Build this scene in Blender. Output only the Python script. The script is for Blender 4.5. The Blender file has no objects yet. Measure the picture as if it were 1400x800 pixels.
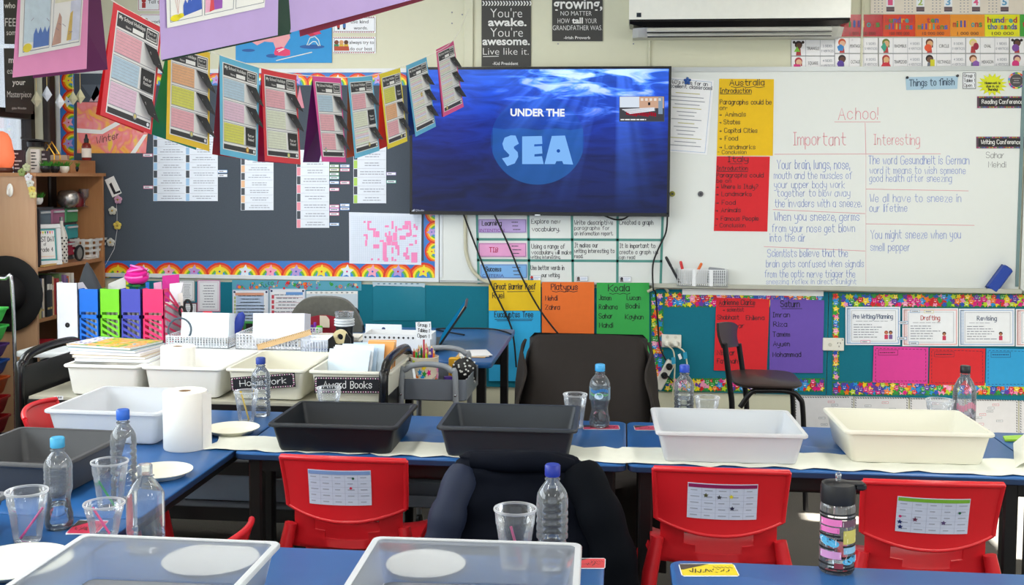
import bpy, math, random
from mathutils import Vector, Matrix, Euler
random.seed(7)
R = math.radians
PI = math.pi
SC = bpy.context.scene
COL = SC.collection

# ---------------------------------------------------------------- camera
FPX, PPY = 1495.0, 331.0
EYE = Vector((0, 0, 1.52))
YAW, PITCH, ROLL = math.atan(152/1495.0), 0.061, 0.006
RM = Matrix.Rotation(YAW, 3, 'Z') @ Matrix.Rotation(PI/2-PITCH, 3, 'X') @ Matrix.Rotation(ROLL, 3, 'Z')
cam = bpy.data.cameras.new('camera')
camo = bpy.data.objects.new('camera', cam)
COL.objects.link(camo)
camo.location = EYE
camo.rotation_euler = RM.to_euler()
cam.sensor_width = 36.0
cam.lens = FPX/1400*36
cam.shift_y = -(400-PPY)/1400
cam.clip_start = .02
SC.camera = camo

# ---------------------------------------------------------------- light and exposure
SC.view_settings.view_transform = 'Standard'
SC.view_settings.look = 'None'
SC.view_settings.gamma = 1.0
SC.view_settings.use_curve_mapping = False
SC.view_settings.exposure = -0.08
SC.cycles.transparent_max_bounces = 24
SC.cycles.max_bounces = 10
SC.cycles.sample_clamp_indirect = 6.0
SC.cycles.caustics_reflective = False
SC.cycles.caustics_refractive = False
wd = bpy.data.worlds.new('daylight'); SC.world = wd; wd.use_nodes = True
bg = wd.node_tree.nodes['Background']
bg.inputs[0].default_value = (0.86, 0.93, 1.0, 1)
bg.inputs[1].default_value = 1.7

def area(name, loc, rot, sx, sy, watts, col):
    l = bpy.data.lights.new(name, 'AREA'); l.shape = 'RECTANGLE'; l.size = sx; l.size_y = sy
    l.energy = watts; l.color = col
    o = bpy.data.objects.new(name, l); COL.objects.link(o); o.location = loc; o.rotation_euler = rot
    return o
def sun_light(energy, d, ang):
    l = bpy.data.lights.new('sun', 'SUN'); l.energy = energy; l.angle = R(ang); l.color = (1, .95, .86)
    o = bpy.data.objects.new('sun', l); COL.objects.link(o)
    o.rotation_euler = Vector(d).to_track_quat('-Z', 'Y').to_euler(); o.location = (6, 4, 5)
sun_light(120.0, (-.86, .10, -.50), .6)
# area lamps standing in for side-window daylight, and unseen ceiling lamps added for brightness
area('window_daylight', (-3.17, 2.2, 1.75), (0, R(-90), 0), 1.2, 4.6, 110, (.86, .94, 1))
area('window_daylight', (3.52, 1.2, 1.75), (0, R(90), 0), 1.2, 5.0, 60, (.95, .97, 1))
for ly in (-.6, 1.9, 4.3):
    for lx in (-1.5, 1.4):
        area('ceiling_fitting', (lx, ly, 2.66), (0, 0, 0), .3, 1.3, 23, (1, .97, .90))

# ---------------------------------------------------------------- points of the place from pixels of the frame
WY = 6.0
def ray(x, y): return RM @ Vector(((x-700)/FPX, -(y-PPY)/FPX, -1.0))
def DP(x, y, Yv): d = ray(x, y); return EYE + d*(Yv/d.y)
def HP(x, y, z): d = ray(x, y); return EYE + d*((z-EYE.z)/d.z)
def XP(x, y, X): d = ray(x, y); return EYE + d*(X/d.x)
def wall(x, y, l=0.0): p = DP(x, y, WY); p.y -= l; return p
def quadmap(a, b, c, d):
    a, b, c, d = map(Vector, (a, b, c, d))
    n = (b-a).cross(d-a).normalized()
    if n.y > 0 and abs(n.y) > .05 or (abs(n.y) <= .05 and n.z < 0): n = -n
    def mp(u, v, l=0.0):
        return a*(1-u)*(1-v) + b*u*(1-v) + c*u*v + d*(1-u)*v + n*l
    return mp

# ---------------------------------------------------------------- materials
def lin(h):
    h = h.lstrip('#'); o = []
    for i in (0, 2, 4):
        c = int(h[i:i+2], 16)/255
        o.append(c/12.92 if c <= .04045 else ((c+.055)/1.055)**2.4)
    return (o[0], o[1], o[2], 1)
MC = {}
def M(h, rough=.55, metal=0.0, var=.05, scale=30.0, bump=0.0, spec=.4, sheen=0.0):
    k = (h, rough, metal, var, scale, bump, spec, sheen)
    if k in MC: return MC[k]
    m = bpy.data.materials.new('surface_%d' % len(MC)); m.use_nodes = True; nt = m.node_tree; b = nt.nodes['Principled BSDF']
    c = lin(h); b.inputs['Roughness'].default_value = rough; b.inputs['Metallic'].default_value = metal
    b.inputs['Specular IOR Level'].default_value = spec
    if sheen: b.inputs['Sheen Weight'].default_value = sheen
    tc = nt.nodes.new('ShaderNodeTexCoord'); no = nt.nodes.new('ShaderNodeTexNoise'); no.inputs['Scale'].default_value = scale
    no.inputs['Detail'].default_value = 3
    nt.links.new(tc.outputs['Object'], no.inputs['Vector'])
    mx = nt.nodes.new('ShaderNodeMix'); mx.data_type = 'RGBA'
    mx.inputs[6].default_value = tuple(x*(1-var) for x in c[:3])+(1,); mx.inputs[7].default_value = tuple(min(1, x*(1+var)) for x in c[:3])+(1,)
    nt.links.new(no.outputs['Fac'], mx.inputs[0]); nt.links.new(mx.outputs[2], b.inputs['Base Color'])
    if bump:
        bp = nt.nodes.new('ShaderNodeBump'); bp.inputs['Strength'].default_value = bump; bp.inputs['Distance'].default_value = .01
        nt.links.new(no.outputs['Fac'], bp.inputs['Height']); nt.links.new(bp.outputs['Normal'], b.inputs['Normal'])
    MC[k] = m
    return m
def node_mat(name):
    m = bpy.data.materials.new(name); m.use_nodes = True; nt = m.node_tree
    nt.nodes.clear(); out = nt.nodes.new('ShaderNodeOutputMaterial')
    return m, nt, out
def N(nt, t, **kw):
    n = nt.nodes.new(t)
    for k, v in kw.items(): setattr(n, k, v)
    return n
def clear_mat(name, tint, refl=.9, body=.0, bodycol=(1, 1, 1, 1)):
    """thin clear plastic: see-through with edge reflections, a little milkiness"""
    m, nt, out = node_mat(name)
    t = N(nt, 'ShaderNodeBsdfTransparent'); t.inputs[0].default_value = tint
    g = N(nt, 'ShaderNodeBsdfGlossy'); g.inputs['Roughness'].default_value = .04
    lw = N(nt, 'ShaderNodeLayerWeight'); lw.inputs['Blend'].default_value = .38
    mu = N(nt, 'ShaderNodeMath', operation='MULTIPLY'); mu.inputs[1].default_value = refl
    nt.links.new(lw.outputs['Fresnel'], mu.inputs[0])
    mx = N(nt, 'ShaderNodeMixShader'); nt.links.new(mu.outputs[0], mx.inputs[0])
    nt.links.new(t.outputs[0], mx.inputs[1]); nt.links.new(g.outputs[0], mx.inputs[2])
    last = mx
    if body:
        d = N(nt, 'ShaderNodeBsdfDiffuse'); d.inputs[0].default_value = bodycol
        tl = N(nt, 'ShaderNodeBsdfTranslucent'); tl.inputs[0].default_value = bodycol
        m2 = N(nt, 'ShaderNodeMixShader'); m2.inputs[0].default_value = .5
        nt.links.new(d.outputs[0], m2.inputs[1]); nt.links.new(tl.outputs[0], m2.inputs[2])
        m3 = N(nt, 'ShaderNodeMixShader')
        f2 = N(nt, 'ShaderNodeMath', operation='MULTIPLY_ADD'); f2.inputs[1].default_value = body*1.6; f2.inputs[2].default_value = body*.7
        nt.links.new(lw.outputs['Facing'], f2.inputs[0]); nt.links.new(f2.outputs[0], m3.inputs[0])
        nt.links.new(mx.outputs[0], m3.inputs[1]); nt.links.new(m2.outputs[0], m3.inputs[2]); last = m3
    nt.links.new(last.outputs[0], out.inputs[0])
    return m
def frosted_mat(name, col, see, rough=.32, trans=.45):
    """milky translucent plastic: diffuse and translucent body, blurred see-through"""
    m, nt, out = node_mat(name)
    d = N(nt, 'ShaderNodeBsdfDiffuse'); d.inputs[0].default_value = col
    tl = N(nt, 'ShaderNodeBsdfTranslucent'); tl.inputs[0].default_value = col
    a = N(nt, 'ShaderNodeMixShader'); a.inputs[0].default_value = trans
    nt.links.new(d.outputs[0], a.inputs[1]); nt.links.new(tl.outputs[0], a.inputs[2])
    rf = N(nt, 'ShaderNodeBsdfRefraction'); rf.inputs['Roughness'].default_value = rough; rf.inputs['IOR'].default_value = 1.12
    rf.inputs[0].default_value = (.97, .98, 1, 1)
    b = N(nt, 'ShaderNodeMixShader'); b.inputs[0].default_value = see
    nt.links.new(a.outputs[0], b.inputs[1]); nt.links.new(rf.outputs[0], b.inputs[2])
    g = N(nt, 'ShaderNodeBsdfGlossy'); g.inputs['Roughness'].default_value = .3
    lw = N(nt, 'ShaderNodeLayerWeight'); lw.inputs['Blend'].default_value = .15
    c = N(nt, 'ShaderNodeMixShader'); nt.links.new(lw.outputs['Fresnel'], c.inputs[0])
    nt.links.new(b.outputs[0], c.inputs[1]); nt.links.new(g.outputs[0], c.inputs[2])
    nt.links.new(c.outputs[0], out.inputs[0])
    return m
def glow_mat(name, col, s):
    m, nt, out = node_mat(name); e = N(nt, 'ShaderNodeEmission'); e.inputs[0].default_value = col; e.inputs[1].default_value = s
    nt.links.new(e.outputs[0], out.inputs[0]); return m
def mottled(name, cols, scale, rough=.6, dist=.4):
    """patchy several-coloured surface (paintings, printed covers)"""
    m = bpy.data.materials.new(name); m.use_nodes = True; nt = m.node_tree; b = nt.nodes['Principled BSDF']
    b.inputs['Roughness'].default_value = rough
    tc = N(nt, 'ShaderNodeTexCoord'); no = N(nt, 'ShaderNodeTexNoise'); no.inputs['Scale'].default_value = scale; no.inputs['Distortion'].default_value = dist
    nt.links.new(tc.outputs['Object'], no.inputs['Vector'])
    cr = N(nt, 'ShaderNodeValToRGB'); el = cr.color_ramp.elements
    n = len(cols)
    for i, c in enumerate(cols):
        p = .3 + .4*i/(n-1)
        if i < 2: e = el[i]; e.position = p
        else: e = el.new(p)
        e.color = lin(c)
    nt.links.new(no.outputs['Fac'], cr.inputs[0]); nt.links.new(cr.outputs[0], b.inputs['Base Color'])
    return m
def wood(name, a, b_, scale=6.0, rough=.45):
    m = bpy.data.materials.new(name); m.use_nodes = True; nt = m.node_tree; b = nt.nodes['Principled BSDF']; b.inputs['Roughness'].default_value = rough
    tc = N(nt, 'ShaderNodeTexCoord'); mp = N(nt, 'ShaderNodeMapping'); mp.inputs['Scale'].default_value = (9, 9, .9)
    no = N(nt, 'ShaderNodeTexNoise'); no.inputs['Scale'].default_value = scale; no.inputs['Detail'].default_value = 5; no.inputs['Distortion'].default_value = .6
    mx = N(nt, 'ShaderNodeMix', data_type='RGBA'); mx.inputs[6].default_value = lin(a); mx.inputs[7].default_value = lin(b_)
    nt.links.new(tc.outputs['Object'], mp.inputs[0]); nt.links.new(mp.outputs[0], no.inputs['Vector']); nt.links.new(no.outputs['Fac'], mx.inputs[0])
    nt.links.new(mx.outputs[2], b.inputs['Base Color']); return m

# ---------------------------------------------------------------- mesh building
class MB:
    def __init__(s): s.v = []; s.f = []; s.mi = []; s.mats = []
    def slot(s, m):
        if m not in s.mats: s.mats.append(m)
        return s.mats.index(m)
    def add(s, vs, fs, m):
        o = len(s.v); s.v.extend(Vector(v) for v in vs); k = s.slot(m)
        for f in fs: s.f.append([i+o for i in f]); s.mi.append(k)
    def box(s, c, size, m, rot=None, bev=0.0):
        x, y, z = (d/2 for d in size)
        if bev:
            b = min(bev, x*.9, y*.9, z*.9); vs = []
            ring = lambda X, Y, Z: [(-X, -Y+b, Z), (-X+b, -Y, Z), (X-b, -Y, Z), (X, -Y+b, Z), (X, Y-b, Z), (X-b, Y, Z), (-X+b, Y, Z), (-X, Y-b, Z)]
            rings = [ring(x-b, y-b, -z), ring(x, y, -z+b), ring(x, y, z-b), ring(x-b, y-b, z)]
            # end rings shrink towards the centre so every edge is chamfered
            for r in rings: vs += r
            fs = [[8*k+i, 8*k+(i+1) % 8, 8*k+8+(i+1) % 8, 8*k+8+i] for k in range(3) for i in range(8)]
            fs += [list(range(7, -1, -1)), list(range(24, 32))]
        else:
            vs = [(a*x, b_*y, c_*z) for a in (-1, 1) for b_ in (-1, 1) for c_ in (-1, 1)]
            fs = [[0, 1, 3, 2], [4, 6, 7, 5], [0, 4, 5, 1], [2, 3, 7, 6], [0, 2, 6, 4], [1, 5, 7, 3]]
        vs = [Vector(v) for v in vs]
        if rot is not None:
            q = Euler(rot).to_matrix(); vs = [q @ v for v in vs]
        c = Vector(c); s.add([v+c for v in vs], fs, m)
    def loft(s, rings, m, cap0=True, cap1=True, closed=True):
        n = len(rings[0]); vs = [p for r in rings for p in r]; fs = []
        for k in range(len(rings)-1):
            for i in range(n if closed else n-1):
                j = (i+1) % n; fs.append([k*n+i, k*n+j, k*n+n+j, k*n+n+i])
        if cap0: fs.append(list(range(n-1, -1, -1)))
        if cap1: fs.append([(len(rings)-1)*n+i for i in range(n)])
        s.add(vs, fs, m)
    def lathe(s, prof, m, c=(0, 0, 0), n=24, cap0=False, cap1=False, rot=None):
        c = Vector(c); q = Euler(rot).to_matrix() if rot else None; rings = []
        for r, z in prof:
            ring = []
            for i in range(n):
                v = Vector((r*math.cos(2*PI*i/n), r*math.sin(2*PI*i/n), z))
                ring.append((q @ v if q else v)+c)
            rings.append(ring)
        s.loft(rings, m, cap0, cap1)
    def tube(s, pts, r, m, n=8, rad=None, cap=True):
        pts = [Vector(p) for p in pts]; rings = []; up = None
        for i, p in enumerate(pts):
            t = (pts[min(i+1, len(pts)-1)]-pts[max(i-1, 0)]).normalized()
            if up is None: up = Vector((0, 0, 1)) if abs(t.z) < .9 else Vector((1, 0, 0))
            a = t.cross(up)
            if a.length < 1e-5: a = t.orthogonal()
            a.normalize(); b = a.cross(t).normalized(); up = b
            rr = rad[i] if rad else r
            rings.append([p+a*rr*math.cos(2*PI*k/n)+b*rr*math.sin(2*PI*k/n) for k in range(n)])
        s.loft(rings, m, cap, cap)
    def surf(s, G, th, m, hole=None):
        """grid of points -> sheet of thickness th (second face along minus the normal)"""
        nu, nv = len(G), len(G[0]); vs = []; bs = []
        for i in range(nu):
            for j in range(nv):
                a = Vector(G[min(i+1, nu-1)][j])-Vector(G[max(i-1, 0)][j]); b = Vector(G[i][min(j+1, nv-1)])-Vector(G[i][max(j-1, 0)])
                nn = a.cross(b); nn = nn.normalized() if nn.length > 1e-9 else Vector((0, 0, 1))
                vs.append(Vector(G[i][j])); bs.append(Vector(G[i][j])-nn*th)
        fs = []; K = nu*nv; ok = lambda i, j: 0 <= i < nu-1 and 0 <= j < nv-1 and not (hole and hole(i, j))
        for i in range(nu-1):
            for j in range(nv-1):
                if not ok(i, j): continue
                a, b, c, d = i*nv+j, (i+1)*nv+j, (i+1)*nv+j+1, i*nv+j+1
                fs.append([a, b, c, d]); fs.append([K+d, K+c, K+b, K+a])
                if not ok(i, j-1): fs.append([b, a, K+a, K+b])
                if not ok(i, j+1): fs.append([d, c, K+c, K+d])
                if not ok(i-1, j): fs.append([a, d, K+d, K+a])
                if not ok(i+1, j): fs.append([c, b, K+b, K+c])
        s.add(vs+bs, fs, m)
    def ball(s, c, r, m, n=12, k=8, sq=(1, 1, 1)):
        c = Vector(c); rings = []
        for j in range(k+1):
            a = -PI/2+PI*j/k; rr = max(math.cos(a), .02)
            rings.append([c+Vector((r*sq[0]*rr*math.cos(2*PI*i/n), r*sq[1]*rr*math.sin(2*PI*i/n), r*sq[2]*math.sin(a))) for i in range(n)])
        s.loft(rings, m)
    def build(s, name, parent=None, off=(0, 0, 0), smooth=35):
        off = Vector(off)
        me = bpy.data.meshes.new(name); me.from_pydata([tuple(v-off) for v in s.v], [], s.f)
        for m in s.mats: me.materials.append(m)
        me.polygons.foreach_set('material_index', s.mi)
        if smooth:
            me.polygons.foreach_set('use_smooth', [True]*len(s.f)); me.set_sharp_from_angle(angle=R(smooth))
        me.update()
        o = bpy.data.objects.new(name, me); COL.objects.link(o)
        if parent: o.parent = parent
        else: o.location = off
        return o
def tag(o, label=None, cat=None, group=None, kind=None):
    if label: o['label'] = label
    if cat: o['category'] = cat
    if group: o['group'] = group
    if kind: o['kind'] = kind
    return o
def thing(name, label, cat, loc=(0, 0, 0), rz=0.0, group=None):
    o = bpy.data.objects.new(name, None); COL.objects.link(o); o.empty_display_size = .05
    o.location = loc; o.rotation_euler = (0, 0, rz)
    return tag(o, label, cat, group)
def struct(name, mb, smooth=0):
    return tag(mb.build(name, smooth=smooth), kind='structure')
def dup(root, loc, rz, label, group=None):
    r = root.copy(); COL.objects.link(r); r.location = loc; r.rotation_euler = (0, 0, rz); r['label'] = label
    if group: r['group'] = group
    for ch in list(root.children):
        c = ch.copy(); COL.objects.link(c); c.parent = r
        for g in list(ch.children):
            d = g.copy(); COL.objects.link(d); d.parent = c
    return r
def rrect(w, d, r, z, n=4, c=(0, 0)):
    out = []
    for cx, cy, a0 in ((w/2-r, d/2-r, 0), (-w/2+r, d/2-r, 90), (-w/2+r, -d/2+r, 180), (w/2-r, -d/2+r, 270)):
        for i in range(n+1):
            a = R(a0+90*i/n); out.append(Vector((c[0]+cx+r*math.cos(a), c[1]+cy+r*math.sin(a), z)))
    return out
def smooth_path(pts, n=6):
    pts = [Vector(p) for p in pts]; P = [pts[0]]+pts+[pts[-1]]; out = []
    for i in range(1, len(P)-2):
        a, b, c, d = P[i-1], P[i], P[i+1], P[i+2]
        for k in range(n):
            t = k/n; out.append(.5*((2*b)+(c-a)*t+(2*a-5*b+4*c-d)*t*t+(3*b-a-3*c+d)*t*t*t))
    out.append(pts[-1]); return out

# ---------------------------------------------------------------- lettering and print on flat things
def strokes(t): return [[(int(p[0]), {'a': -1, 'b': -2}.get(p[1], 0) if p[1] in 'ab' else int(p[1])) for p in st.split()] for st in t.split('|')]
GL = {}
for ln in """a 34 14 03 01 10 20 31|34 30
b 06 00|03 14 24 33 31 20 10 01
c 33 24 14 03 01 10 20 31
d 36 30|33 24 14 03 01 10 20 31
e 02 32 33 24 14 03 01 10 20 31
f 36 26 15 10|04 24
g 34 14 03 01 10 20 31|34 3a 2b 0b
h 06 00|02 14 24 33 30
i 04 00|05 06
j 24 2a 1b 0b|25 26
k 06 00|34 02 30
l 06 00
m 04 00|03 14 23 20|23 34 43 40
n 04 00|03 14 24 33 30
o 14 03 01 10 20 31 33 24 14
p 04 0b|03 14 24 33 31 20 10 01
q 34 14 03 01 10 20 31|34 3b
r 04 00|02 14 24
s 33 24 14 03 12 22 31 20 10 01
t 16 11 20 30|04 34
u 04 01 10 20 31|34 30
v 04 20 44
w 04 10 23 30 44
x 04 30|34 00
y 04 02 11 31|34 3a 2b 0b
z 04 34 00 30
A 00 26 40|12 32
B 00 06 26 35 34 23 03|23 32 31 20 00
C 45 36 16 05 01 10 30 41
D 00 06 26 44 42 20 00
E 36 06 00 30|03 23
F 36 06 00|03 23
G 45 36 16 05 01 10 30 41 43 23
H 06 00|46 40|03 43
I 06 26|16 10|00 20
J 36 31 20 10 01
K 06 00|46 03 40
L 06 00 30
M 00 06 22 46 40
N 00 06 40 46
O 16 05 01 10 30 41 45 36 16
P 00 06 26 35 34 23 03
Q 16 05 01 10 30 41 45 36 16|21 40
R 00 06 26 35 34 23 03|13 40
S 45 36 16 05 04 13 33 42 41 30 10 01
T 06 46|26 20
U 06 01 10 30 41 46
V 06 20 46
W 06 10 23 30 46
X 06 40|46 00
Y 06 23 46|23 20
Z 06 46 00 40
0 16 05 01 10 20 31 35 26 16
1 05 16 10
2 05 16 26 35 34 00 30
3 06 36 13 23 32 31 20 10 01
4 26 02 32|25 20
5 36 06 04 24 33 31 20 00
6 26 05 01 10 20 31 32 23 02
7 06 36 10
8 13 04 05 16 26 35 34 23 13 02 01 10 20 31 32 23
9 33 13 04 05 16 26 35 31 20
. 00 01
, 01 0a
! 06 02|00 01
' 06 05
- 03 23
? 05 16 26 35 34 13 12|10 11
/ 00 36
> 02 32|23 32 21""".split('\n'):
    GL[ln[0]] = strokes(ln[2:])
def hand_layout(s):
    x = 0; out = []
    for ch in s:
        if ch == ' ': x += 3; continue
        g = GL.get(ch) or GL['-']; w = max(p[0] for st in g for p in st)
        for st in g: out.append([(p[0]+x, p[1]) for p in st])
        x += w+1.3
    return out, max(x-1.3, 1)
def hand(mb, mp, s, x0, x1, y, h, m, l, w=.13, y1=None, wob=.25):
    """pen-stroke writing: baseline from (x0,y) to (x1,y1) in map units, capitals h map units tall, pen width w*h"""
    sts, W = hand_layout(s); y1 = y if y1 is None else y1; sx = (x1-x0)/W; sy = h/6
    O = mp(x0, y, l); ux = (mp(x1, y1, l)-O); ux = ux/W; uy = (mp(x0, y-h, l)-O)/6
    pw = w*uy.length*6/2; ex = ux.normalized(); ey = uy.normalized()
    for st in sts:
        jx, jy = random.uniform(-wob, wob), random.uniform(-wob, wob)
        P = [O+ux*(a+jx)+uy*(b+jy) for a, b in st]; vs = []; fs = []
        n = len(P)
        for i, p in enumerate(P):
            t = (P[min(i+1, n-1)]-P[max(i-1, 0)]).normalized()
            side = (ey*t.dot(ex)-ex*t.dot(ey))*pw
            e = t*pw*.7*(-1 if i == 0 else (1 if i == n-1 else 0))
            vs += [p+e+side, p+e-side]
            if i: fs.append([2*i-2, 2*i-1, 2*i+1, 2*i])
        mb.add(vs, fs, m)
FT = {}
def font_mesh(s, bold):
    k = (s, bold)
    if k not in FT:
        cu = bpy.data.curves.new('f', 'FONT'); cu.body = s; cu.offset = bold; cu.resolution_u = 3; cu.size = 1
        ob = bpy.data.objects.new('f', cu); me = bpy.data.meshes.new_from_object(ob)
        vs = [(v.co.x, v.co.y) for v in me.vertices]; fs = [list(p.vertices) for p in me.polygons]
        xs = [v[0] for v in vs] or [0, 1]; x0 = min(xs); W = (max(xs)-x0) or 1
        FT[k] = ([(a-x0, b) for a, b in vs], fs, W)
        bpy.data.objects.remove(ob); bpy.data.curves.remove(cu); bpy.data.meshes.remove(me)
    return FT[k]
def bold(mb, mp, s, x0, x1, y, h, m, l, b=.0, y1=None):
    """printed lettering: capitals h map units tall"""
    vs, fs, W = font_mesh(s, b); y1 = y if y1 is None else y1
    O = mp(x0, y, l); ux = (mp(x1, y1, l)-O)/W; uy = (mp(x0, y-h, l)-O)/.73
    mb.add([O+ux*a+uy*c for a, c in vs], fs, m)
def poly(mb, mp, pts, m, l): mb.add([mp(x, y, l) for x, y in pts], [list(range(len(pts)))], m)
def rect(mb, mp, x0, y0, x1, y1, m, l): poly(mb, mp, [(x0, y0), (x1, y0), (x1, y1), (x0, y1)], m, l)
def disc(mb, mp, x, y, rx, m, l, ry=None, n=20, a0=0, a1=360):
    ry = ry or rx
    poly(mb, mp, [(x+rx*math.cos(R(a0+(a1-a0)*i/n)), y-ry*math.sin(R(a0+(a1-a0)*i/n))) for i in range(n if a1-a0 == 360 else n+1)], m, l)
def star(mb, mp, x, y, r, m, l, a=0.0, k=.5, n=5, ry=None):
    ry = ry or r; c = mp(x, y, l)
    vs = [mp(x+(r if i % 2 == 0 else r*k)*math.sin(a+PI*i/n), y-(ry if i % 2 == 0 else ry*k)*math.cos(a+PI*i/n), l) for i in range(2*n)]
    mb.add([c]+vs, [[0, 1+i, 1+(i+1) % (2*n)] for i in range(2*n)], m)
def arc(mb, mp, x, y, r0, r1, a0, a1, m, l, n=10):
    vs = []; fs = []
    for i in range(n+1):
        a = R(a0+(a1-a0)*i/n)
        vs += [mp(x+r0*math.cos(a), y-r0*math.sin(a), l), mp(x+r1*math.cos(a), y-r1*math.sin(a), l)]
        if i: fs.append([2*i-2, 2*i-1, 2*i+1, 2*i])
    mb.add(vs, fs, m)
def line(mb, mp, x0, y0, x1, y1, w, m, l):
    dx, dy = x1-x0, y1-y0; L = math.hypot(dx, dy) or 1; px, py = -dy/L*w/2, dx/L*w/2
    poly(mb, mp, [(x0+px, y0+py), (x1+px, y1+py), (x1-px, y1-py), (x0-px, y0-py)], m, l)
def outline(mb, mp, x0, y0, x1, y1, w, m, l):
    rect(mb, mp, x0, y0, x1, y0+w, m, l); rect(mb, mp, x0, y1-w, x1, y1, m, l)
    rect(mb, mp, x0, y0+w, x0+w, y1-w, m, l); rect(mb, mp, x1-w, y0+w, x1, y1-w, m, l)
def fine_print(mb, mp, x0, y0, x1, y1, n, m, l, th=.3, ctr=False):
    """rows of illegible small print"""
    dy = (y1-y0)/n
    for i in range(n):
        y = y0+dy*(i+.5); L = (x1-x0)*random.uniform(.55, 1); x = x0+((x1-x0-L)/2 if ctr else 0); e = x+L
        while x < e:
            w = min((x1-x0)*random.uniform(.06, .2), e-x); rect(mb, mp, x, y-dy*th/2, x+w, y+dy*th/2, m, l); x += w+(x1-x0)*.025
class Flat:
    """a sheet, card or sign: one mesh with its print, its lettering a child"""
    def __init__(s, name, label, cat, pts, m, lift=.003, th=.001, group=None, mp=wall):
        if len(pts) == 4 and not hasattr(pts[0], '__len__'):
            x0, y0, x1, y1 = pts; pts = [(x0, y0), (x1, y0), (x1, y1), (x0, y1)]
        s.mp = mp; s.b = MB(); s.t = MB(); s.L = lift+th; s.a = (name, label, cat, group); n = len(pts)
        F = [mp(x, y, lift+th) for x, y in pts]; B = [mp(x, y, lift) for x, y in pts]
        s.c = sum(B, Vector())/n
        s.b.add(F+B, [list(range(n)), list(range(2*n-1, n-1, -1))]+[[i, (i+1) % n, n+(i+1) % n, n+i] for i in range(n)], m)
    def l(s, k): return s.L+k*.0004
    def rect(s, x0, y0, x1, y1, m, k=1): rect(s.b, s.mp, x0, y0, x1, y1, m, s.l(k))
    def poly(s, pts, m, k=1): poly(s.b, s.mp, pts, m, s.l(k))
    def disc(s, x, y, r, m, k=1, ry=None, **kw): disc(s.b, s.mp, x, y, r, m, s.l(k), ry, **kw)
    def star(s, x, y, r, m, k=1, **kw): star(s.b, s.mp, x, y, r, m, s.l(k), **kw)
    def arc(s, x, y, r0, r1, a0, a1, m, k=1): arc(s.b, s.mp, x, y, r0, r1, a0, a1, m, s.l(k))
    def line(s, x0, y0, x1, y1, w, m, k=1): line(s.b, s.mp, x0, y0, x1, y1, w, m, s.l(k))
    def outline(s, x0, y0, x1, y1, w, m, k=1): outline(s.b, s.mp, x0, y0, x1, y1, w, m, s.l(k))
    def print(s, x0, y0, x1, y1, n, m, k=2, **kw): fine_print(s.b, s.mp, x0, y0, x1, y1, n, m, s.l(k), **kw)
    def hand(s, t, x0, x1, y, h, m, k=3, **kw): hand(s.t, s.mp, t, x0, x1, y, h, m, s.l(k), **kw)
    def bold(s, t, x0, x1, y, h, m, k=3, **kw): bold(s.t, s.mp, t, x0, x1, y, h, m, s.l(k), **kw)
    def done(s):
        n, lab, cat, g = s.a
        o = tag(s.b.build(n, None, s.c, 0), lab, cat, g)
        if s.t.v: s.t.build('lettering', o, s.c, 0)
        return o

WHITE = M('f2f2f0', .5); PAPER = M('eeeff2', .7); INK = M('26262b', .6); GREYINK = M('8b8f9c', .7); LAM = M('eef1f6', .22)
BLACK = M('161618', .45); CREAM = M('dcdcc4', .6)

# ================================================================ THE ROOM
WALLC = M('d6d5bd', .6, var=.02); DARKWOOD = M('2a211d', .45)
XL, XR, YB, ZC = -3.25, 3.6, -3.0, 2.75
b = MB(); b.box(((XL+XR)/2, 1.5, -.05), (XR-XL+.2, 9.2, .1), M('5f5c57', .95, var=.35, scale=260, bump=.5, spec=.1)); struct('floor', b)
b = MB(); b.box(((XL+XR)/2, 1.5, ZC+.05), (XR-XL+.2, 9.2, .1), M('e8e6dc', .8)); struct('ceiling', b)
b = MB(); b.box(((XL+XR)/2, WY+.0615, ZC/2), (XR-XL+.24, .12, ZC+.2), WALLC); struct('wall_front', b)
def wall_with_holes(X, t, holes, mat):
    """side wall at X, holes as (y0,y1,z0,z1) sharing a tiling in y"""
    b = MB(); y = YB
    for y0, y1, *zz in sorted(holes):
        if y0 > y: b.box((X, (y+y0)/2, ZC/2), (t, y0-y, ZC), mat)
        zs = [0]+zz+[ZC]
        for a, c in zip(zs[::2], zs[1::2]): b.box((X, (y0+y1)/2, (a+c)/2), (t, y1-y0, c-a), mat)
        y = y1
    b.box((X, (y+WY)/2, ZC/2), (t, WY-y, ZC), mat)
    return b
struct('wall_left', wall_with_holes(XL-.06, .12, [(2.4, 5.87, 1.2, 2.5)], WALLC))
struct('wall_right', wall_with_holes(XR+.06, .12, [(4.2, 4.54, .66, 1.27), (4.54, 4.66, .66, 1.27, 1.45, 1.68), (4.66, 5.75, .66, 1.27)], WALLC))
GLASS = clear_mat('window_glass', (.96, .98, 1, 1), .6)
wf = thing('window_1', 'dark timber window in the left wall above the bookcase', 'window'); wf['kind'] = 'structure'
b = MB()
for z, h in ((1.22, .05), (1.84, .05), (2.48, .05)): b.box((XL-.075, 4.135, z), (.06, 3.47, h), DARKWOOD)
for y in (2.43, 3.5, 4.6, 5.85): b.box((XL-.075, y, 1.85), (.06, .04, 1.3), DARKWOOD)
b.build('frame', wf)
b = MB(); b.box((XL-.075, 4.135, 1.85), (.006, 3.43, 1.26), GLASS); b.build('glass', wf)
b = MB(); b.box((XL+.02, 5.905, 1.95), (.04, .075, 1.3), DARKWOOD, bev=.008); struct('trim_1', b)
wf = thing('window_2', 'window in the right wall letting sunlight onto the carpet', 'window'); wf['kind'] = 'structure'
b = MB()
for z in (.68, 1.25): b.box((XR+.05, 4.98, z), (.07, 1.55, .03), DARKWOOD)
for y in (4.215, 5.735): b.box((XR+.05, y, .965), (.07, .03, .6), DARKWOOD)
b.build('frame', wf)
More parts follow.
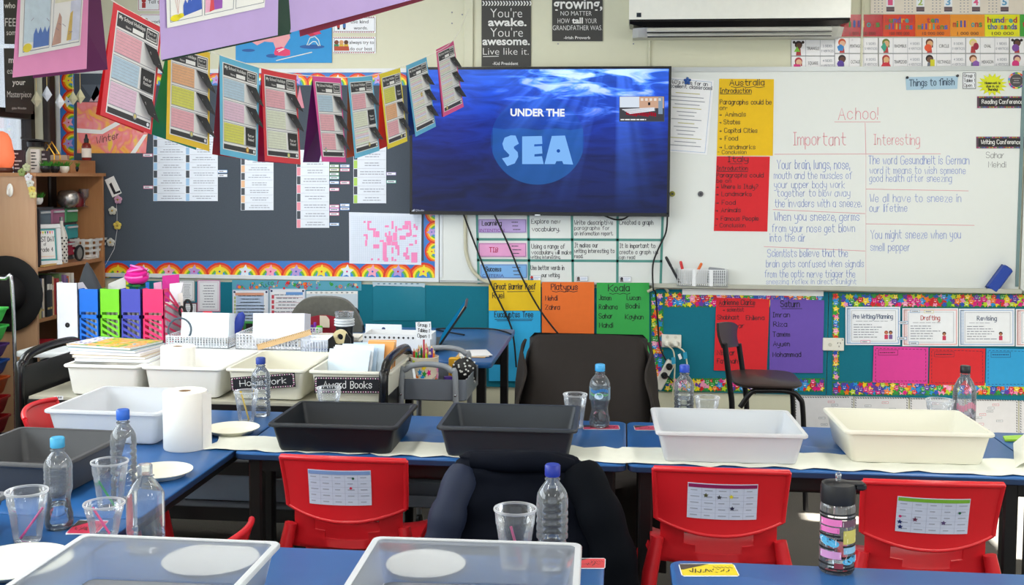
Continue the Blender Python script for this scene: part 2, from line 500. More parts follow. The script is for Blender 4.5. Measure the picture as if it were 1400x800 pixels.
b = MB(); b.box((XR+.07, 4.98, .965), (.006, 1.5, .56), GLASS); b.build('glass', wf)
# cover battens of the cream wall panels, with their screws
b = MB()
for px, w in ((641, .05), (888, .012), (1178, .012)):
    p = wall(px, 50); b.box((p.x, WY-.006, 2.42), (w, .012, .66), WALLC, bev=.003)
for px, py in ((618, 17), (618, 32), (763, 60), (866, 60), (632, 20), (1165, 55)):
    p = wall(px, py); b.lathe([(.004, 0), (.004, .004)], GREYINK, p, 8, True, True, (R(90), 0, 0))
struct('trim_2', b)

# ================================================================ BOARDS ON THE FRONT WALL
STARC = [M(c, .35) for c in ('d9127f', '2553b8', 'd42027', 'efd11d', '2f9c3e', '5f3aa0', 'ef7a1a', 'f29ac0', '1d8fd6', 'b8d326')]
SMILE = M('fdf6f0', .5)
def star_strip(parent, off, x0, y0, x1, y1, lift):
    """paper border crowded with coloured smiling stars"""
    b = MB(); slab = [(x0, y0), (x1, y0), (x1, y1), (x0, y1)]
    F = [wall(x, y, lift) for x, y in slab]; B = [wall(x, y, lift-.001) for x, y in slab]
    b.add(F+B, [[0, 1, 2, 3], [7, 6, 5, 4], [0, 4, 5, 1], [1, 5, 6, 2], [2, 6, 7, 3], [3, 7, 4, 0]], M('2c7a45', .4))
    w, h = x1-x0, y1-y0; nx, ny = max(2, round(w/6.0)), max(2, round(h/6.0)); k = 0
    cells = [(i, j) for i in range(nx) for j in range(ny)]; random.shuffle(cells)
    for i, j in cells:
        r = random.uniform(5.0, 6.6); cx = min(max(x0+(i+.5)*w/nx+random.uniform(-1.5, 1.5), x0+r*.8), x1-r*.8); cy = min(max(y0+(j+.5)*h/ny+random.uniform(-1.5, 1.5), y0+r*.8), y1-r*.8)
        k += 1; l = lift+.0003+.00003*k; a = random.uniform(0, 2)
        r = min(r, cx-x0, x1-cx, cy-y0, y1-cy)*1.0 if min(cx-x0, x1-cx, cy-y0, y1-cy) < r else r
        star(b, wall, cx, cy, max(r, 3.5), random.choice(STARC), l, a, .55)
        if k > len(cells)*.45 and r > 4.5:
            arc(b, wall, cx, cy-.2, 1.2, 1.9, 200, 340, SMILE, l+.00002, 4)
            for s in (-1, 1): disc(b, wall, cx+s*1.2, cy-1.5, .5, SMILE, l+.00002, n=5)
    return tag(b.build('border', parent, off, 0), 'border strip of multicoloured smiling stars')
RB = [M(c, .35) for c in ('d8321f', 'f07c1c', 'f2dc2a', '6cb53c', '3f8fd6')]
RBS = [M(c, .35) for c in ('f5df3c', 'dfeaf4', 'f3a9bf', 'b79ad6')]; RBBLUE = M('3a78c4', .35)
def rainbow_strip(parent, off, x0, y0, x1, y1, lift, vert=False):
    """paper border of rainbows with a star under each arch"""
    b = MB(); slab = [(x0, y0), (x1, y0), (x1, y1), (x0, y1)]
    F = [wall(x, y, lift) for x, y in slab]; B = [wall(x, y, lift-.001) for x, y in slab]
    b.add(F+B, [[0, 1, 2, 3], [7, 6, 5, 4], [0, 4, 5, 1], [1, 5, 6, 2], [2, 6, 7, 3], [3, 7, 4, 0]], RBBLUE)
    L, H = (y1-y0, x1-x0) if vert else (x1-x0, y1-y0); n = max(1, round(L/(H*1.45)))
    if vert: mp = lambda x, y, l: wall(x0+y, y0+x, l)
    else: mp = lambda x, y, l: wall(x0+x, y0+y, l)
    p = L/n
    for i in range(n):
        cx = (i+.5)*p; r = p*.60; cy = H*.98; ys = min(1.0, cy*.95/r)
        m2 = lambda x, y, l, cx=cx, cy=cy, ys=ys: mp(min(max(x, 0), L), cy+(y-cy)*ys, l)
        for k in range(5): arc(b, m2, cx, cy, r*(1-.14*(k+1)), r*(1-.14*k), 0, 180, RB[k], lift+.0003+.00004*(i % 2), 10)
        star(b, mp, cx, H*.60, H*.40, RBS[i % 4], lift+.0009, .1, .52)
        disc(b, mp, cx, H*.62, H*.06, STARC[i % 3], lift+.001, n=6)
    return tag(b.build('border', parent, off, 0), 'border strip of printed rainbows and pastel stars')
ALU = M('b9bdbd', .35, .3); WFRAME = M('dfe3e6', .4)
def board(name, label, x0, x1, z0, z1, face, fm, lift=.012, fw=.02):
    r = thing(name, label, 'board', ((x0+x1)/2, WY, z0)); r['category'] = 'notice board'
    off = Vector(r.location); b = MB(); b.box(((x0+x1)/2, WY-lift/2, (z0+z1)/2), (x1-x0-.002, lift, z1-z0-.002), face); b.build('felt_panel', r, off, 0)
    if fm:
        b = MB()
        for z in (z0+fw/2, z1-fw/2): b.box(((x0+x1)/2, WY-.01, z), (x1-x0, .02, fw), fm)
        for x in (x0+fw/2, x1-fw/2): b.box((x, WY-.01, (z0+z1)/2), (fw, .02, z1-z0-2*fw), fm)
        b.build('frame', r, off, 0)
    return r, off
GREYFELT = M('4f5761', .9, var=.12, scale=160, spec=.15); TEAL = M('1b7287', .85, var=.06, scale=120, spec=.15)
Xp = lambda px: wall(px, 240).x
ZT, ZB = 2.105, .925
r, off = board('pinboard', 'large dark grey pinboard with rainbow border left of the screen', XL+.02, Xp(602)-.004, ZB, ZT, GREYFELT, WFRAME, fw=.022)
rainbow_strip(r, off, 145, 356.5, 597, 380, .0135); rainbow_strip(r, off, 200, 98.5, 559, 117, .0135)
rainbow_strip(r, off, 580, 118, 597.5, 357, .0135, True); rainbow_strip(r, off, 83, 96, 103, 268, .0135, True)
zt, zb = .905, wall(1000, 537).z
r, off = board('pinboard', 'teal pinboard low on the wall behind the laptop desk', -2.9, Xp(888), zb, zt, TEAL, None)
b = MB()
pts = [(318.5, 382.5), (495, 384), (495, 397), (318.5, 396)]
b.add([wall(x, y, .014) for x, y in pts]+[wall(x, y, .013) for x, y in pts], [[0, 1, 2, 3], [7, 6, 5, 4]], M('56a0b8', .4))
for i in range(70):
    x, y = random.uniform(322, 492), random.uniform(386, 394)
    m = random.choice([STARC[2], STARC[4], STARC[6], M('d8c9a0'), M('1f5f7a'), M('8a6fb0')])
    random.choice([lambda: disc(b, wall, x, y, random.uniform(1.2, 2.6), m, .0145+i*.00002, n=8), lambda: arc(b, wall, x, y, 1.5, 2.6, random.uniform(0, 180), random.uniform(200, 400), m, .0145+i*.00002, 6)])()
tag(b.build('border', r, off, 0), 'border strip printed with sea creatures')
r, off = board('pinboard', 'teal pinboard with star border holding the red and purple name sheets', Xp(888)+.002, Xp(1136), zb, zt, TEAL, None)
star_strip(r, off, 889.5, 400, 907, 518, .0135); star_strip(r, off, 908, 399, 1125, 420, .0135); star_strip(r, off, 908, 516.5, 1127, 535, .0135)
r, off = board('pinboard', 'teal pinboard with star border holding the writing process cards', Xp(1136)+.002, 2.9, zb, zt, TEAL, None)
star_strip(r, off, 1137, 400, 1147, 519, .0135); star_strip(r, off, 1148, 401, 1420, 420, .0135); star_strip(r, off, 1137, 521, 1420, 540, .0135)

# whiteboard
WBM = M('dfe3e0', .25, var=.01)
x0, x1 = Xp(602), Xp(1396)
wb = thing('whiteboard', 'wide whiteboard covered in blue and red handwriting right of the screen', 'whiteboard', ((x0+x1)/2, WY, ZB)); off = Vector(wb.location)
b = MB(); b.box(((x0+x1)/2, WY-.007, (ZB+ZT)/2), (x1-x0, .014, ZT-ZB), WBM); b.build('writing_surface', wb, off, 0)
b = MB(); b.box(((x0+x1)/2, WY-.01, ZT-.012), (x1-x0, .021, .024), ALU); b.box((x1-.008, WY-.01, (ZB+ZT)/2), (.016, .02, ZT-ZB-.05), M('6f8a8c', .4)); b.box((x0+.008, WY-.01, (ZB+ZT)/2), (.016, .02, ZT-ZB-.05), WFRAME)
b.box(((x0+x1)/2, WY-.01, ZB+.006), (x1-x0, .02, .012), ALU); b.build('frame', wb, off, 0)
b = MB(); xl = Xp(893); b.box(((xl+x1)/2, WY-.036, ZB-.002), (x1-xl, .07, .014), M('b7b8ac', .45, .2), bev=.004); b.box(((xl+x1)/2, WY-.069, ZB+.005), (x1-xl, .008, .024), M('b7b8ac', .45, .2), bev=.002); b.build('pen_ledge', wb, off)
BLUEINK = M('8396cf', .6); REDINK = M('d98f9a', .6); t = MB(); WL = .0146
for s, a, c, y, h, ink in (
    ('Achoo!', 1146, 1199, 163.5, 18, 1), ('Important', 1084, 1155, 198.6, 19, 1), ('Interesting', 1194, 1256, 198, 16, 1),
    ('Your brain, lungs, nose,', 1062, 1161, 231, 14, 0), ('mouth and the muscles of', 1058, 1164, 244.5, 11, 0), ('your upper body work', 1058, 1154, 257, 11, 0),
    ('together to blow away', 1062, 1161, 268.5, 11, 0), ('the invaders with a sneeze.', 1059, 1177, 283, 12, 0), ('When you sneeze, germs', 1058, 1174, 301.5, 13, 0),
    ('from your nose get blown', 1055, 1168, 317, 12, 0), ('into the air', 1052, 1100, 330, 12, 0), ('Scientists believe that the', 1049, 1158, 351, 12, 0),
    ('brain gets confused when signals', 1047, 1180, 365, 11, 0), ('from the optic nerve trigger the', 1045, 1168, 379, 11, 0), ('sneezing "reflex in direct sunlight', 1047, 1170, 388, 8, 0),
    ('The word Gesundheit is German', 1186.5, 1323.5, 224.4, 13, 0), ('word it means to wish someone', 1188, 1318.5, 237.6, 11, 0), ('good health after sneezing', 1188, 1300, 248.4, 11, 0),
    ('We all have to sneeze in', 1188.6, 1313, 276, 12, 0), ('our lifetime', 1188, 1239, 289.5, 12, 0), ('You might sneeze when you', 1189.5, 1312, 326, 13, 0), ('smell pepper', 1189, 1243, 342.6, 12, 0),
    ('Sahar', 1347, 1371, 216, 9, 2), ('Mehdi', 1350, 1374, 229, 9, 2)):
    hand(t, wall, s.replace('"', "'"), a, c, y, h*.88, (BLUEINK, REDINK, M('5a5a60', .6))[ink], WL, .07 if ink != 1 else .06)
for a, yy, c, y2 in ((1140, 167, 1203, 167), (1182, 168, 1183, 210), (1058, 211, 1285, 210.5), (1056, 286.5, 1182, 292), (1044, 337, 1182, 343), (1183, 258.5, 1323, 261), (1183, 306, 1331, 308), (1183, 211, 1183, 388)):
    line(t, wall, a, yy, c, y2, .7 if yy != 211 or c != 1183 else .35, REDINK, WL)
t.build('lettering', wb, off, 0)
TEALTAPE = M('4f8f86', .5); t = MB()
for a, yy, c, y2 in ((652.5, 290, 655, 388), (722.5, 290, 724, 388), (782, 290, 783.5, 388), (844.5, 290, 844, 389), (906, 290, 903, 389), (652, 327, 906, 328), (653, 355.5, 905, 357)):
    line(t, wall, a, yy, c, y2, 3.4, TEALTAPE, WL+.0004)
tag(t.build('tape_grid', wb, off, 0), 'grid of teal tape lines under the screen')
t = MB(); K = M('3d3d45', .6)
for s, a, c, y, h in (('Explore new', 727, 766, 305.5, 6), ('vocabulary.', 727.5, 765, 316, 6), ('Write descriptive', 785.5, 838, 307, 6), ('paragraphs for', 785.5, 833, 314, 5), ('an information report.', 785.5, 838, 321.5, 5),
    ('Created a graph', 847, 893, 307, 6), ('Using a range of', 727, 772.5, 339.5, 6), ('vocabulary will make', 727, 781, 347.5, 5.5), ('writing interesting.', 726, 766, 353.5, 4.5), ('It makes our', 786, 817.5, 338, 6),
    ('writing interesting to', 785.5, 840, 345.5, 5.5), ('read.', 785.5, 797, 352.5, 5), ('It is important to', 847.5, 895.5, 338.7, 6), ('create a graph we', 847, 899.5, 347, 5.5), ('can read', 846.5, 868, 354, 5),
    ('Use better words in', 726, 771.5, 368.7, 6), ('our writing', 741, 765, 378.5, 5.5)):
    hand(t, wall, s, a, c, y, h, K, WL, .13)
t.build('lettering', wb, off, 0)
x2 = x1+.012
b = MB(); b.box(((x2+2.9)/2, WY-.007, (ZB+ZT)/2), (2.9-x2, .014, ZT-ZB), WBM); b.box(((x2+2.9)/2, WY-.036, ZB-.002), (2.9-x2, .07, .014), M('b7b8ac', .45, .2))
tag(b.build('whiteboard', None, (x2+.2, WY, ZB), 0), 'second whiteboard just beyond the dark seam at the right edge', 'whiteboard')

# ---------------------------------------------------------------- television
TVY = WY-.085
def tv(x, y, l=0.0): p = DP(x, y, TVY); p.y -= l; return p
p0, p1 = tv(560.5, 92), tv(915, 296.5)
r = thing('television', 'large wall-mounted black screen showing blue water and the word SEA', 'television', ((p0.x+p1.x)/2, TVY, p1.z)); off = Vector(r.location)
cx, cz, w, h = (p0.x+p1.x)/2, (p0.z+p1.z)/2, p1.x-p0.x, p0.z-p1.z
b = MB(); b.box((cx, TVY+.03, cz), (w, .05, h), M('0b0b0d', .3), bev=.006); b.box((cx, TVY+.06, cz-.05), (.6, .04, .4), M('0b0b0d', .5)); b.build('housing', r, off)
bz = .014; b = MB()
for z, hh in ((cz+h/2-bz/2, bz), (cz-h/2+bz*.7, bz*1.4)): b.box((cx, TVY+.002, z), (w, .012, hh), M('08080a', .25))
for x in (cx-w/2+bz/2, cx+w/2-bz/2): b.box((x, TVY+.002, cz), (bz, .012, h-2*bz), M('08080a', .25))
b.build('bezel', r, off, 0)
m, nt, out = node_mat('underwater_picture')
tc = N(nt, 'ShaderNodeTexCoord'); sp = N(nt, 'ShaderNodeSeparateXYZ'); nt.links.new(tc.outputs['Generated'], sp.inputs[0])
def mathn(op, a, b_=None, c_=None, clamp=False):
    n = N(nt, 'ShaderNodeMath', operation=op); n.use_clamp = clamp
    for i, v in enumerate((a, b_, c_)):
        if v is None: continue
        if hasattr(v, 'is_linked') or hasattr(v, 'links'): nt.links.new(v, n.inputs[i])
        else: n.inputs[i].default_value = v
    return n.outputs[0]
def rampn(f, stops):
    n = N(nt, 'ShaderNodeValToRGB'); nt.links.new(f, n.inputs[0]); e = n.color_ramp.elements
    for i, (p, c) in enumerate(stops):
        q = e[i] if i < 2 else e.new(p)
        q.position = p; q.color = c if len(c) == 4 else c+(1,)
    return n.outputs[0]
u, v = sp.outputs['X'], sp.outputs['Z']
base = rampn(v, [(0, (.002, .007, .07)), (.35, (.003, .012, .13)), (.62, (.004, .030, .36)), (.82, (.010, .080, .72)), (1, (.03, .15, .88))])
mpn = N(nt, 'ShaderNodeMapping'); mpn.inputs['Scale'].default_value = (2.0, 1, 5.5); mpn.inputs['Rotation'].default_value = (0, R(16), 0); nt.links.new(tc.outputs['Generated'], mpn.inputs[0])
no = N(nt, 'ShaderNodeTexNoise'); no.inputs['Scale'].default_value = 2.6; no.inputs['Detail'].default_value = 4; no.inputs['Distortion'].default_value = 1.2; nt.links.new(mpn.outputs[0], no.inputs['Vector'])
# ripples: darker streaks everywhere, bright lights near the surface right of the middle
rip = rampn(no.outputs['Fac'], [(.32, (.45, .45, .5)), (.62, (1.35, 1.35, 1.3))])
mu = N(nt, 'ShaderNodeMix', data_type='RGBA', blend_type='MULTIPLY'); mu.inputs[0].default_value = .8; nt.links.new(base, mu.inputs[6]); nt.links.new(rip, mu.inputs[7])
up = mathn('MULTIPLY', mathn('SUBTRACT', v, .60, clamp=True), 3.0, clamp=True)
du = mathn('SUBTRACT', u, .70); near = mathn('SUBTRACT', 1.0, mathn('MULTIPLY', mathn('MULTIPLY', du, du), 6.0), clamp=True)
msk = mathn('MULTIPLY', mathn('POWER', up, .8), near)
thr = mathn('ADD', no.outputs['Fac'], mathn('MULTIPLY', msk, .22))
lights = rampn(thr, [(.62, (0, 0, 0)), (.69, (.12, .32, .9)), (.78, (.75, .88, 1))])
lm = N(nt, 'ShaderNodeMix', data_type='RGBA', blend_type='MULTIPLY'); lm.inputs[0].default_value = 1; nt.links.new(lights, lm.inputs[6])
cmb = N(nt, 'ShaderNodeCombineXYZ'); [nt.links.new(msk, cmb.inputs[i]) for i in range(3)]; nt.links.new(cmb.outputs[0], lm.inputs[7])
ad = N(nt, 'ShaderNodeMix', data_type='RGBA', blend_type='ADD'); ad.inputs[0].default_value = 1; nt.links.new(mu.outputs[2], ad.inputs[6]); nt.links.new(lm.outputs[2], ad.inputs[7])
# slanting beams falling from the bright surface
ang = mathn('DIVIDE', mathn('SUBTRACT', u, .80), mathn('ADD', mathn('SUBTRACT', 1.25, v), .12))
n2 = N(nt, 'ShaderNodeTexNoise', noise_dimensions='1D'); n2.inputs['Scale'].default_value = 7; n2.inputs['Detail'].default_value = 2; nt.links.new(ang, n2.inputs['W'])
bm = rampn(n2.outputs['Fac'], [(.46, (0, 0, 0)), (.72, (.07, .20, .80))])
dd = mathn('SUBTRACT', u, .66); fade = mathn('MULTIPLY', mathn('SUBTRACT', 1.0, mathn('MULTIPLY', mathn('MULTIPLY', dd, dd), 9.0), clamp=True), mathn('MULTIPLY', v, 1.3, clamp=True))
bf = N(nt, 'ShaderNodeMix', data_type='RGBA', blend_type='MULTIPLY'); bf.inputs[0].default_value = 1; nt.links.new(bm, bf.inputs[6])
cm2 = N(nt, 'ShaderNodeCombineXYZ'); [nt.links.new(fade, cm2.inputs[i]) for i in range(3)]; nt.links.new(cm2.outputs[0], bf.inputs[7])
a2 = N(nt, 'ShaderNodeMix', data_type='RGBA', blend_type='ADD'); a2.inputs[0].default_value = 1; nt.links.new(ad.outputs[2], a2.inputs[6]); nt.links.new(bf.outputs[2], a2.inputs[7])
em = N(nt, 'ShaderNodeEmission'); em.inputs[1].default_value = 1.0; nt.links.new(a2.outputs[2], em.inputs[0])
gl = N(nt, 'ShaderNodeBsdfGlossy'); gl.inputs['Roughness'].default_value = .25; gl.inputs[0].default_value = (.02, .02, .02, 1)
ash = N(nt, 'ShaderNodeAddShader'); nt.links.new(em.outputs[0], ash.inputs[0]); nt.links.new(gl.outputs[0], ash.inputs[1]); nt.links.new(ash.outputs[0], out.inputs[0])
b = MB(); b.box((cx, TVY-.001, cz+.003), (w-2*bz, .004, h-2.4*bz), m); b.build('screen', r, off, 0)
def veil(name, col, a):
    m, nt, out = node_mat(name); e = N(nt, 'ShaderNodeEmission'); e.inputs[0].default_value = col
    t = N(nt, 'ShaderNodeBsdfTransparent'); x = N(nt, 'ShaderNodeMixShader'); x.inputs[0].default_value = a
    nt.links.new(t.outputs[0], x.inputs[1]); nt.links.new(e.outputs[0], x.inputs[2]); nt.links.new(x.outputs[0], out.inputs[0]); return m
b = MB(); disc(b, tv, 735, 192, 64, veil('title_disc_top', (.04, .18, .62, 1), .22), .0035, 60.5, n=48)
poly(b, tv, [(735+64*math.cos(R(a)), 192-60.5*math.sin(R(a))) for a in range(196, 345, 4)]+[(797, 175.5), (780, 178), (760, 175.5), (735, 178), (712, 175), (690, 177), (674, 175)], veil('title_disc_water', (.05, .22, .62, 1), .34), .0040)
b.build('title_disc', r, off, 0)
TW = glow_mat('title_white', (.95, .98, 1, 1), 1.0); TB = glow_mat('title_sky_blue', (.24, .52, 1, 1), 1.0); TD = glow_mat('title_hole', (.02, .10, .42, 1), 1.0)
b = MB(); bold(b, tv, 'UNDER THE', 698, 772, 158.5, 10.2, TW, .005, .035, y1=159)
cc = lambda L: [(600+x/3.3333, y/3.3333) for x, y in L]
poly(b, tv, cc([(300, 628), (328, 617), (350, 618), (365, 655), (343, 668), (342, 676), (360, 694), (362, 715), (346, 745), (312, 757), (288, 722), (318, 715), (322, 706), (297, 680), (290, 655)]), TB, .005)
poly(b, tv, cc([(380, 622), (470, 620), (472, 656), (435, 658), (435, 668), (470, 666), (472, 700), (436, 703), (436, 714), (470, 712), (478, 748), (380, 748)]), TB, .005)
poly(b, tv, cc([(515, 620), (575, 618), (612, 750), (568, 748), (562, 734), (536, 735), (530, 748), (482, 748)]), TB, .005); disc(b, tv, 600+545/3.3333, 688/3.3333, 2.4, TD, .0055)
bold(b, tv, 'QStudio', 568, 580, 288.8, 2.8, glow_mat('mark_white', (.55, .6, .7, 1), 1), .005); poly(b, tv, [(562.5, 289), (567, 285.5), (567, 289)], glow_mat('mark_white', (.55, .6, .7, 1), 1), .005)
b.build('lettering', r, off, 0)
b = MB(); G = lambda n, c: glow_mat(n, lin(c), 1.0)
rect(b, tv, 846.5, 131.5, 908.5, 166.5, G('inset_edge', '4a5a80'), .0045); rect(b, tv, 847.3, 132.3, 907.7, 165.7, G('inset_floor', '4a4a50'), .005)
rect(b, tv, 847.3, 132.3, 874, 147, G('inset_windows', 'dfe9f6'), .0053); rect(b, tv, 874, 132.3, 907.7, 148, G('inset_wall', 'd3ab92'), .0053)
for k in range(5): rect(b, tv, 876+6*k, 134.5, 879.5+6*k, 138, G('inset_paper', 'f0e6dc'), .0056)
rect(b, tv, 886, 140, 889, 144, G('inset_dark', '22222a'), .0056); rect(b, tv, 900, 133, 906, 156, G('inset_cupboard', '8aa0b8'), .0056)
for k in range(4): poly(b, tv, [(850+3*k, 149.5+1.7*k), (894, 147+1.2*k), (896, 148+1.2*k), (852+3*k, 150.8+1.7*k)], G('inset_table', 'e8ecf4'), .006)
for k in range(16): rect(b, tv, 856+2.6*k, 151.5+.35*(k % 6)+.12*k, 858+2.6*k, 157+.35*(k % 6)+.1*k, G('inset_chair', 'a3182e'), .0058)
fine_print(b, tv, 848.5, 162, 888, 165.3, 1, TW, .0064, .45); b.build('video_inset', r, off, 0)
b = MB(); b.box((tv(735, 294).x, TVY-.006, tv(735, 294).z), (.03, .004, .006), M('c9ccd0', .3, .6)); b.build('maker_plate', r, off, 0)

# ---------------------------------------------------------------- air conditioner
AY = WY-.23
A = lambda x, y: DP(x, y, AY)
xl, xr = A(860, 26).x, A(1163, 26).x; zb1 = A(1000, 25.5).z; zb2 = A(1000, 36).z
AW = M('ecece4', .3)
r = thing('air_conditioner', 'white split-system air conditioner with a black band high on wall', 'air conditioner', ((xl+xr)/2, WY, zb2-.07)); off = Vector(r.location)
def extrude_x(mb, prof, xa, xb, m, inset=0.0, d=0.0):
    rings = [[Vector((x, y, z)) for y, z in prof] for x in (xa, xb)]
    mb.loft(rings, m)
b = MB(); extrude_x(b, [(WY, zb1+.26), (AY+.07, zb1+.26), (AY+.015, zb1+.22), (AY, zb1+.10), (AY, zb1), (WY, zb1)], xl, xr, AW); b.build('cover', r, off, 20)
BK = M('101012', .2); b = MB(); rings = []
n = 14
for i in range(n+1):
    t = i/n; x = xl+.004+(xr-xl-.008)*t; e = min(t, 1-t)*(xr-xl); dz = .018*max(0, 1-e/.05)**2
    rings.append([Vector((x, AY+.002, zb1)), Vector((x, AY-.003, zb1-.012)), Vector((x, AY+.02, zb2+dz)), Vector((x, WY-.02, zb2+dz)), Vector((x, WY-.02, zb1))])
b.loft(rings, BK); b.build('dark_band', r, off, 20)
zl = A(1000, 47).z
b = MB(); rings = [[Vector((x, AY+.03+k, zb2)), Vector((x, AY+.10+k, zl)), Vector((x, WY, zl)), Vector((x, WY, zb2))] for x, k in ((xl+.02, .03), (xl+.05, 0), (xr-.05, 0), (xr-.02, .03))]; b.loft(rings, M('d8d8ce', .4)); b.build('base', r, off, 20)
for py, dep in ((40, .024), (46, .055)):
    b = MB(); q = DP(1010, py, AY+dep); b.box((q.x, AY+dep, q.z), (xr-xl-.18, .012, .022), M('c9c9c0', .35), (R(-28), 0, 0), .003); b.box((q.x, AY+dep+.004, q.z-.014), (xr-xl-.18, .008, .006), BK); b.build('louver', r, off)
b = MB(); q = A(873.5, 20.5); b.box((q.x, AY-.001, q.z), (.024, .004, .022), M('1d2733', .3)); b.build('badge', r, off, 0)

# ================================================================ PAPERS ON THE FRONT WALL
CHALK = M('3b3a38', .45); W2 = M('e9e9e6', .6)
P = Flat('quote_poster', "dark grey quote poster starting You're awake, above the screen", 'poster', (658.5, -20, 726, 91), CHALK)
for i in range(17):
    x = 659.5+i*4; P.poly([(x, 1.5), (x+1.8, 1.5), (x+3.6, 4.8), (x+1.8, 8), (x, 8), (x+1.8, 4.8)], W2)
for s, a, c, y, h, k in (("You're", 670.5, 714, 24, 13, -.012), ('awake.', 667.5, 720, 35.5, 11, .025), ("You're", 670.5, 715, 50.5, 13, -.012), ('awesome.', 659.8, 724.5, 61.5, 11, .025), ('Live like it.', 660.5, 723, 75, 10, -.012), ('-Kid President', 673.5, 708.5, 89, 4.5, .01)): P.bold(s, a, c, y, h, W2, b=k)
P.line(660.5, 77.5, 682, 77, .8, W2); P.done()
P = Flat('quote_poster', 'dark grey quote poster starting growing, beside the air conditioner', 'poster', (755, -25, 824, 56.5), CHALK)
for s, a, c, y, h, k in (('growing,', 756.5, 823.5, 12, 15, .02), ('NO MATTER', 766.5, 809, 21.5, 6.5, -.01), ('HOW', 762.5, 779, 32, 7, -.01), ('tall', 782, 797, 32, 8, .03), ('YOUR', 800, 816, 32, 7, -.01), ('GRANDFATHER WAS.', 755.8, 823.3, 41.5, 7, -.01), ('-Irish Proverb', 771, 807, 53.5, 4, .01)): P.bold(s, a, c, y, h, W2, b=k)
P.done()
# kind words cards
for lab, y0, t1, t2, kid in (('white card reading use kind words, top right of the blue poster', 22.5, 'use kind', 'words.', 0), ('white card reading always try to do our best', 50.5, 'always try to', 'do our best', 1)):
    P = Flat('behaviour_card', lab, 'card', (455.5, y0, 514, y0+22.5), LAM)
    for i in range(19): P.rect(456+3*i, y0+.4, 457.6+3*i, y0+1.5, M('b33a3a')); P.rect(456+3*i, y0+21, 457.6+3*i, y0+22.1, M('b33a3a'))
    P.outline(457, y0+1.8, 512.6, y0+20.8, .5, INK)
    if kid == 0:
        for k, cc_ in ((463, 'b8342e'), (471, '3d6fae')): P.disc(k, y0+8, 2.3, M('8a5b3c')); P.rect(k-2, y0+10, k+2, y0+15.5, M(cc_)); P.rect(k-1.5, y0+15.5, k+1.5, y0+18, M('3a2a28'))
        P.bold(t1, 480, 504, y0+9.5, 5, INK); P.bold(t2, 484, 503, y0+18, 4.6, INK)
    else:
        for k, cc_ in ((460.5, '7c3f28'), (467, 'd9a06c'), (473.5, '5b3522')): P.disc(k, y0+7.5, 3, M(cc_)); P.rect(k-3, y0+10, k+3, y0+13.5, M(('c23b30', '3d8a5a', 'd8b23a')[int(k) % 3]))
        P.poly([(457.5, y0+13), (477, y0+13), (478, y0+19), (457, y0+19)], M('b0492f'), 2)
        P.bold(t1, 478, 511.5, y0+9.8, 5, INK); P.bold(t2, 479, 509, y0+18.5, 5, INK)
    P.done()
P = Flat('behaviour_card', 'white card partly behind the purple folder, highest of the behaviour cards', 'card', (455.5, -6, 514, 17.5), LAM); P.rect(456, 16, 514, 17, M('b33a3a')); P.disc(466, 4, 4, M('c23b30')); P.print(480, 3, 508, 13, 2, GREYINK); P.done()
for lab, q, c1, w_ in (('white card with a red figure behind the red holiday card', (189, -8, 219, 15), 'b33a3a', 'Tell t'), ('white card reading work behind the red holiday card', (192, 19, 224, 42), '8a5b3c', 'work')):
    P = Flat('behaviour_card', lab, 'card', q, LAM); P.outline(q[0]+.8, q[1]+1, q[2]-.8, q[3]-1, .6, M('b33a3a')); P.disc(q[0]+8, q[1]+9, 3, M(c1)); P.rect(q[0]+5.5, q[1]+12, q[0]+10.5, q[1]+19, M(c1)); P.bold(w_, q[0]+14, q[0]+29, q[1]+13, 5, INK); P.done()
# blue poster with pink legs in sneakers and a white frog
P = Flat('poster', 'bright blue picture poster with pink legs in sneakers and a frog', 'poster', (322.5, 20, 454, 86), M('1e8fd0', .3)); PK = M('e9a3a8'); SH = M('e23a6a', .4); DB = M('15569c', .4)
P.disc(340, 69, 9, DB, ry=2); P.disc(372, 76.5, 8, DB, ry=2.6); P.disc(427, 64, 17, DB, ry=3)
P.poly([(345, 58), (358, 46), (396, 42), (397, 52), (388, 66), (377, 66), (374, 58), (362, 57), (352, 62)], PK, 2)
P.poly([(375, 72), (377, 66), (385, 64), (397, 69), (397, 75.5), (390, 77), (376, 75.5)], SH, 3); P.line(379, 69, 388, 66.5, 1, WHITE, 4); P.line(381, 71, 389, 67, 1, WHITE, 4)
P.line(378, 83, 427, 71.5, 1.3, M('d8dccf'), 3)
FG = M('cfe0d8')
for a in ((420, 62, 424, 52), (424, 52, 431, 50), (431, 50, 436, 55), (436, 55, 438, 63), (422, 62, 428, 57), (436, 63, 432, 57), (428, 57, 432, 57)): P.line(*a, 1.2, FG, 4)
P.disc(433, 44, 5, SH, 3, ry=3.5); P.poly([(417, 45), (432, 40), (440, 46), (425, 50)], M('c83048'), 2); P.done()

# number chart, place value cards, shape cards
P = Flat('number_chart', 'pale multiplication chart with coloured digits at the ceiling end', 'chart', (1190, -60, 1420, 19), M('e3d9cc', .4))
for d, x, c in (('1', 1217, 'e2588c'), ('2', 1258, 'a9c06a'), ('3', 1296, '6fa6cf'), ('4', 1334, 'e2588c'), ('5', 1373, '5f9fc9')):
    P.rect(x-5.5, -30, x+5.5, 17, LAM); P.bold(d, x-3.4, x+3.2, 7, 9, M(c), b=.03); P.rect(x-5.5, 9.5, x+5.5, 16, M('5a4a55'), 2); P.rect(x-5, 12, x+5, 13, M('8b6f6a'), 3)
    for k in range(3):
        for r_ in range(8): P.rect(x-22+5*k, 17-4*r_-1.2, x-20.2+5*k, 17-4*r_, GREYINK)
P.done()
RC = [M(c, .45) for c in ('b8322e', '3f8a3a', '3a5fae', '6b3f8f', 'd8a020', '2f9a9a')]
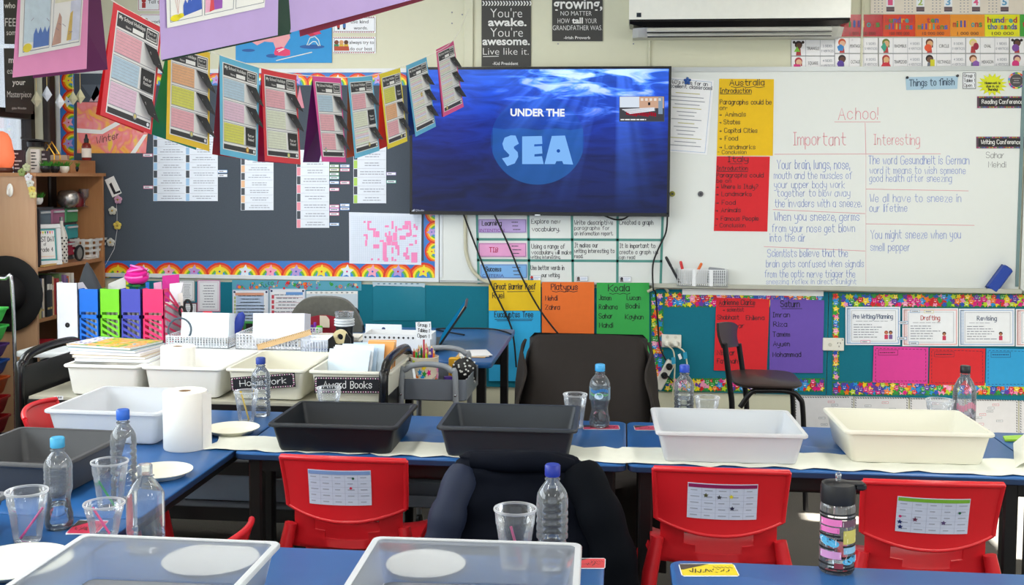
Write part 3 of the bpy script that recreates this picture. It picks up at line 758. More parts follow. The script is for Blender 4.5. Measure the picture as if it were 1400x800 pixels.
for nm, x0, x1, c, num, lab in ((('billions',), 1150, 1207, 'b8202c', '1 000 000 000', 'red place value card reading billions'), (('hundred', 'millions'), 1207, 1251, 'd63d1f', '100 000 000', 'orange-red place value card reading hundred millions'), (('ten', 'millions'), 1251, 1299, 'e0701c', '10 000 000', 'orange place value card reading ten millions'), (('millions',), 1299, 1346, 'e8942c', '1 000 000', 'light orange place value card reading millions'), (('hundred', 'thousands'), 1346, 1394, 'e2de1c', '100 000', 'yellow place value card reading hundred thousands'), (('thousands',), 1394.3, 1440, '3fa03a', '10 000', 'green place value card at the right edge of the frame')):
    P = Flat('place_value_card', lab, 'card', (x0, 20, x1-.3, 50), M(c, .22), group='place value cards')
    for k, s in enumerate(nm):
        y = (37 if len(nm) == 1 else (31, 40)[k]); h = 9 if len(nm) == 1 else 8; w = (x1-x0)*(.86 if len(s) > 4 else .35); a = (x0+x1-w)/2
        for i, ch in enumerate(s): P.bold(ch, a+w*i/len(s), a+w*(i+(.5 if ch in 'il' else .92))/len(s), y, h if ch in 'bdhlti' else h, RC[(i+k) % 6], b=.03)
    P.bold(num, x0+(x1-x0)*.2, x0+(x1-x0)*.82, 48, 4.5, M('4a2a20')); P.done()
cards = [('TRIANGLE', '3', '3', 1081.6, 0, '2a1d1c', '5d3a2a', '7fc03a'), ('SQUARE', '4', '4', 1081.6, 1, 'a8343c', 'e3b595', 'd8357f'), ('PENTAGON', '5', '5', 1141, 0, 'c9502a', 'e3b595', '3a86c8'), ('OCTAGON', '8', '8', 1141, 1, '2a1d1c', '5d3a2a', '5b3f9a'),
         ('RHOMBUS', '4', '4', 1201, 0, '6a7a2a', 'd8a97c', '3a9a80'), ('TRAPEZOID', '4', '4', 1201, 1, 'a83430', 'd8a97c', 'c8283a'), ('CIRCLE', '0', '0', 1260.5, 0, '6a3a26', 'd8a97c', 'e2552a'), ('RECTANGLE', '4', '4', 1260.5, 1, '2a1d1c', '6b4a3a', 'd8d02a'),
         ('OVAL', '1', '0', 1320, 0, 'd8cf70', 'e3c09a', '9c2340'), ('HEXAGON', '6', '6', 1320, 1, '7c4a30', 'e3b595', '8a5aae'), ('HEART', '', '', 1380, 0, '2a1d1c', '5d3a2a', '7a4a9c'), ('OVOID', '', '', 1380, 1, '6a3a5a', 'e3b595', 'd8357f')]
for nm, sd, vx, x, row, hair, skin, shp in cards:
    y0 = (51.5 if x > 1100 else 54.5) if row == 0 else 73.5; y0 = 77 if (row and x < 1100) else y0; y1 = (y0+21.5 if row == 0 else 94.2); y1 = 76.5 if (row == 0 and x < 1100) else y1
    last = x > 1375
    nlab = nm.lower() if not last else ('purple shape at the right edge' if row == 0 else 'pink shape at the right edge')
    P = Flat('shape_card', 'white shape card for the '+nlab+' with a child figure' if last else 'white shape card reading '+nlab+' with a child figure', 'card', (x, y0, x+59.2, y1), M('e9e8ea', .3), group='shape cards')
    P.outline(x, y0, x+59.2, y1, .4, GREYINK); P.rect(x+19.6, y0, x+20, y1, GREYINK); P.rect(x+39.4, y0, x+39.8, y1, GREYINK)
    cx_, cy_ = x+10, y0+7.5
    P.disc(cx_, cy_-.8, 5.2, M(hair), 1); P.disc(cx_+.5, cy_+.8, 4, M(skin), 2)
    if nm in ('TRIANGLE', 'HEART'): P.disc(cx_-6, cy_-4, 2, M(hair), 1); P.disc(cx_+6, cy_-4, 2, M(hair), 1)
    if nm in ('SQUARE', 'TRAPEZOID', 'CIRCLE', 'RHOMBUS'): P.rect(cx_-4.8, cy_, cx_-3, cy_+6, M(hair), 1); P.rect(cx_+3, cy_, cx_+4.8, cy_+6, M(hair), 1)
    P.poly([(cx_-2.5, cy_+4.5), (cx_+2.5, cy_+4.5), (cx_+3.5, y1-.6), (cx_-3.5, y1-.6)], M('6a6f80' if row else 'b03a3a'), 2)
    sx_, sy_ = cx_+(-2 if nm not in ('OVAL', 'RECTANGLE', 'HEXAGON') else 4), cy_+6.5; SM = M(shp)
    k = {'TRIANGLE': 3, 'SQUARE': 4, 'RHOMBUS': 4, 'PENTAGON': 5, 'OCTAGON': 8, 'HEXAGON': 6, 'TRAPEZOID': 4, 'RECTANGLE': 4}.get(nm, 20)
    if nm == 'RECTANGLE': P.rect(sx_-3, sy_-6, sx_+3, y1-.8, SM, 3)
    elif nm == 'TRAPEZOID': P.poly([(cx_-4, sy_-2), (cx_+4, sy_-2), (cx_+7, sy_+4), (cx_-7, sy_+4)], SM, 3)
    elif nm == 'RHOMBUS': P.poly([(sx_-5, sy_-1), (sx_, sy_-8), (sx_+3, sy_-1), (sx_, sy_+6)], SM, 3)
    elif nm == 'SQUARE': P.rect(sx_-4.6, sy_-3, sx_+4, sy_+4, SM, 3)
    elif nm == 'OVAL': P.disc(sx_, sy_-2, 3.8, SM, 3, ry=5)
    else: P.poly([(sx_+5*math.sin(2*PI*i/k), sy_-5*math.cos(2*PI*i/k)) for i in range(k)], SM, 3)
    if not last or True:
        w = min(17.5, 2.2*len(nm)+.5)
        if not last: P.bold(nm, x+29.8-w/2, x+29.8+w/2, (y0+y1)/2+3, 4.6, INK); P.bold(sd+' SIDES', x+43, x+56, (y0+y1)/2-.8, 3.6, GREYINK); P.bold(vx+' VERTICES', x+41, x+58, (y0+y1)/2+6, 3.6, GREYINK)
    P.done()

# ---------------------------------------------------------------- large coloured sheets with marker writing
MK = M('23232a', .6)
WB_L = .0155
def sheet(label, pts, col, lines, lift, rules=(), name='word_sheet'):
    P = Flat(name, label, 'paper sheet', pts, M(col, .75), lift)
    for s, a, c, y, h in lines: P.hand(s, a, c, y, h, MK, w=.125)
    for a, y, c, y2 in rules: P.line(a, y, c, y2, .8, MK)
    return P.done()
wv = lambda a, c, y, n=6: [(a+(c-a)*i/n, y+(1.2 if i % 2 else -.2), a+(c-a)*(i+1)/n, y+(-.2 if i % 2 else 1.2)) for i in range(n)]
sheet('yellow sheet headed Australia on the whiteboard', [(983, 108), (1057.6, 108.6), (1056, 213), (979.6, 213)], 'e9bd18',
      [('Australia', 997, 1044, 117, 8), ('Introduction', 984, 1027, 127.5, 6.5), ('Paragraphs could be', 984, 1054, 143, 6.5), ('on:', 984, 994, 150.6, 6), ('> Animals', 983, 1019, 159.5, 6), ('> States', 983, 1011.5, 170, 6), ('> Capital Cities', 983, 1035, 181.5, 6), ('> Food', 983, 1008, 192, 6), ('> Landmarks', 983, 1032, 204, 6), ('- Conclusion', 981, 1020, 210.5, 5)], WB_L, [(984, 128.8, 1027, 129)]+wv(999, 1045, 119))
sheet('red sheet headed Italy below the yellow sheet on the whiteboard', [(979.5, 213.8), (1052, 214.2), (1048.5, 316.5), (975.6, 315.6)], 'd3232c',
      [('Italy', 995, 1022, 221.4, 7.5), ('Introduction', 980, 1022, 233, 6), ('Paragraphs could', 979.5, 1043, 242.4, 6), ('be on', 979.5, 999, 249.6, 5.5), ('> Where is Italy?', 979, 1035.6, 258, 6), ('> Landmarks', 978.6, 1027, 268, 6), ('> Food', 978.6, 1005, 279.6, 6), ('> Animals', 978, 1012, 290, 6), ('> Famous People', 978, 1036.5, 301.5, 6), ('- Conclusion', 977.6, 1018.5, 310.5, 5.5)], WB_L, [(997, 224, 1014, 224), (980, 234.3, 1022, 234.6)])
sheet('yellow sheet headed Great Barrier Reef under the screen', (669, 382.5, 739.6, 424), 'e6bf1c', [('Great Barrier Reef', 676, 733, 395, 8), ('Ruel', 674, 689.5, 407, 7.5)], .024, [(678, 398, 690, 398), (694, 398.3, 731, 398)])
sheet('sky blue sheet headed Eucalyptus Tree below the yellow sheet', (669, 424.4, 739.6, 520), '2ba6dc', [('Eucalyptus Tree', 677, 729, 433, 8)], .024, [(677, 436, 729, 435.5), (680, 438, 728, 437.5)])
sheet('orange sheet headed Platypus under the screen', (741.4, 385, 812.4, 500), 'e8702a', [('Platypus', 754, 790, 395.5, 8), ('Mehdi', 746, 762.5, 410, 6.5), ('Zahra', 746, 765.5, 422.5, 6.5)], .024, wv(755, 790, 397.5))
sheet('green sheet headed Koala under the screen', (816, 386, 887.6, 505), '36a64e', [('Koala', 832, 860, 397.5, 9), ('Jason', 819, 835.5, 409.5, 6.5), ('Lucan', 857, 876, 409.5, 6.5), ('Raihana', 819, 844, 422, 6.5), ('Bodhi', 856, 874, 421, 6.5), ('Sahar', 819, 837, 434.5, 6.5), ('Kayhan', 855, 879.5, 435.5, 6.5), ('Mahdi', 819.5, 838, 447, 6.5)], .024, wv(833, 862, 400.5))
sheet('red name sheet behind the black chair on the teal pinboard', [(979, 406.4), (1051.6, 408.6), (1047.5, 508.4), (975.5, 505.6)], 'd8222c', [('Adrienne Clarke', 982.6, 1031.5, 416.5, 7), ('> scientist', 988, 1016.5, 425.5, 5.5), ('Shabhast', 980.5, 1010, 436, 6), ('Ehilena', 1019.5, 1044, 437, 6), ('Akbaar', 986, 1016.5, 447.5, 6), ('Nistar', 980, 1004, 484.5, 6.5), ('Fatimah', 980, 1008, 496, 6.5)], .018, [(983, 418.5, 1031, 419)])
sheet('purple name sheet headed Saturn on the teal pinboard', [(1052.4, 408.6), (1126, 410), (1124, 509.4), (1051.2, 508.6)], '6a4fae', [('Saturn', 1066.6, 1092, 419, 8.5), ('Imran', 1056, 1079, 433, 6.5), ('Riza', 1057, 1075, 446, 6.5), ('Tamem', 1056, 1079, 459.5, 6.5), ('Ayuen', 1056.5, 1079, 472.5, 6.5), ('Mohammad', 1056, 1094, 487, 6.5)], .018, [(1068, 421.5, 1096, 421.5)])
P = Flat('paper_strip', 'long blank white paper strip under the whiteboard ledge', 'paper strip', [(932.5, 392), (1125, 393.5), (1125, 404.5), (932.5, 402.5)], WHITE, .018); P.done()

# things held to the whiteboard
P = Flat('letter_sheet', 'white letter with a blue border half behind the screen', 'paper sheet', [(905, 104.5), (976, 110.5), (966.5, 212), (899, 206)], PAPER, WB_L)
P.line(915, 108, 972.5, 112.7, .6, M('9db4d8')); P.line(972.5, 112.7, 963.5, 209, .6, M('9db4d8')); P.line(963.5, 209, 910, 204.7, .6, M('9db4d8'))
P.hand("6D's rules for an", 919, 967, 114.5, 5, M('5a5a64'), y1=118, w=.16); P.hand('excellent classroom!', 912, 973, 119.5, 5, M('5a5a64'), y1=123.5, w=.16)
for k in range(15): y = 128+k*5.1; w = random.uniform(10, 24); P.line(940-w-k*.25, y-w*.07, 940+w-k*.3, y+w*.07, 1.0, GREYINK if k % 4 else M('b5b06a'))
P.done()
def flower_magnet(name, label, x, y, col, r, petals=5):
    p = wall(x, y, WB_L+.001); b = MB(); b.lathe([(.001, 0), (r, 0), (r, .004), (r*.6, .009), (.001, .010)], col, p, 14, rot=(R(90), 0, 0))
    for i in range(petals): b.ball(p+Vector((r*1.1*math.sin(2*PI*i/petals), -.004, r*1.1*math.cos(2*PI*i/petals))), r*.62, col, 8, 5, (1, .5, 1))
    tag(b.build(name, None, p), label, 'magnet')
flower_magnet('flower_magnet', 'blue flower magnet holding the white letter', 939.5, 111, M('1d4e9c', .3), .012)
for nm, lab, x, y, c in (('round_magnet', 'small yellow-green round magnet beside the screen', 919, 265, '9a9a3c'), ('round_magnet', 'small grey round magnet left of the red sheet', 957.5, 265, '6f6f74')):
    p = wall(x, y, WB_L); b = MB(); b.lathe([(.001, 0), (.015, 0), (.015, .006), (.011, .010), (.009, .008), (.001, .008)], M(c, .35), p, 16, rot=(R(90), 0, 0)); b.lathe([(.006, .008), (.006, .012), (.001, .013)], M('3a3a3e', .3), p, 12, rot=(R(90), 0, 0)); tag(b.build(nm, None, p), lab, 'magnet')
for lab, q, c in (('small name magnet with a red and blue figure', (724.5, 376.2, 740, 383.2), 'b8342e'), ('small name magnet with a dark figure, between two columns', (788, 377.4, 804, 384), '5a4a48'), ('small name magnet below the cell reading create a graph', (847, 378, 863, 385), '3a3a44')):
    P = Flat('name_magnet', lab, 'magnet', q, LAM, WB_L+.001, .003, 'name magnets under the screen'); P.disc(q[0]+3, q[1]+2.6, 2, M(c)); P.rect(q[0]+1, q[1]+4, q[0]+5.2, q[3]-.4, M('3d6fae' if c == 'b8342e' else '77706a')); P.print(q[0]+6, q[1]+1.5, q[2]-.8, q[3]-1.5, 2, M('6a8fc8')); P.outline(*q, .4, GREYINK, 1); P.done()
for lab, q, c, l1, l2, cs in (('purple card reading Learning Intention', (654.5, 299.5, 720, 318), 'b9a3d8', ('Learning', 659.5, 686, 308), ('INTENTION', 656.5, 690, 316.8), 0), ('pink card reading TIB', (655, 332, 720, 351), 'e8a3d0', ('TIB', 669.5, 681, 344.5), None, 1), ('light blue card reading Success Criteria', (657, 361, 721, 380), '7fb4ea', ('Success', 664.5, 685.5, 370.5), ('CRITERIA', 660, 689.5, 378.6), 2)):
    P = Flat('heading_card', lab, 'card', q, M(c, .35), WB_L+.001, .002); P.outline(q[0]+.8, q[1]+.8, q[2]-.8, q[3]-.8, .5, M('6a5a8a')); P.hand(l1[0], l1[1], l1[2], l1[3], 6.2, MK if cs != 1 else M('c8285a'), w=.15)
    if l2: P.bold(l2[0], l2[1], l2[2], l2[3], 4.4, M('8a4a9a') if cs == 0 else M('4a5aa0'))
    for k in range(3): P.print(q[2]-20+k, q[1]+3+5*k, q[2]-6, q[1]+5.4+5*k, 1, M('4a4a5a'), th=.5)
    P.done()
P = Flat('title_strip', 'pale blue strip reading Things to finish', 'sign', [(1237, 106), (1308.5, 104.4), (1307.5, 121.8), (1238, 123.5)], M('a8c6da', .5), WB_L); P.hand('Things to finish', 1242, 1303, 118.2, 9, M('3a5068'), y1=116.2, w=.12); P.done()
for lab, x, y in (('dark magnet at the left end of the pale blue strip', 1239, 106.5), ('dark magnet at the right end of the pale blue strip', 1307.5, 104)):
    p = wall(x, y, WB_L+.0015); b = MB(); b.lathe([(.001, 0), (.007, 0), (.007, .006), (.001, .008)], M('33333a', .3), p, 12, rot=(R(90), 0, 0)); tag(b.build('round_magnet', None, p), lab, 'magnet')
P = Flat('group_card', 'small white card with three groups, right of the pale blue strip', 'card', (1314.5, 99.5, 1333, 122), LAM, WB_L, .002); P.outline(1314.7, 99.7, 1332.8, 121.8, .7, INK)
for k, (s, c) in enumerate((('Group 1', 1), ('Tables 1', 2), ('Open 1', 3))): P.hand(s, 1316.5, 1331, 105.8+6.6*k, 4.2, INK, w=.14); P.rect(1315, 107+6.6*k, 1332.6, 107.3+6.6*k, GREYINK)
P.done()
P = Flat('starburst_card', 'yellow starburst card on the whiteboard', 'card', [(1355+(21 if i % 2 == 0 else 13.5)*math.cos(2*PI*i/32+.2), 116+(15.5 if i % 2 == 0 else 10.5)*math.sin(2*PI*i/32+.2)) for i in range(32)], M('dbe018', .5), WB_L, .002)
for k, s in enumerate(('Homework is', 'due in on', 'Thursday!')): P.hand(s, 1345+2*k, 1366-2*k, 115.4+4.4*k, 3.2, INK, w=.2)
P.done()
P = Flat('round_badge', 'round dark badge with a multicoloured rim at the right edge', 'badge', [(1388+11.5*math.cos(2*PI*i/28), 110.5+11.5*math.sin(2*PI*i/28)) for i in range(28)], M('d8d4cc', .4), WB_L, .002)
for i in range(18): P.arc(1388, 110.5, 9.2, 11.3, i*20, i*20+20, STARC[i % 10])
P.disc(1388, 110.5, 9, M('4a4648', .4)); P.print(1382, 106, 1394, 115, 3, M('b8b0b0'), ctr=True); P.done()
for lab, q, s in (('black sign reading Reading Conference', (1334.5, 132, 1402, 148), 'Reading Conference'), ('black sign reading Writing Conference', (1333.5, 187, 1400, 203), 'Writing Conference')):
    P = Flat('conference_sign', lab, 'sign', q, M('57404e', .5), WB_L, .002, 'conference signs')
    for i in range(28): P.rect(q[0]+.8+2.3*i, q[1]+.6, q[0]+2+2.3*i, q[1]+1.8, STARC[(i*3) % 10]); P.rect(q[0]+.8+2.3*i, q[3]-1.8, q[0]+2+2.3*i, q[3]-.6, STARC[(i*7) % 10])
    P.rect(q[0]+2.6, q[1]+2.4, q[2]-2.6, q[3]-2.4, M('1d1c22', .5), 2); P.hand(s, q[0]+6.5, q[2]-6, q[1]+10, 5.5, W2, 3, w=.16); P.done()

# ---------------------------------------------------------------- writing process cards and colour cards
for lab, q, s, c, sc in (('blue-bordered card headed Pre Writing and Planning', (1155, 419, 1229.5, 471), 'Pre Writing/Planning', '9db8dc', '5a6a8a'), ('pink-bordered card headed Drafting', (1232.5, 421, 1308.5, 472.5), 'Drafting', 'e5b0b0', 'c05a5a'), ('blue-bordered card headed Revising', (1309.5, 421.5, 1385.5, 472.5), 'Revising', 'a9bfe0', '4a5a7a'), ('pink-bordered card cut off by the right edge of the frame', (1387, 422, 1460, 473), 'Editing', 'e5b0b0', 'c05a5a')):
    P = Flat('writing_process_card', lab, 'card', q, LAM, .018, .001, 'writing process cards'); B = M(c, .4)
    for i in range(24): P.poly([(q[0]+2, q[1]+2.4+2*i), (q[0]+4.5, q[1]+1.4+2*i), (q[0]+7, q[1]+2.4+2*i), (q[0]+7, q[1]+3.4+2*i), (q[0]+4.5, q[1]+2.4+2*i), (q[0]+2, q[1]+3.4+2*i)], B)
    P.outline(q[0]+1.6, q[1]+1.6, q[2]-1.6, q[3]-1.6, 1.4, B); P.outline(q[0]+8, q[1]+5, q[2]-6, q[3]-5, .4, GREYINK, 2)
    w = {'Pre Writing/Planning': 54}.get(s, 26); s = '' if s == 'Editing' else s; xm = (q[0]+q[2])/2
    if s: P.hand(s, xm-w/2, xm+w/2, q[1]+16, 6, M(sc), w=.14)
    P.print(q[0]+14, q[1]+18.5, q[2]-14, q[1]+20.5, 1, GREYINK); P.print(q[0]+11, q[1]+22.5, q[2]-22, q[1]+43, 6, GREYINK)
    for k, (hx, bc) in enumerate(((q[2]-19, 'c8385a'), (q[2]-13, '7a5a9a'))[:2 if w == 54 else 1]): P.disc(hx, q[3]-17, 2.6, M('4a2a22' if k or w < 54 else 'a8402a')); P.disc(hx, q[3]-16, 1.8, M('b87a58'), 2); P.rect(hx-2.4, q[3]-14, hx+2.4, q[3]-8, M(bc))
    P.done()
for lab, q, c in (('magenta card below the writing process cards', [(1193.5, 472.6), (1268, 474.5), (1267, 524), (1192, 522)], 'dc3a98'), ('red card below the drafting card', [(1270, 475), (1345.5, 476), (1344.5, 526.5), (1269, 525)], 'd3202a'), ('sky blue card below the revising card', [(1347, 475.5), (1425, 477), (1424, 528.5), (1346, 527)], '2a9cd4')):
    P = Flat('colour_card', lab, 'card', pts := q, M(c, .55), .018, .001, 'blank colour cards'); x0, y0 = q[0]; x1, y1 = q[2]; D = M('5a2038' if c != '2a9cd4' else '1d4a78')
    for i in range(14): P.line(x0+3+5*i, y0+3+.12*i, x0+6+5*i, y0+3+.12*i, .7, D); P.line(x0+2+5*i, y1-4, x0+5+5*i, y1-3.7, .7, D)
    for i in range(9): P.line(x0+2.5, y0+4+5*i, x0+2.3, y0+7+5*i, .7, D); P.line(x1-2.5, y0+5+5*i, x1-2.7, y0+8+5*i, .7, D)
    P.outline(x0+6, y0+5, x0+33, y0+12.5, .5, D); P.print(x0+8, y0+7, x0+31, y0+10.5, 1, D, th=.35); P.done()
def small_tag(label, x, y, edge, group, lift=.0205, w=13, h=4.2):
    P = Flat('name_tag', label, 'name tag', (x-w/2, y-h/2, x+w/2, y+h/2), M(edge, .4), lift, .001, group); P.rect(x-w/2+.6, y-h/2+.6, x+w/2-.6, y+h/2-.6, LAM); P.print(x-w/2+2, y-1, x+w/2-2, y+1, 1, M('6a6a78'), th=.6); P.done()
for lab, x, y, e in (('blue-edged name tag on the upper seam of the Planning and Drafting cards', 1233.5, 440.5, '6f9cc8'), ('blue-edged name tag on the lower seam of the Planning and Drafting cards', 1232, 462, '6f9cc8'), ('blue-edged name tag on the top edge of the Drafting card', 1249.5, 425, '6f9cc8'), ('yellow-edged name tag on the top edge of the Drafting card', 1268.5, 425.5, 'd8cf8a'), ('blue-edged name tag at the foot of the Drafting card', 1248, 468.5, '6f9cc8'), ('pink-edged name tag at the foot of the Planning card', 1182, 466.5, 'e06a9a')): small_tag(lab, x, y, e, 'name tags on the writing process cards')
# label boards on the wall below the pinboards
for lab, q in (('white planning sheet below the socket, leftmost of its row', (1086, 541, 1166.5, 590)), ('white planning sheet behind the cream tub', (1168, 542, 1241.5, 592)), ('white planning sheet behind the cup and cream tub', (1244, 543, 1318, 594)), ('white planning sheet behind the bottle with the black cap', (1321, 545, 1391.5, 597)), ('white planning sheet at the right edge of the frame', (1393.5, 546, 1470, 599))):
    P = Flat('planning_sheet', lab, 'paper sheet', q, M('dedee2', .3), .003, .001, 'planning sheets below the pinboards')
    for i in range(22):
        P.line(q[0]+1+3.4*i, q[1]+1.5, q[0]+3+3.4*i, q[1]+2.6, 1, INK); P.line(q[0]+1+3.4*i, q[3]-2.5, q[0]+3+3.4*i, q[3]-1.4, 1, INK)
    for i in range(12): P.line(q[0]+1.3, q[1]+4+3.6*i, q[0]+2.2, q[1]+6+3.6*i, 1, INK); P.line(q[2]-2.2, q[1]+4+3.6*i, q[2]-1.3, q[1]+6+3.6*i, 1, INK)
    for i in range(9):
        x, y = random.uniform(q[0]+8, q[2]-16), q[1]+7+4.4*i; P.rect(x, y, x+9, y+2.8, M('d06a7a' if i % 3 == 0 else '8a8a92')); P.rect(x+.5, y+.5, x+8.5, y+2.3, LAM, 2); P.print(x+1.5, y+.9, x+7.5, y+2, 1, INK, 3)
    P.done()

# ---------------------------------------------------------------- learning sheets and tags on the grey pinboard
def checklist(label, q, col, n, cols=1):
    P = Flat('checklist_sheet', label, 'paper sheet', q, M('dfe6f0', .2), .0135, .001); w = (q[2]-q[0])/cols; h = (q[3]-q[1])/n
    for c in range(cols):
        x = q[0]+c*w
        for i in range(n):
            y = q[1]+i*h; P.rect(x+.6, y+.6, x+5.4, y+h-.3, M(col, .4) if i % 2 == 0 else M('3a3f48', .4)); P.rect(x+6, y+h-.25, x+w-1, y+h, GREYINK); P.print(x+9, y+h*.22, x+w-3, y+h*.78, 2, M('9aa0ae'), ctr=True, th=.35)
    P.done()
checklist('white checklist of two columns edged pale blue, below the yellow holiday card', (211, 180, 299, 275), '9cc3e6', 9, 2)
checklist('white checklist edged peach on the grey pinboard', (330.5, 205, 375, 287.5), 'e8b98c', 8)
checklist('white checklist edged pink on the grey pinboard', (406.5, 205, 451, 311.5), 'e890a0', 9)
checklist('white checklist edged lime green on the grey pinboard', (484, 195, 528.7, 278), 'a8cf5a', 7)
ORD = ['topmost', 'second from the top', 'third from the top', 'fourth from the top', 'fifth from the top', 'sixth from the top', 'seventh from the top', 'eighth from the top', 'lowest']
for i, (y, e) in enumerate(((227, '5aa05a'), (232, 'b8b85a'), (238, '5aa05a'), (243, '5ab0a0'), (249.6, '6a9cd8'), (259, 'e06a9a'), (282, 'e06a9a'), (286.5, 'c05ad0'), (292.5, 'e06a9a'), (306.6, '6a9cd8'))): small_tag('name tag in the column right beside the pink-edged checklist, '+(ORD[i] if i < 8 else 'ninth from the top' if i == 8 else 'lowest'), 458, y, e, 'name tags on the grey pinboard', .0135)
for i, (y, e) in enumerate(((227, '6a9cd8'), (232.3, 'e06a9a'), (249.8, 'e06a9a'), (280.5, '6a9cd8'), (285.3, '5a8ad8'))): small_tag('name tag in the outer column beside the pink-edged checklist, '+(ORD[i] if i < 4 else 'lowest'), 472.4, y, e, 'name tags on the grey pinboard', .0135)
for lab, x, y, e in (('upper name tag beside the blue-edged checklist', 305.6, 234.4, '6a9cd8'), ('lower name tag beside the blue-edged checklist', 305.6, 240, 'b8c0d0'), ('upper name tag between the bookcase and the blue-edged checklist', 203.5, 212.3, 'e06a9a'), ('lower name tag between the bookcase and the blue-edged checklist', 204, 256, 'e06a9a'), ('upper name tag beside the lime-edged checklist', 535.7, 237.6, 'a08ac8'), ('lower name tag beside the lime-edged checklist', 535.7, 248.4, '5ab0a0')): small_tag(lab, x, y, e, 'name tags on the grey pinboard', .0135)
P = Flat('grid_poster', 'white grid poster with scattered pink squares below the screen corner', 'poster', [(478, 290), (577, 292.5), (576.5, 362), (478.5, 360)], M('dfe8f6', .35), .0135)
for i in range(33): P.line(484+2.75*i, 296, 484+2.75*i, 357.5, .18, M('b8c8dc'))
for i in range(23): P.line(481, 296+2.75*i, 574.5, 297+2.75*i, .18, M('b8c8dc'))
PINK = M('f48cc0', .5)
runs = [(498, 302, 1, 0), (503, 302, 2, 0), (503, 305, 1, 2), (504, 312, 4, 0), (511, 313, 1, 3), (514, 316, 2, 2), (498, 320, 2, 0), (501, 322, 1, 1), (500, 328, 1, 2), (511, 334, 3, 1), (520, 328, 2, 0), (527, 318, 1, 1), (532, 316, 1, 1), (529, 322, 3, 2), (536, 302, 1, 3), (541, 309, 1, 2), (538, 318, 2, 3), (524, 331, 2, 8), (530, 327, 2, 2), (536, 330, 3, 1), (541, 335, 2, 1), (544, 338, 1, 3), (547, 322, 3, 1), (551, 308, 3, 1), (554, 302, 3, 1), (560, 304, 1, 3), (566, 306, 1, 1), (569, 309, 1, 1), (556, 318, 2, 1), (561, 314, 1, 2), (565, 321, 2, 0), (568, 328, 1, 1), (560, 333, 2, 0), (556, 338, 1, 2), (552, 345, 2, 1), (555, 349, 2, 1), (563, 345, 3, 4), (568, 345, 1, 2), (508, 353, 1, 0), (517, 353, 1, 0), (526, 352, 2, 1), (536, 351, 1, 1), (540, 354, 1, 0), (536, 338, 1, 2), (527, 308, 2, 0), (545, 312, 2, 0)]
for i, (x, y, nx, ny) in enumerate(runs): P.rect(x, y, x+2.75*max(nx, 1), y+2.75*(ny+1), PINK, 1.5+.05*i)
P.done()
# painted sheets in the corner, pennants, ornaments
PNT = mottled('marbled_paint', ['f79a3a', 'f8b850', 'f4827c', 'f6949a', 'f8d24a'], 9, .5, 1.2)
P = Flat('painted_sheet', 'orange and pink painted sheet with white diagonal bands in the corner', 'painting', [(107, 140), (207, 140), (201, 209.5), (107, 209.5)], PNT, .0135); P.poly([(107, 175.5), (140, 178), (163, 165), (166, 170), (142, 183.5), (107, 181.5)], WHITE, 2); P.poly([(180, 209.5), (198, 184), (203, 184), (187, 209.5)], WHITE, 2); P.hand('Winter', 134, 164, 197, 9, M('5a4038'), y1=189, w=.1); pass
for k in range(6): P.line(150+6*k, 158+2*k, 156+6*k, 161+k, .6, M('a05a40'))
P.done()
for lab, pts, c in (('dark grey paper pennant left of the red holiday card', [(113, 116), (147, 116), (130, 139)], '5a6470'), ('pale pink paper pennant beside the grey pennant', [(124, 139), (134, 117), (144, 139)], 'd0b0b8'), ('pale pink paper pennant between the red and the magenta holiday cards', [(405, 148), (411, 118), (417, 148)], 'd890a0')):
    P = Flat('pennant', lab, 'pennant', pts, M(c, .7), .015, .001, 'paper pennants'); P.done()
P = Flat('letter_card', 'white tilted card with a black letter L beside the bookcase', 'card', [(145, 246), (157, 240.5), (168, 264), (155.5, 270)], WHITE, .014, .002); P.poly([(151, 252), (154, 249.5), (160, 262.5), (166, 260), (166.5, 263), (157.5, 266)], MK); P.done()
g = thing('flower_garland', 'thread of four paper flowers hanging from the letter card', 'garland', wall(161, 330, .02)); off = Vector(g.location)
b = MB(); b.tube([wall(160, 266, .016), wall(162, 290, .018), wall(162, 315, .018), wall(158, 340, .016), wall(146, 362, .016)], .0012, PAPER, 5); b.build('thread', g, off)
for x, y, c, nm in ((164, 273, 'c89ab4', 'pink'), (156.5, 288, 'cfcfc4', 'white'), (163, 308, 'd8c05a', 'yellow'), (154, 331, 'c4c4be', 'cream')):
    b = MB(); p = wall(x, y, .024)
    for i in range(5): b.ball(p+Vector((.014*math.sin(2*PI*i/5), 0, .014*math.cos(2*PI*i/5))), .012, M(c, .8), 8, 5, (1, .45, 1))
    b.ball(p+Vector((0, -.006, 0)), .006, M('b89a4a'), 8, 5); tag(b.build('flower', g, off), nm+' paper flower')

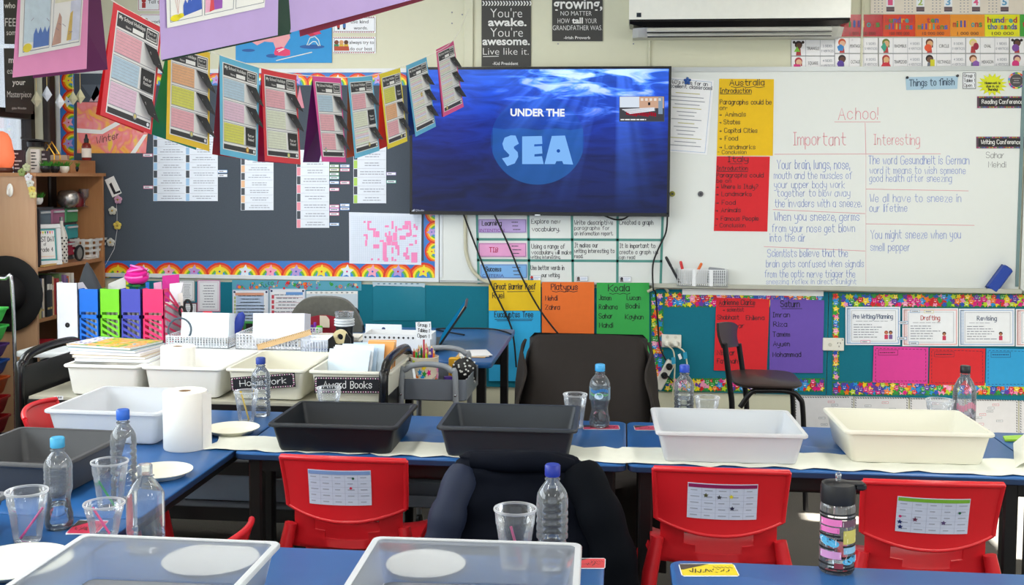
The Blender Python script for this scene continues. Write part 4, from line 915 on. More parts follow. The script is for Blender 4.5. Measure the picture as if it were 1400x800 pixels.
# ---------------------------------------------------------------- papers on the teal board behind the desk
def framed(label, q, edge, lift=.0135, rows=9, name='notice_sheet', pins=False):
    P = Flat(name, label, 'notice', q, M(edge, .5), lift, .001); x0, y0, x1, y1 = q; P.rect(x0+1.6, y0+1.6, x1-1.6, y1-1.6, LAM); P.outline(x0+3, y0+3, x1-3, y1-3, .4, M(edge), 2)
    P.print(x0+5, y0+6, x1-5, y1-5, rows, GREYINK, ctr=True)
    if pins:
        for x in (x0+3, x1-3): P.disc(x, y0+3, 1.5, M('2a3560', .3), 4, n=10)
    return P
framed('grey-framed certificate beside the pink magazine file', (246, 382, 268, 412), '9aa3a0').done()
framed('pink-bordered certificate on the teal pinboard', (271, 382.5, 302.5, 426), 'c99ab8').done()
framed('certificate in a dark red frame behind the scissors', (249, 413.5, 271, 446), '6a3a48').done()
P = framed('timetable sheet with orange heading on the teal pinboard', (319, 396, 368.5, 447), 'c8d4e6', pins=True); P.rect(323, 400, 362, 403.5, M('d89a80'), 3); P.rect(324, 404, 362, 441, M('b8cce8'), 2)
for i in range(7): P.rect(321.5, 405+5*i, 323.5, 409+5*i, M('a8b86a'), 3)
P.done()
P = framed('timetable sheet with blue heading behind the teacher chair', (369.5, 394.5, 418.5, 447), 'c8d4e6', pins=True); P.rect(392, 399, 415, 403, M('6a9cd8'), 3)
for i in range(5): P.rect(372.5, 403+7*i, 376, 408+7*i, M('c8485a'), 3); P.rect(378, 406+7*i, 415, 406.8+7*i, M('c8a8b0'), 3)
P.done()
P = Flat('plastic_pocket', 'pale plastic pocket sheet behind the teacher chair', 'pocket', (419.5, 397.5, 490, 430), M('cfdce6', .25), .0135); P.rect(420, 398, 489.5, 401.5, WHITE)
for i in range(9): P.rect(425+7*i, 399.2, 428+7*i, 400.4, M('3a5a78'))
P.done()
CLEARW = M('2a7f95', .16)
P = Flat('plastic_pocket', 'clear empty plastic pocket hanging on the teal pinboard', 'pocket', (511, 391, 582, 438), CLEARW, .0145)
P.poly([(510, 385), (582, 387), (581, 393), (577, 391.5), (515, 390), (511, 392)], M('b8ccd6', .3), 1)
for i in range(8): P.rect(517+7.6*i, 387, 520+7.6*i, 388.2, M('2a5a78'), 2)
P.done()

# sockets, plugs, cables, conduit
SOCK = M('e6e4da', .35)
def socket(label, q, plug):
    p0, p1 = wall(q[0], q[1]), wall(q[2], q[3]); c = (p0+p1)/2; c.y = WY-.013
    r = thing('wall_socket', label, 'socket', (c.x, WY-.013, c.z)); off = Vector(r.location); w, h = p1.x-p0.x, p0.z-p1.z
    b = MB(); b.box((c.x, WY-.020, c.z), (w, .014, h), SOCK, bev=.003)
    if not plug:
        for dx, dz, a in ((.022, .008, .5), (.036, .008, -.5), (.029, -.010, 0)): b.box((c.x+dx, WY-.0275, c.z+dz), (.003, .002, .009), INK, (0, a, 0))
        b.lathe([(.010, 0), (.010, .003), (.001, .004)], M('c9c7ba', .35), (c.x-.018, WY-.027, c.z-.002), 14, rot=(R(90), 0, 0)); b.lathe([(.004, 0), (.004, .002), (.001, .002)], M('9a9a8e', .4), (c.x+.046, WY-.027, c.z+.026), 10, rot=(R(90), 0, 0))
    else:
        for dx in (-.022, .022): b.lathe([(.009, 0), (.009, .003), (.001, .004)], M('d2d0c4', .35), (c.x+dx, WY-.027, c.z+.022), 14, rot=(R(90), 0, 0))
    b.build('plate', r, off); b = MB()
    if plug:
        for dx in (-.026, .022):
            b = MB(); b.lathe([(.017, 0), (.019, .008), (.015, .030), (.010, .036), (.001, .037)], SOCK, (c.x+dx, WY-.027, c.z-.012), 16, rot=(R(90), 0, 0)); b.build('plug', r, off)
socket('double wall socket with two white plugs left of the red sheet', (904.5, 456.5, 931, 474.5), True)
socket('single white wall socket right of the purple sheet', (1124, 461, 1152.5, 479), False)
def cable(label, pts, rad, m, name='cable'): b = MB(); p = smooth_path(pts, 6); b.tube(p, rad, m, 7); tag(b.build(name, None, p[0], 60), label, 'cable')
CB = M('121214', .45)
cable('black cable slanting from the left underside of the screen', [wall(636, 292, .07), wall(650, 330, .06), wall(672, 385, .06), wall(698, 440, .05), wall(704, 466, .05), wall(707, 500, .05)], .005, CB)
cable('black cable slanting down across the yellow sheet to the armchair', [wall(678, 293, .07), wall(697, 335, .06), wall(715, 378, .06), wall(738, 420, .06), wall(762, 452, .06), wall(785, 478, .05)], .005, CB)
cable('black cable falling from the right screen edge to the power board', [wall(912, 296, .05), wall(910, 318, .03), wall(899, 342, .03), wall(892.5, 362, .03), wall(892.5, 392, .09), wall(896, 400, .06), wall(899, 440, .03), wall(902, 472, .03), wall(910, 491, .045)], .0048, CB)
cable('short black cable loop under the screen', [wall(826, 294, .06), wall(840, 299.5, .05), wall(852, 299, .05), wall(860, 294, .06)], .0045, CB)
cable('white cable from the left plug of the double socket', [wall(913, 471, .06), wall(920, 478, .05), wall(922, 495, .045), wall(921, 520, .04), wall(918, 548, .03)], .0042, M('d8d2b8', .5))
cable('white cable with blue tags from the right plug of the double socket', [wall(924, 471, .06), wall(934, 478, .05), wall(938, 490, .04), wall(939, 505, .04), wall(940, 530, .03)], .0042, M('d8d2b8', .5))
for lab, x, y in (('blue cable tag on the left white cable', 919.5, 491), ('blue cable tag on the right white cable', 935.5, 484)):
    P = Flat('cable_tag', lab, 'tag', [(x-2.5, y-4), (x+2.5, y-5), (x+3.5, y+4), (x-1.5, y+5)], M('2f9ac0', .4), .052, .004); P.done()
P = Flat('cable_tag', 'white paper tag on the right white cable', 'tag', [(926, 483), (929.5, 481.5), (932, 488), (928.5, 490)], WHITE, .047, .004); P.done()
r = thing('power_board', 'white power board hanging tilted left of the bottle', 'power board', wall(912, 510, .03)); off = Vector(r.location)
a, c = wall(918, 492, .03), wall(898, 530, .03); ax = (c-a); L = ax.length; mid = (a+c)/2; ang_ = math.atan2(ax.z, ax.x)
b = MB(); b.box(mid, (L, .035, .05), SOCK, (0, -ang_, 0), .006); b.build('body', r, off)
for k in (-.32, 0): b = MB(); b.lathe([(.018, 0), (.018, .025), (.008, .04), (.001, .041)], CB, mid+ax*k+Vector((0, -.018, 0)), 12, rot=(R(90), 0, 0)); tag(b.build('plug', r, off), 'black plug')
cable('thin black cable with a teal end from the power board', [wall(903, 510, .06), wall(912, 512, .05), wall(920, 520, .05)], .004, CB)
b = MB(); b.tube(smooth_path([wall(636, 250, .02), wall(637, 330, .02), wall(639, 350, .02), wall(646, 368, .022), wall(660, 382, .026), wall(672, 386, .03)], 6), .010, M('c9c6ae', .45), 10); tag(b.build('conduit', None, wall(640, 340)), 'cream conduit pipe curving beside the tape grid', 'pipe')
b = MB(); b.tube(smooth_path([wall(885, 398, .03), wall(902, 391, .03), wall(909, 393, .03), wall(913, 398, .02)], 6), .008, M('c9c6ae', .45), 10); tag(b.build('conduit', None, wall(900, 394)), 'short cream conduit pipe above the star border', 'pipe')

# pen basket and eraser on the whiteboard ledge
GRIDW = M('eceff2', .4)
def slot_wall(mb, mp, w, h, nx, ny, m, th, rim=.006):
    """perforated panel: frame and crossing bars in a w x h field; mp(a,b,t) gives the point"""
    def bar(a0, b0, a1, b1): 
        vs = [mp(a, b, t) for t in (0, th) for a, b in ((a0, b0), (a1, b0), (a1, b1), (a0, b1))]
        mb.add(vs, [[0, 3, 2, 1], [4, 5, 6, 7], [0, 1, 5, 4], [1, 2, 6, 5], [2, 3, 7, 6], [3, 0, 4, 7]], m)
    bar(0, 0, w, rim); bar(0, h-rim, w, h)
    for i in range(nx+1): x = (w-rim)*i/nx; bar(x, rim, x+rim, h-rim)
    for j in range(1, ny): y = h*j/ny; bar(0, y-rim*.25, w, y+rim*.25)
def perforated_box(mb, w, d, h, nx, ny, nd, m, c=(0, 0, 0), th=.002, rim=.006):
    x0, y0, z0 = c[0]-w/2, c[1]-d/2, c[2]
    slot_wall(mb, lambda a, b, t: Vector((x0+a, y0+t, z0+b)), w, h, nx, ny, m, th, rim); slot_wall(mb, lambda a, b, t: Vector((x0+a, y0+d-t, z0+b)), w, h, nx, ny, m, th, rim)
    slot_wall(mb, lambda a, b, t: Vector((x0+t, y0+a, z0+b)), d, h, nd, ny, m, th, rim); slot_wall(mb, lambda a, b, t: Vector((x0+w-t, y0+a, z0+b)), d, h, nd, ny, m, th, rim)
    mb.box((c[0], c[1], z0+.002), (w, d, .003), m)
p0, p1 = wall(925, 390, .05), wall(993, 390, .05)
bw = p1.x-p0.x; LZ = ZB+.006
r = thing('pen_basket', 'small white perforated pen basket on the whiteboard ledge', 'basket', ((p0.x+p1.x)/2, WY-.052, LZ))
b = MB(); perforated_box(b, bw, .062, .09, 24, 6, 6, GRIDW, rim=.004); b.box((-bw/6, -.031, .045), (.016, .003, .09), GRIDW); b.box((bw/6, -.031, .045), (.016, .003, .09), GRIDW); b.build('basket', r, smooth=0)
for lab, x, c, tilt, ln in (('black marker leaning out of the pen basket', -.115, '1c1c20', -.5, .17), ('red marker leaning out of the pen basket', -.085, 'c8282c', -.25, .13), ('orange marker in the pen basket', -.06, 'd8682a', .45, .13)):
    o = thing('marker', lab, 'marker', (r.location.x+x, WY-.05, LZ+.006)); o.rotation_euler = (0, tilt, 0)
    b = MB(); b.lathe([(.001, 0), (.007, 0), (.007, ln*.7), (.001, ln*.7)], M('e8e8e8' if c != '1c1c20' else '2a2a2e', .3), n=10); b.build('barrel', o); b = MB(); b.lathe([(.008, ln*.66), (.008, ln*.95), (.005, ln), (.001, ln)], M(c, .3), n=10); b.build('cap', o)
b = MB(); b.box((r.location.x+.075, WY-.05, LZ+.055), (.09, .03, .085), M('8a8f96', .6), (0, .1, 0), .004); tag(b.build('board_cloth', None, (r.location.x+.075, WY-.05, LZ+.01)), 'grey folded cloth in the pen basket', 'cloth')
p = wall(1362, 380, .05); o = thing('board_eraser', 'blue board eraser leaning on the ledge at the right', 'eraser', p); o.rotation_euler = (0, R(34), 0)
b = MB(); b.box((0, 0, 0), (.055, .05, .15), M('1c3f9c', .45), bev=.008); b.build('grip', o); b = MB(); b.box((0, .028, 0), (.052, .012, .146), M('3a4a78', .9)); b.build('felt', o)

# ================================================================ STUDENT TABLES
TZ = .665
TBLUE = M('29609f', .32, var=.03); TEDGE = M('1b3356', .45); BLK = M('131315', .4); BLKM = M('17171a', .35, .2)
def student_table(x0, x1, y0, y1, label, il=.055, ir=.055, group='blue student tables'):
    cx, cy, w, d = (x0+x1)/2, (y0+y1)/2, x1-x0-.004, y1-y0-.004
    t = thing('student_table', label, 'table', (cx, cy, 0), 0, group)
    b = MB(); rr = lambda e, z: rrect(w-2*e, d-2*e, .03, z)
    b.loft([rr(.003, TZ-.022), rr(0, TZ-.019), rr(0, TZ-.005)], TEDGE, True, False); b.loft([rr(0, TZ-.005), rr(.0005, TZ-.002), rr(.003, TZ)], TBLUE, False, True); b.build('table_top', t)
    b = MB()
    for sy in (-1, 1): b.box((0, sy*(d/2-.06), TZ-.045), (w-.10, .025, .045), BLK)
    for sx in (-1, 1): b.box((sx*(w/2-.055), 0, TZ-.045), (.025, d-.12, .045), BLK)
    b.box((0, -.02, TZ-.075), (w*.36, d*.5, .05), BLK, bev=.006); b.build('underframe', t)
    for sx in (-1, 1):
        for sy in (-1, 1):
            b = MB(); b.box((sx*(w/2-(il if sx < 0 else ir)), sy*(d/2-.06), (TZ-.022+.015)/2), (.042, .042, TZ-.037), BLK, bev=.006); b.box((sx*(w/2-(il if sx < 0 else ir)), sy*(d/2-.06), .008), (.05, .05, .016), BLK, bev=.004); b.build('leg', t)
    return t
FY0, FY1 = 3.205, 3.79
student_table(-1.185, .02, FY0, FY1, 'blue student table under the two dark grey tubs')
student_table(.02, 1.23, FY0, FY1, 'blue student table under the white and the cream tub at right', .055, .10)
student_table(1.23, 2.44, FY0, FY1, 'blue student table at the right edge of the frame behind the rightmost red chair', .13)
student_table(-1.79, -1.187, 2.555, 3.79, 'blue student table under the paper towel roll in the left wing')
student_table(-1.79, -1.187, 1.32, 2.553, 'blue student table under the bottle with light blue cap in the left wing')
student_table(-1.183, -.03, 1.80, 2.40, 'blue student table under the two front white tubs')
student_table(.11, 1.32, 1.81, 2.42, 'blue student table under the striped drink bottle, nearest right')
# name tags stuck on the tables
def desk_tag(label, pts, c, z=TZ):
    n = quadmap(*[HP(x, y, z+.0006) for x, y in pts])
    mp = lambda u, v, l=0.0: n(u, v)+Vector((0, 0, l))
    P = Flat('desk_tag', label, 'name tag', [(.04, 0), (.96, 0), (1, .12), (1, .88), (.96, 1), (.04, 1), (0, .88), (0, .12)], LAM, 0, .0006, 'name tags on the student tables', mp)
    P.poly([(.02, .06), (.98, .06), (.98, .94), (.02, .94)], M(c, .3)); P.poly([(.02, .06), (.55, .06), (.06, .5), (.02, .5)], M('4a4038', .4), 2)
    for k in range(16): P.line(.16+.045*k, .78-.3*random.random(), .19+.045*k, .78-.4*random.random(), .02, M('3a3020', .5), 3)
    for k in range(5): P.line(.6+.07*k, .28, .66+.07*k, .42, .014, M('3a3020', .5), 3)
    P.done()
desk_tag('yellow scribbled name tag on the nearest right table', [(927, 771), (1003, 771), (1012, 788.5), (932, 788.5)], 'e6cf28')
desk_tag('red name tag on the front table beside the white tub', [(778, 763.5), (828, 763.5), (827.5, 778), (776, 778)], 'd8463c')
desk_tag('pink-red name tag behind the clear bottle with light blue cap', [(797, 581.5), (846, 581.5), (848, 587.5), (797, 587.5)], 'd04a6a')
desk_tag('pink-red name tag beside the white tub on the far table', [(866, 582), (906, 582.5), (910, 588.5), (868, 588.5)], 'd04a6a')
desk_tag('pink-red name tag between the cup and square bottle on the left table', [(108, 711), (150, 712), (132, 731), (88, 731)], 'd8365a')
# torn white paper runner along the far tables
def runner(label, x0, x1, ya, yb, torn0=True, name='paper_runner'):
    b = MB(); n = 40; G = []
    for i in range(n+1):
        x = x0+(x1-x0)*i/n; wv_ = .012*math.sin(i*1.7)+.008*math.sin(i*.6)
        row = []
        for j in range(5):
            t = j/4; xx = x+(random.uniform(-.02, .02) if i == 0 and torn0 else 0)
            row.append(Vector((xx, ya+(yb-ya)*t+wv_*.5+(random.uniform(-.006, .006) if j in (0, 4) else 0), TZ+.002+.004*abs(math.sin(i*.9+j*.5)))))
        G.append(row)
    b.surf(G, .0008, M('e6e8dc', .8)); tag(b.build(name, None, ((x0+x1)/2, (ya+yb)/2, TZ), 60), label, 'paper')
runner('torn strip of white paper running along the left far table', -1.28, .015, 3.225, 3.40)
runner('torn strip of white paper running under the right tubs', .0, 1.5, 3.222, 3.41)
P0 = [HP(x, y, TZ+.004) for x, y in ((1388, 606), (1425, 606), (1425, 640), (1386, 640))]
b = MB(); G = [[P0[0].lerp(P0[1], t).lerp(P0[3].lerp(P0[2], t), s)+Vector((random.uniform(-.01, .01) if t == 0 else 0, 0, .045*math.sin(t*2.4)*(1-s*.5))) for s in (0, .33, .66, 1)] for t in (0, .2, .4, .6, .8, 1)]; b.surf(G, -.0008, M('eef0e2', .8)); tag(b.build('crumpled_paper', None, P0[0], 60), 'curled white paper at the right edge on the far table', 'paper')
P0 = [HP(x, y, TZ+.001) for x, y in ((1371, 599), (1440, 595), (1450, 603.5), (1374, 604))]
P = Flat('green_folder', 'lime green folder at the right edge behind the curled paper', 'folder', [(0, 0), (1, 0), (1, 1), (0, 1)], M('9ccf3a', .4), .001, .006, None, (lambda q: (lambda u, v, l=0.0: q(u, v)+Vector((0, 0, l))))(quadmap(*P0))); P.done()

# ================================================================ RED CHAIRS
RED = M('d2202a', .32, var=.03, spec=.5); REDD = M('c81e28', .34)
def red_chair(x, y, ztop, rz, label, wide=.178, card=None):
    """one-piece school chair; local +y is the way the sitter faces"""
    c = thing('school_chair', label, 'chair', (x, y, 0), rz, 'red plastic school chairs')
    H = ztop; zb = H-.205
    # upper back panel: bowed across, swept bottom edge, turned rim
    n, k = 16, 10
    def pan(t, s):
        zt_ = H-.010*t*t-.004; zbm = zb+.045*t*t+.012*(1-t*t); w = wide*(.955+.045*s)
        return Vector((w*t, .040*t*t-.050*s-.012*(1-s)**4, zbm+(zt_-zbm)*s))
    G = [[pan(-1+2*i/n, j/k) for j in range(k+1)] for i in range(n+1)]
    b = MB(); b.surf(G, -.005, RED)
    rimp = lambda pts, r_, dy: b.tube([p+Vector((0, dy, 0)) for p in pts], r_, RED, 8)
    rimp([g[-1] for g in G], .009, -.002); rimp(G[0], .008, -.003); rimp(G[-1], .008, -.003); rimp([g[0] for g in G], .006, -.002); b.build('back_panel', c, smooth=50)
    # lower shell with hand slot, flowing into the seat
    n2 = 20; prof = [(-.002, zb+.03), (.0, zb+.008), (.004, zb-.016), (.010, zb-.038), (.008, zb-.062), (.018, zb-.082), (.050, zb-.098), (.10, zb-.107), (.18, zb-.110), (.26, zb-.106), (.33, zb-.106), (.365, zb-.118), (.375, zb-.140)]
    G = []
    for i in range(n2+1):
        t = -1+2*i/n2; row = []
        for j, (yy, zz) in enumerate(prof):
            f = j/(len(prof)-1); w = .158+.022*min(1, max(0, (j-3)/4)) if j < 9 else .18
            row.append(Vector((w*t, yy+.035*t*t*(1-f)+.01, zz+(.018*t**4 if j > 5 else 0)-(.012*(1-t*t) if 2 <= j <= 4 else 0))))
        G.append(row)
    hole = lambda i, j: (j == 1 and 4 <= i < n2-4) or (j == 2 and 6 <= i < n2-6)
    b = MB(); b.surf(G, -.006, REDD, hole); b.build('seat_shell', c, smooth=50)
    zs = zb-.110
    for sx in (-1, 1):
        b = MB(); b.tube([(sx*.165, .03, zs+.10), (sx*.185, .02, zs), (sx*.205, -.02, zs*.5), (sx*.225, -.06, .01)], .02, REDD, 8, rad=[.018, .022, .019, .017]); b.build('leg', c, smooth=60)
        b = MB(); b.tube([(sx*.17, .30, zs-.005), (sx*.195, .33, zs*.9), (sx*.21, .36, zs*.5), (sx*.225, .39, .01)], .02, REDD, 8, rad=[.018, .022, .019, .017]); b.build('leg', c, smooth=60)
    if card:
        col, px, pz, w, h, dots, tilt = card
        def mp(u, v, l=0.0):
            x_ = px+(u-.5)*w+tilt*(v-.5)*h; z_ = pz+(.5-v)*h-tilt*(u-.5)*w*.6; t_ = x_/wide; zb_ = zb+.045*t_*t_+.012*(1-t_*t_); q_ = pan(t_, (z_-zb_)/(H-.010*t_*t_-.004-zb_)); return Vector((x_, q_.y-.0075-l, z_))
        b = MB(); g = lambda u0, v0, u1, v1, m, l: [poly(b, mp, [(u0+(u1-u0)*i/6, v0), (u0+(u1-u0)*(i+1)/6, v0), (u0+(u1-u0)*(i+1)/6, v1), (u0+(u1-u0)*i/6, v1)], m, l) for i in range(6)]
        b.surf([[mp(i/10, j/4, -.0006) for j in range(5)] for i in range(11)], -.0008, M('cdd4ea', .5))
        g(0.01, .02, .99, .12, M(col, .5), .0006)
        for i in range(1, 5): g(i*.2-.002, .12, i*.2+.002, 1, M('a9b0c8'), .0005); g(0, .12+.176*i-.003, 1, .12+.176*i+.003, M('a9b0c8'), .0005)
        for i in range(5):
            for j in range(5): rect(b, mp, i*.2+.04, .12+.176*j+.06, i*.2+.04+random.uniform(.07, .13), .12+.176*j+.09, M('a3a9bd'), .0008)
        for kind, u, v, c2 in dots: (star if kind == 's' else disc)(b, mp, u, v, .040 if kind == 's' else .020, M(c2, .4), .0012, **({'ry': .07} if kind == 's' else {'ry': .036}))
        b.build('timetable_card', c, smooth=0)
        tag(c.children[-1], 'white taped timetable card')
    return c
red_chair(-.770, 2.96, .740, R(-1), 'red school chair with blue-topped timetable card, leftmost of the near chairs', .178, ('7f9bd0', -.006, .650, .18, .105, [('d', .73, .22, '2a5a4a'), ('d', .69, .50, 'd0284a')], -.03))
red_chair(.270, 2.95, .745, 0, 'red school chair with maroon-topped timetable card behind the yellow tag', .178, ('8a1f5a', .003, .652, .185, .103, [('s', .26, .33, '5a5a3a'), ('s', .45, .37, '4a4a52'), ('s', .62, .35, 'e0cf28'), ('s', .64, .68, '2a2a48')], 0))
red_chair(.815, 2.93, .735, R(1.5), 'red school chair with green-topped timetable card at the right', .178, ('7ab03a', -.002, .640, .185, .10, [('d', .86, .4, '2a6a4a'), ('s', .25, .62, '6a2a4a'), ('s', .64, .68, '5a4a7a'), ('s', .05, .72, '1f2a68'), ('s', .06, .86, '1f2a68'), ('d', .05, .56, 'd0387a')], .02))
red_chair(-.275, 2.985, .735, R(1), 'red school chair almost hidden under the dark jacket', .172)
red_chair(-1.02, 2.66, .60, R(84), 'red school chair tucked under the left wing, only its seat edge showing', .165)
red_chair(-1.95, 3.50, .73, R(-78), 'red school chair behind the left white tub', .165)

# ================================================================ TUBS
def tub(cx, cy, w, d, h, rz, label, mat, z=TZ, name='storage_tub', taper=.026, rim=.010, group='storage tubs', rimmat=None, th=.004, basemat=None):
    t = thing(name, label, 'tub', (cx, cy, z), rz, group); b = MB()
    wb_, db_ = w-2*taper, d-2*taper; r = .017; wi, di = w-2*rim, d-2*rim
    outer = [rrect(wb_-.03, db_-.03, r*.7, .0015), rrect(wb_-.008, db_-.008, r, .006), rrect(wb_, db_, r, .016), rrect(wi, di, r*.9, h-.006)]
    inner = [rrect(wi-2*th, di-2*th, r*.85, h-.002), rrect(wb_-2*th, db_-2*th, r, .018), rrect(wb_-.016, db_-.016, r*.9, .008), rrect(wb_-.04, db_-.04, r*.7, .0045)]
    if basemat:
        b.loft([outer[2], outer[3]]+inner[:2]+[outer[2]], mat, False, False); b.build('body', t, smooth=40)
        b = MB(); b.loft([rrect(wb_-.004, db_-.004, r, .0125), rrect(wb_-.004, db_-.004, r, .0135)], basemat); b.loft([rrect(wb_, db_, r, .016), rrect(wb_-.008, db_-.008, r, .002), rrect(wb_-.012, db_-.012, r, .002), rrect(wb_-.006, db_-.006, r, .016)], mat, False, False); b.build('base', t, smooth=40)
    else:
        b.loft(outer+inner, mat); b.build('body', t, smooth=40)
    b = MB(); R_ = [rrect(wi-.004, di-.004, r*.9, h-.010), rrect(w-.006, d-.006, r, h-.012), rrect(w, d, r, h-.009), rrect(w, d, r, h-.003), rrect(w-.005, d-.005, r, h), rrect(wi-2*th, di-2*th, r*.85, h), rrect(wi-2*th, di-2*th, r*.85, h-.003)]
    b.loft(R_, rimmat or mat, False, False); b.build('rim', t, smooth=40)
    return t
DGREY = M('2a3037', .42, var=.06); CHAR = M('151a21', .42); CREAMT = frosted_mat('cream_plastic', lin('fbf9ea'), .04, .4, .22); WHT = frosted_mat('milky_plastic', lin('f6faff'), .22, .28, .28); WHTF = frosted_mat('clear_milky_plastic', lin('eef5ff'), .62, .22); WRIM = frosted_mat('milky_rim', lin('fafcff'), .06, .4); BASEM = frosted_mat('clear_milky_base', lin('f2f8ff'), .55, .2)
tub(-.872, 3.375, .405, .345, .095, 0, 'black tub on the far table, left of the two dark tubs', CHAR)
tub(-.342, 3.385, .425, .355, .10, R(.5), 'dark grey tub on the far table behind the jacket', DGREY)
tub(.322, 3.40, .445, .35, .10, R(1.5), 'milky white tub on the far table behind the middle red chair', WHT, rimmat=WRIM)
tub(.875, 3.455, .435, .335, .105, R(1.5), 'cream tub on the far table behind the rightmost red chair', CREAMT)
tub(-1.605, 2.85, .36, .39, .10, R(-2), 'dark grey tub at the left behind the bottle with light blue cap', M('4a4b4e', .45))
tub(-1.645, 2.30, .36, .34, .085, R(-2), 'small grey tub cut off by the left edge of the frame', M('6b6e72', .45))
tub(-1.615, 3.43, .385, .40, .11, R(-1), 'milky white tub behind the paper towel roll at the left', WHT, rimmat=WRIM)
FT1 = tub(-.905, 1.985, .43, .33, .10, 0, 'large milky white tub in the left front corner', WHTF, TZ+.0005, rimmat=WRIM, basemat=BASEM)
FT2 = tub(-.29, 2.045, .435, .33, .10, R(1.2), 'large milky white tub at the front centre', WHTF, TZ+.0005, rimmat=WRIM, basemat=BASEM)
def plate(x, y, label, r=.09, z=TZ, m=None, flat=False):
    t = thing('paper_plate', label, 'plate', (x, y, z+.0005), 0, 'white paper plates'); b = MB(); h = .004 if flat else .016
    b.lathe([(.001, 0), (r*.68, 0), (r*.76, .002), (r*.93, h), (r, h+.001), (r, h+.003), (r*.92, h+.002), (r*.75, .0045), (r*.66, .003), (.001, .003)], m or M('ece9d6', .55), n=40); b.build('plate', t, smooth=50); return t
PW = M('f4f2ea', .6)
# plates under and in the milky tubs
plate(-.895, 2.285, 'white plate seen through the left front tub', .104, TZ+.001, PW, True); plate(-.421, 2.312, 'white plate seen through the front centre tub', .088, TZ+.001, PW, True)
plate(.405, 3.69, 'white plate seen through the milky tub behind the middle red chair', .095, TZ+.001, PW, True)
p = HP(318, 592, TZ); plate(p.x, p.y, 'white plate beside the black tub and the yellow straw', .088)
p = HP(222, 650, TZ); plate(p.x, p.y-.01, 'white plate behind the square bottle on the left table', .088)
p = HP(22, 778, TZ); plate(p.x, p.y, 'pale plate at the left edge beside the front tub', .115)

# ================================================================ JACKET, ARMCHAIR, BLACK CHAIR
NAVY = M('070b16', .75, var=.3, scale=18, bump=.15, spec=.08); NAVY2 = M('05080f', .75, var=.2, scale=18, spec=.08)
jk = thing('puffer_jacket', 'dark navy puffer jacket hung over a red chair', 'jacket', (-.25, 2.93, .35))
off = Vector(jk.location)
def puffy(mb, rows, m, n=28, lumps=6, amp=.10):
    """stack of flattened rings with quilted bulges; rows = (z, cx, cy, half width, half depth)"""
    rings = []; K = (len(rows)-1)*6
    for q in range(K+1):
        f = q/6; i = min(int(f), len(rows)-2); t = f-i; z, cx, cy, hw, hd = (a+(c-a)*t for a, c in zip(rows[i], rows[i+1]))
        bul = 1+amp*abs(math.sin(PI*lumps*q/K))-amp*.5
        rings.append([Vector((cx+hw*bul*math.copysign(abs(math.cos(2*PI*k/n))**.75, math.cos(2*PI*k/n))+.004*math.sin(5*k+q), cy+hd*(bul+.10*math.sin(k*1.9+q*.6)+.06*math.sin(3.1*k-q))*math.copysign(abs(math.sin(2*PI*k/n))**.8, math.sin(2*PI*k/n)), z)) for k in range(n)])
    mb.loft(rings, m)
b = MB(); puffy(b, [(.36, -.235, 2.90, .265, .07), (.44, -.235, 2.905, .26, .085), (.55, -.245, 2.92, .24, .085), (.65, -.255, 2.93, .215, .075), (.715, -.265, 2.94, .19, .062), (.748, -.275, 2.945, .165, .045), (.762, -.28, 2.95, .12, .025)], NAVY, lumps=5); b.build('body', jk, off, 60)
b = MB(); b.tube(smooth_path([(-.115, 2.93, .715), (-.06, 2.87, .64), (-.015, 2.84, .52), (.0, 2.83, .40), (.005, 2.83, .34)], 6), .06, NAVY2, 14, rad=[.055+.008*abs(math.sin(i*.65)) for i in range(25)]); b.build('sleeve', jk, off, 60)
b = MB(); b.tube(smooth_path([(-.42, 2.93, .705), (-.455, 2.86, .62), (-.475, 2.84, .52), (-.485, 2.83, .40)], 6), .05, M('101c36', .7, var=.2, scale=18), 14, rad=[.045+.008*abs(math.sin(i*.65)) for i in range(19)]); b.build('sleeve', jk, off, 60)  # lighter navy: the jacket's highlight is put into this sleeve's colour
b = MB(); b.tube(smooth_path([(-.40, 2.91, .745), (-.30, 2.885, .748), (-.20, 2.89, .750), (-.13, 2.92, .732)], 6), .03, NAVY, 12, rad=[.022+.007*math.sin(PI*i/18) for i in range(19)]); b.build('collar', jk, off, 60)

DK = M('2e2a28', .9, var=.08, scale=40, spec=.15)
ac = thing('armchair', 'armchair draped in dark grey cloth below the screen', 'armchair', (-.13, 4.35, 0)); off = Vector(ac.location)
def draped(fn, nu, nv, th, m): 
    b = MB(); b.surf([[fn(i/nu, j/nv) for j in range(nv+1)] for i in range(nu+1)], th, m); return b
def back_fn(u, v):
    # cloth over the chair back: v=0 bottom front, v=1 bottom rear over the top
    x = -.135+(u-.5)*.60*(.82+.18*max(0, 1-v/.7))
    e = abs(2*u-1); top = .905-.03*e**4-.06*max(0, e-.86)/.14
    if v < .7: s = v/.7; z = .42+(top-.42)*s; y = 4.16+.18*s+.02*math.sin(9*u+3*s)*(1-s)**1.2
    else: s = (v-.7)/.3; z = top-(top-.5)*s; y = 4.34+.035*math.sin(PI*min(1, s*2))+.06*min(1, s*4)+.06*s
    fold = .014*math.sin(16*u+5*(1-v))*(1-min(1, v/.6))
    y += .09*max(0, e-.8)/.2*(1-s*.3 if v < .7 else .4)
    return Vector((x-(.03*(1-min(1, v/.7)) if u < .1 else -.03*(1-min(1, v/.7))*(u > .9)), y+fold, z))
draped(back_fn, 40, 28, .012, DK).build('back_cover', ac, off, 60)
def seat_fn(u, v):
    x = -.135+(u-.5)*.60; y = 4.16-.34*min(1, v/.6); z = .425+.02*math.sin(PI*u)+.012*math.sin(14*u+4*v)*(v > .1)
    if v > .6: z -= .30*(v-.6)/.4; y -= .015*math.sin(12*u)
    return Vector((x, y, z))
draped(seat_fn, 36, 16, -.012, DK).build('seat_cover', ac, off, 60)
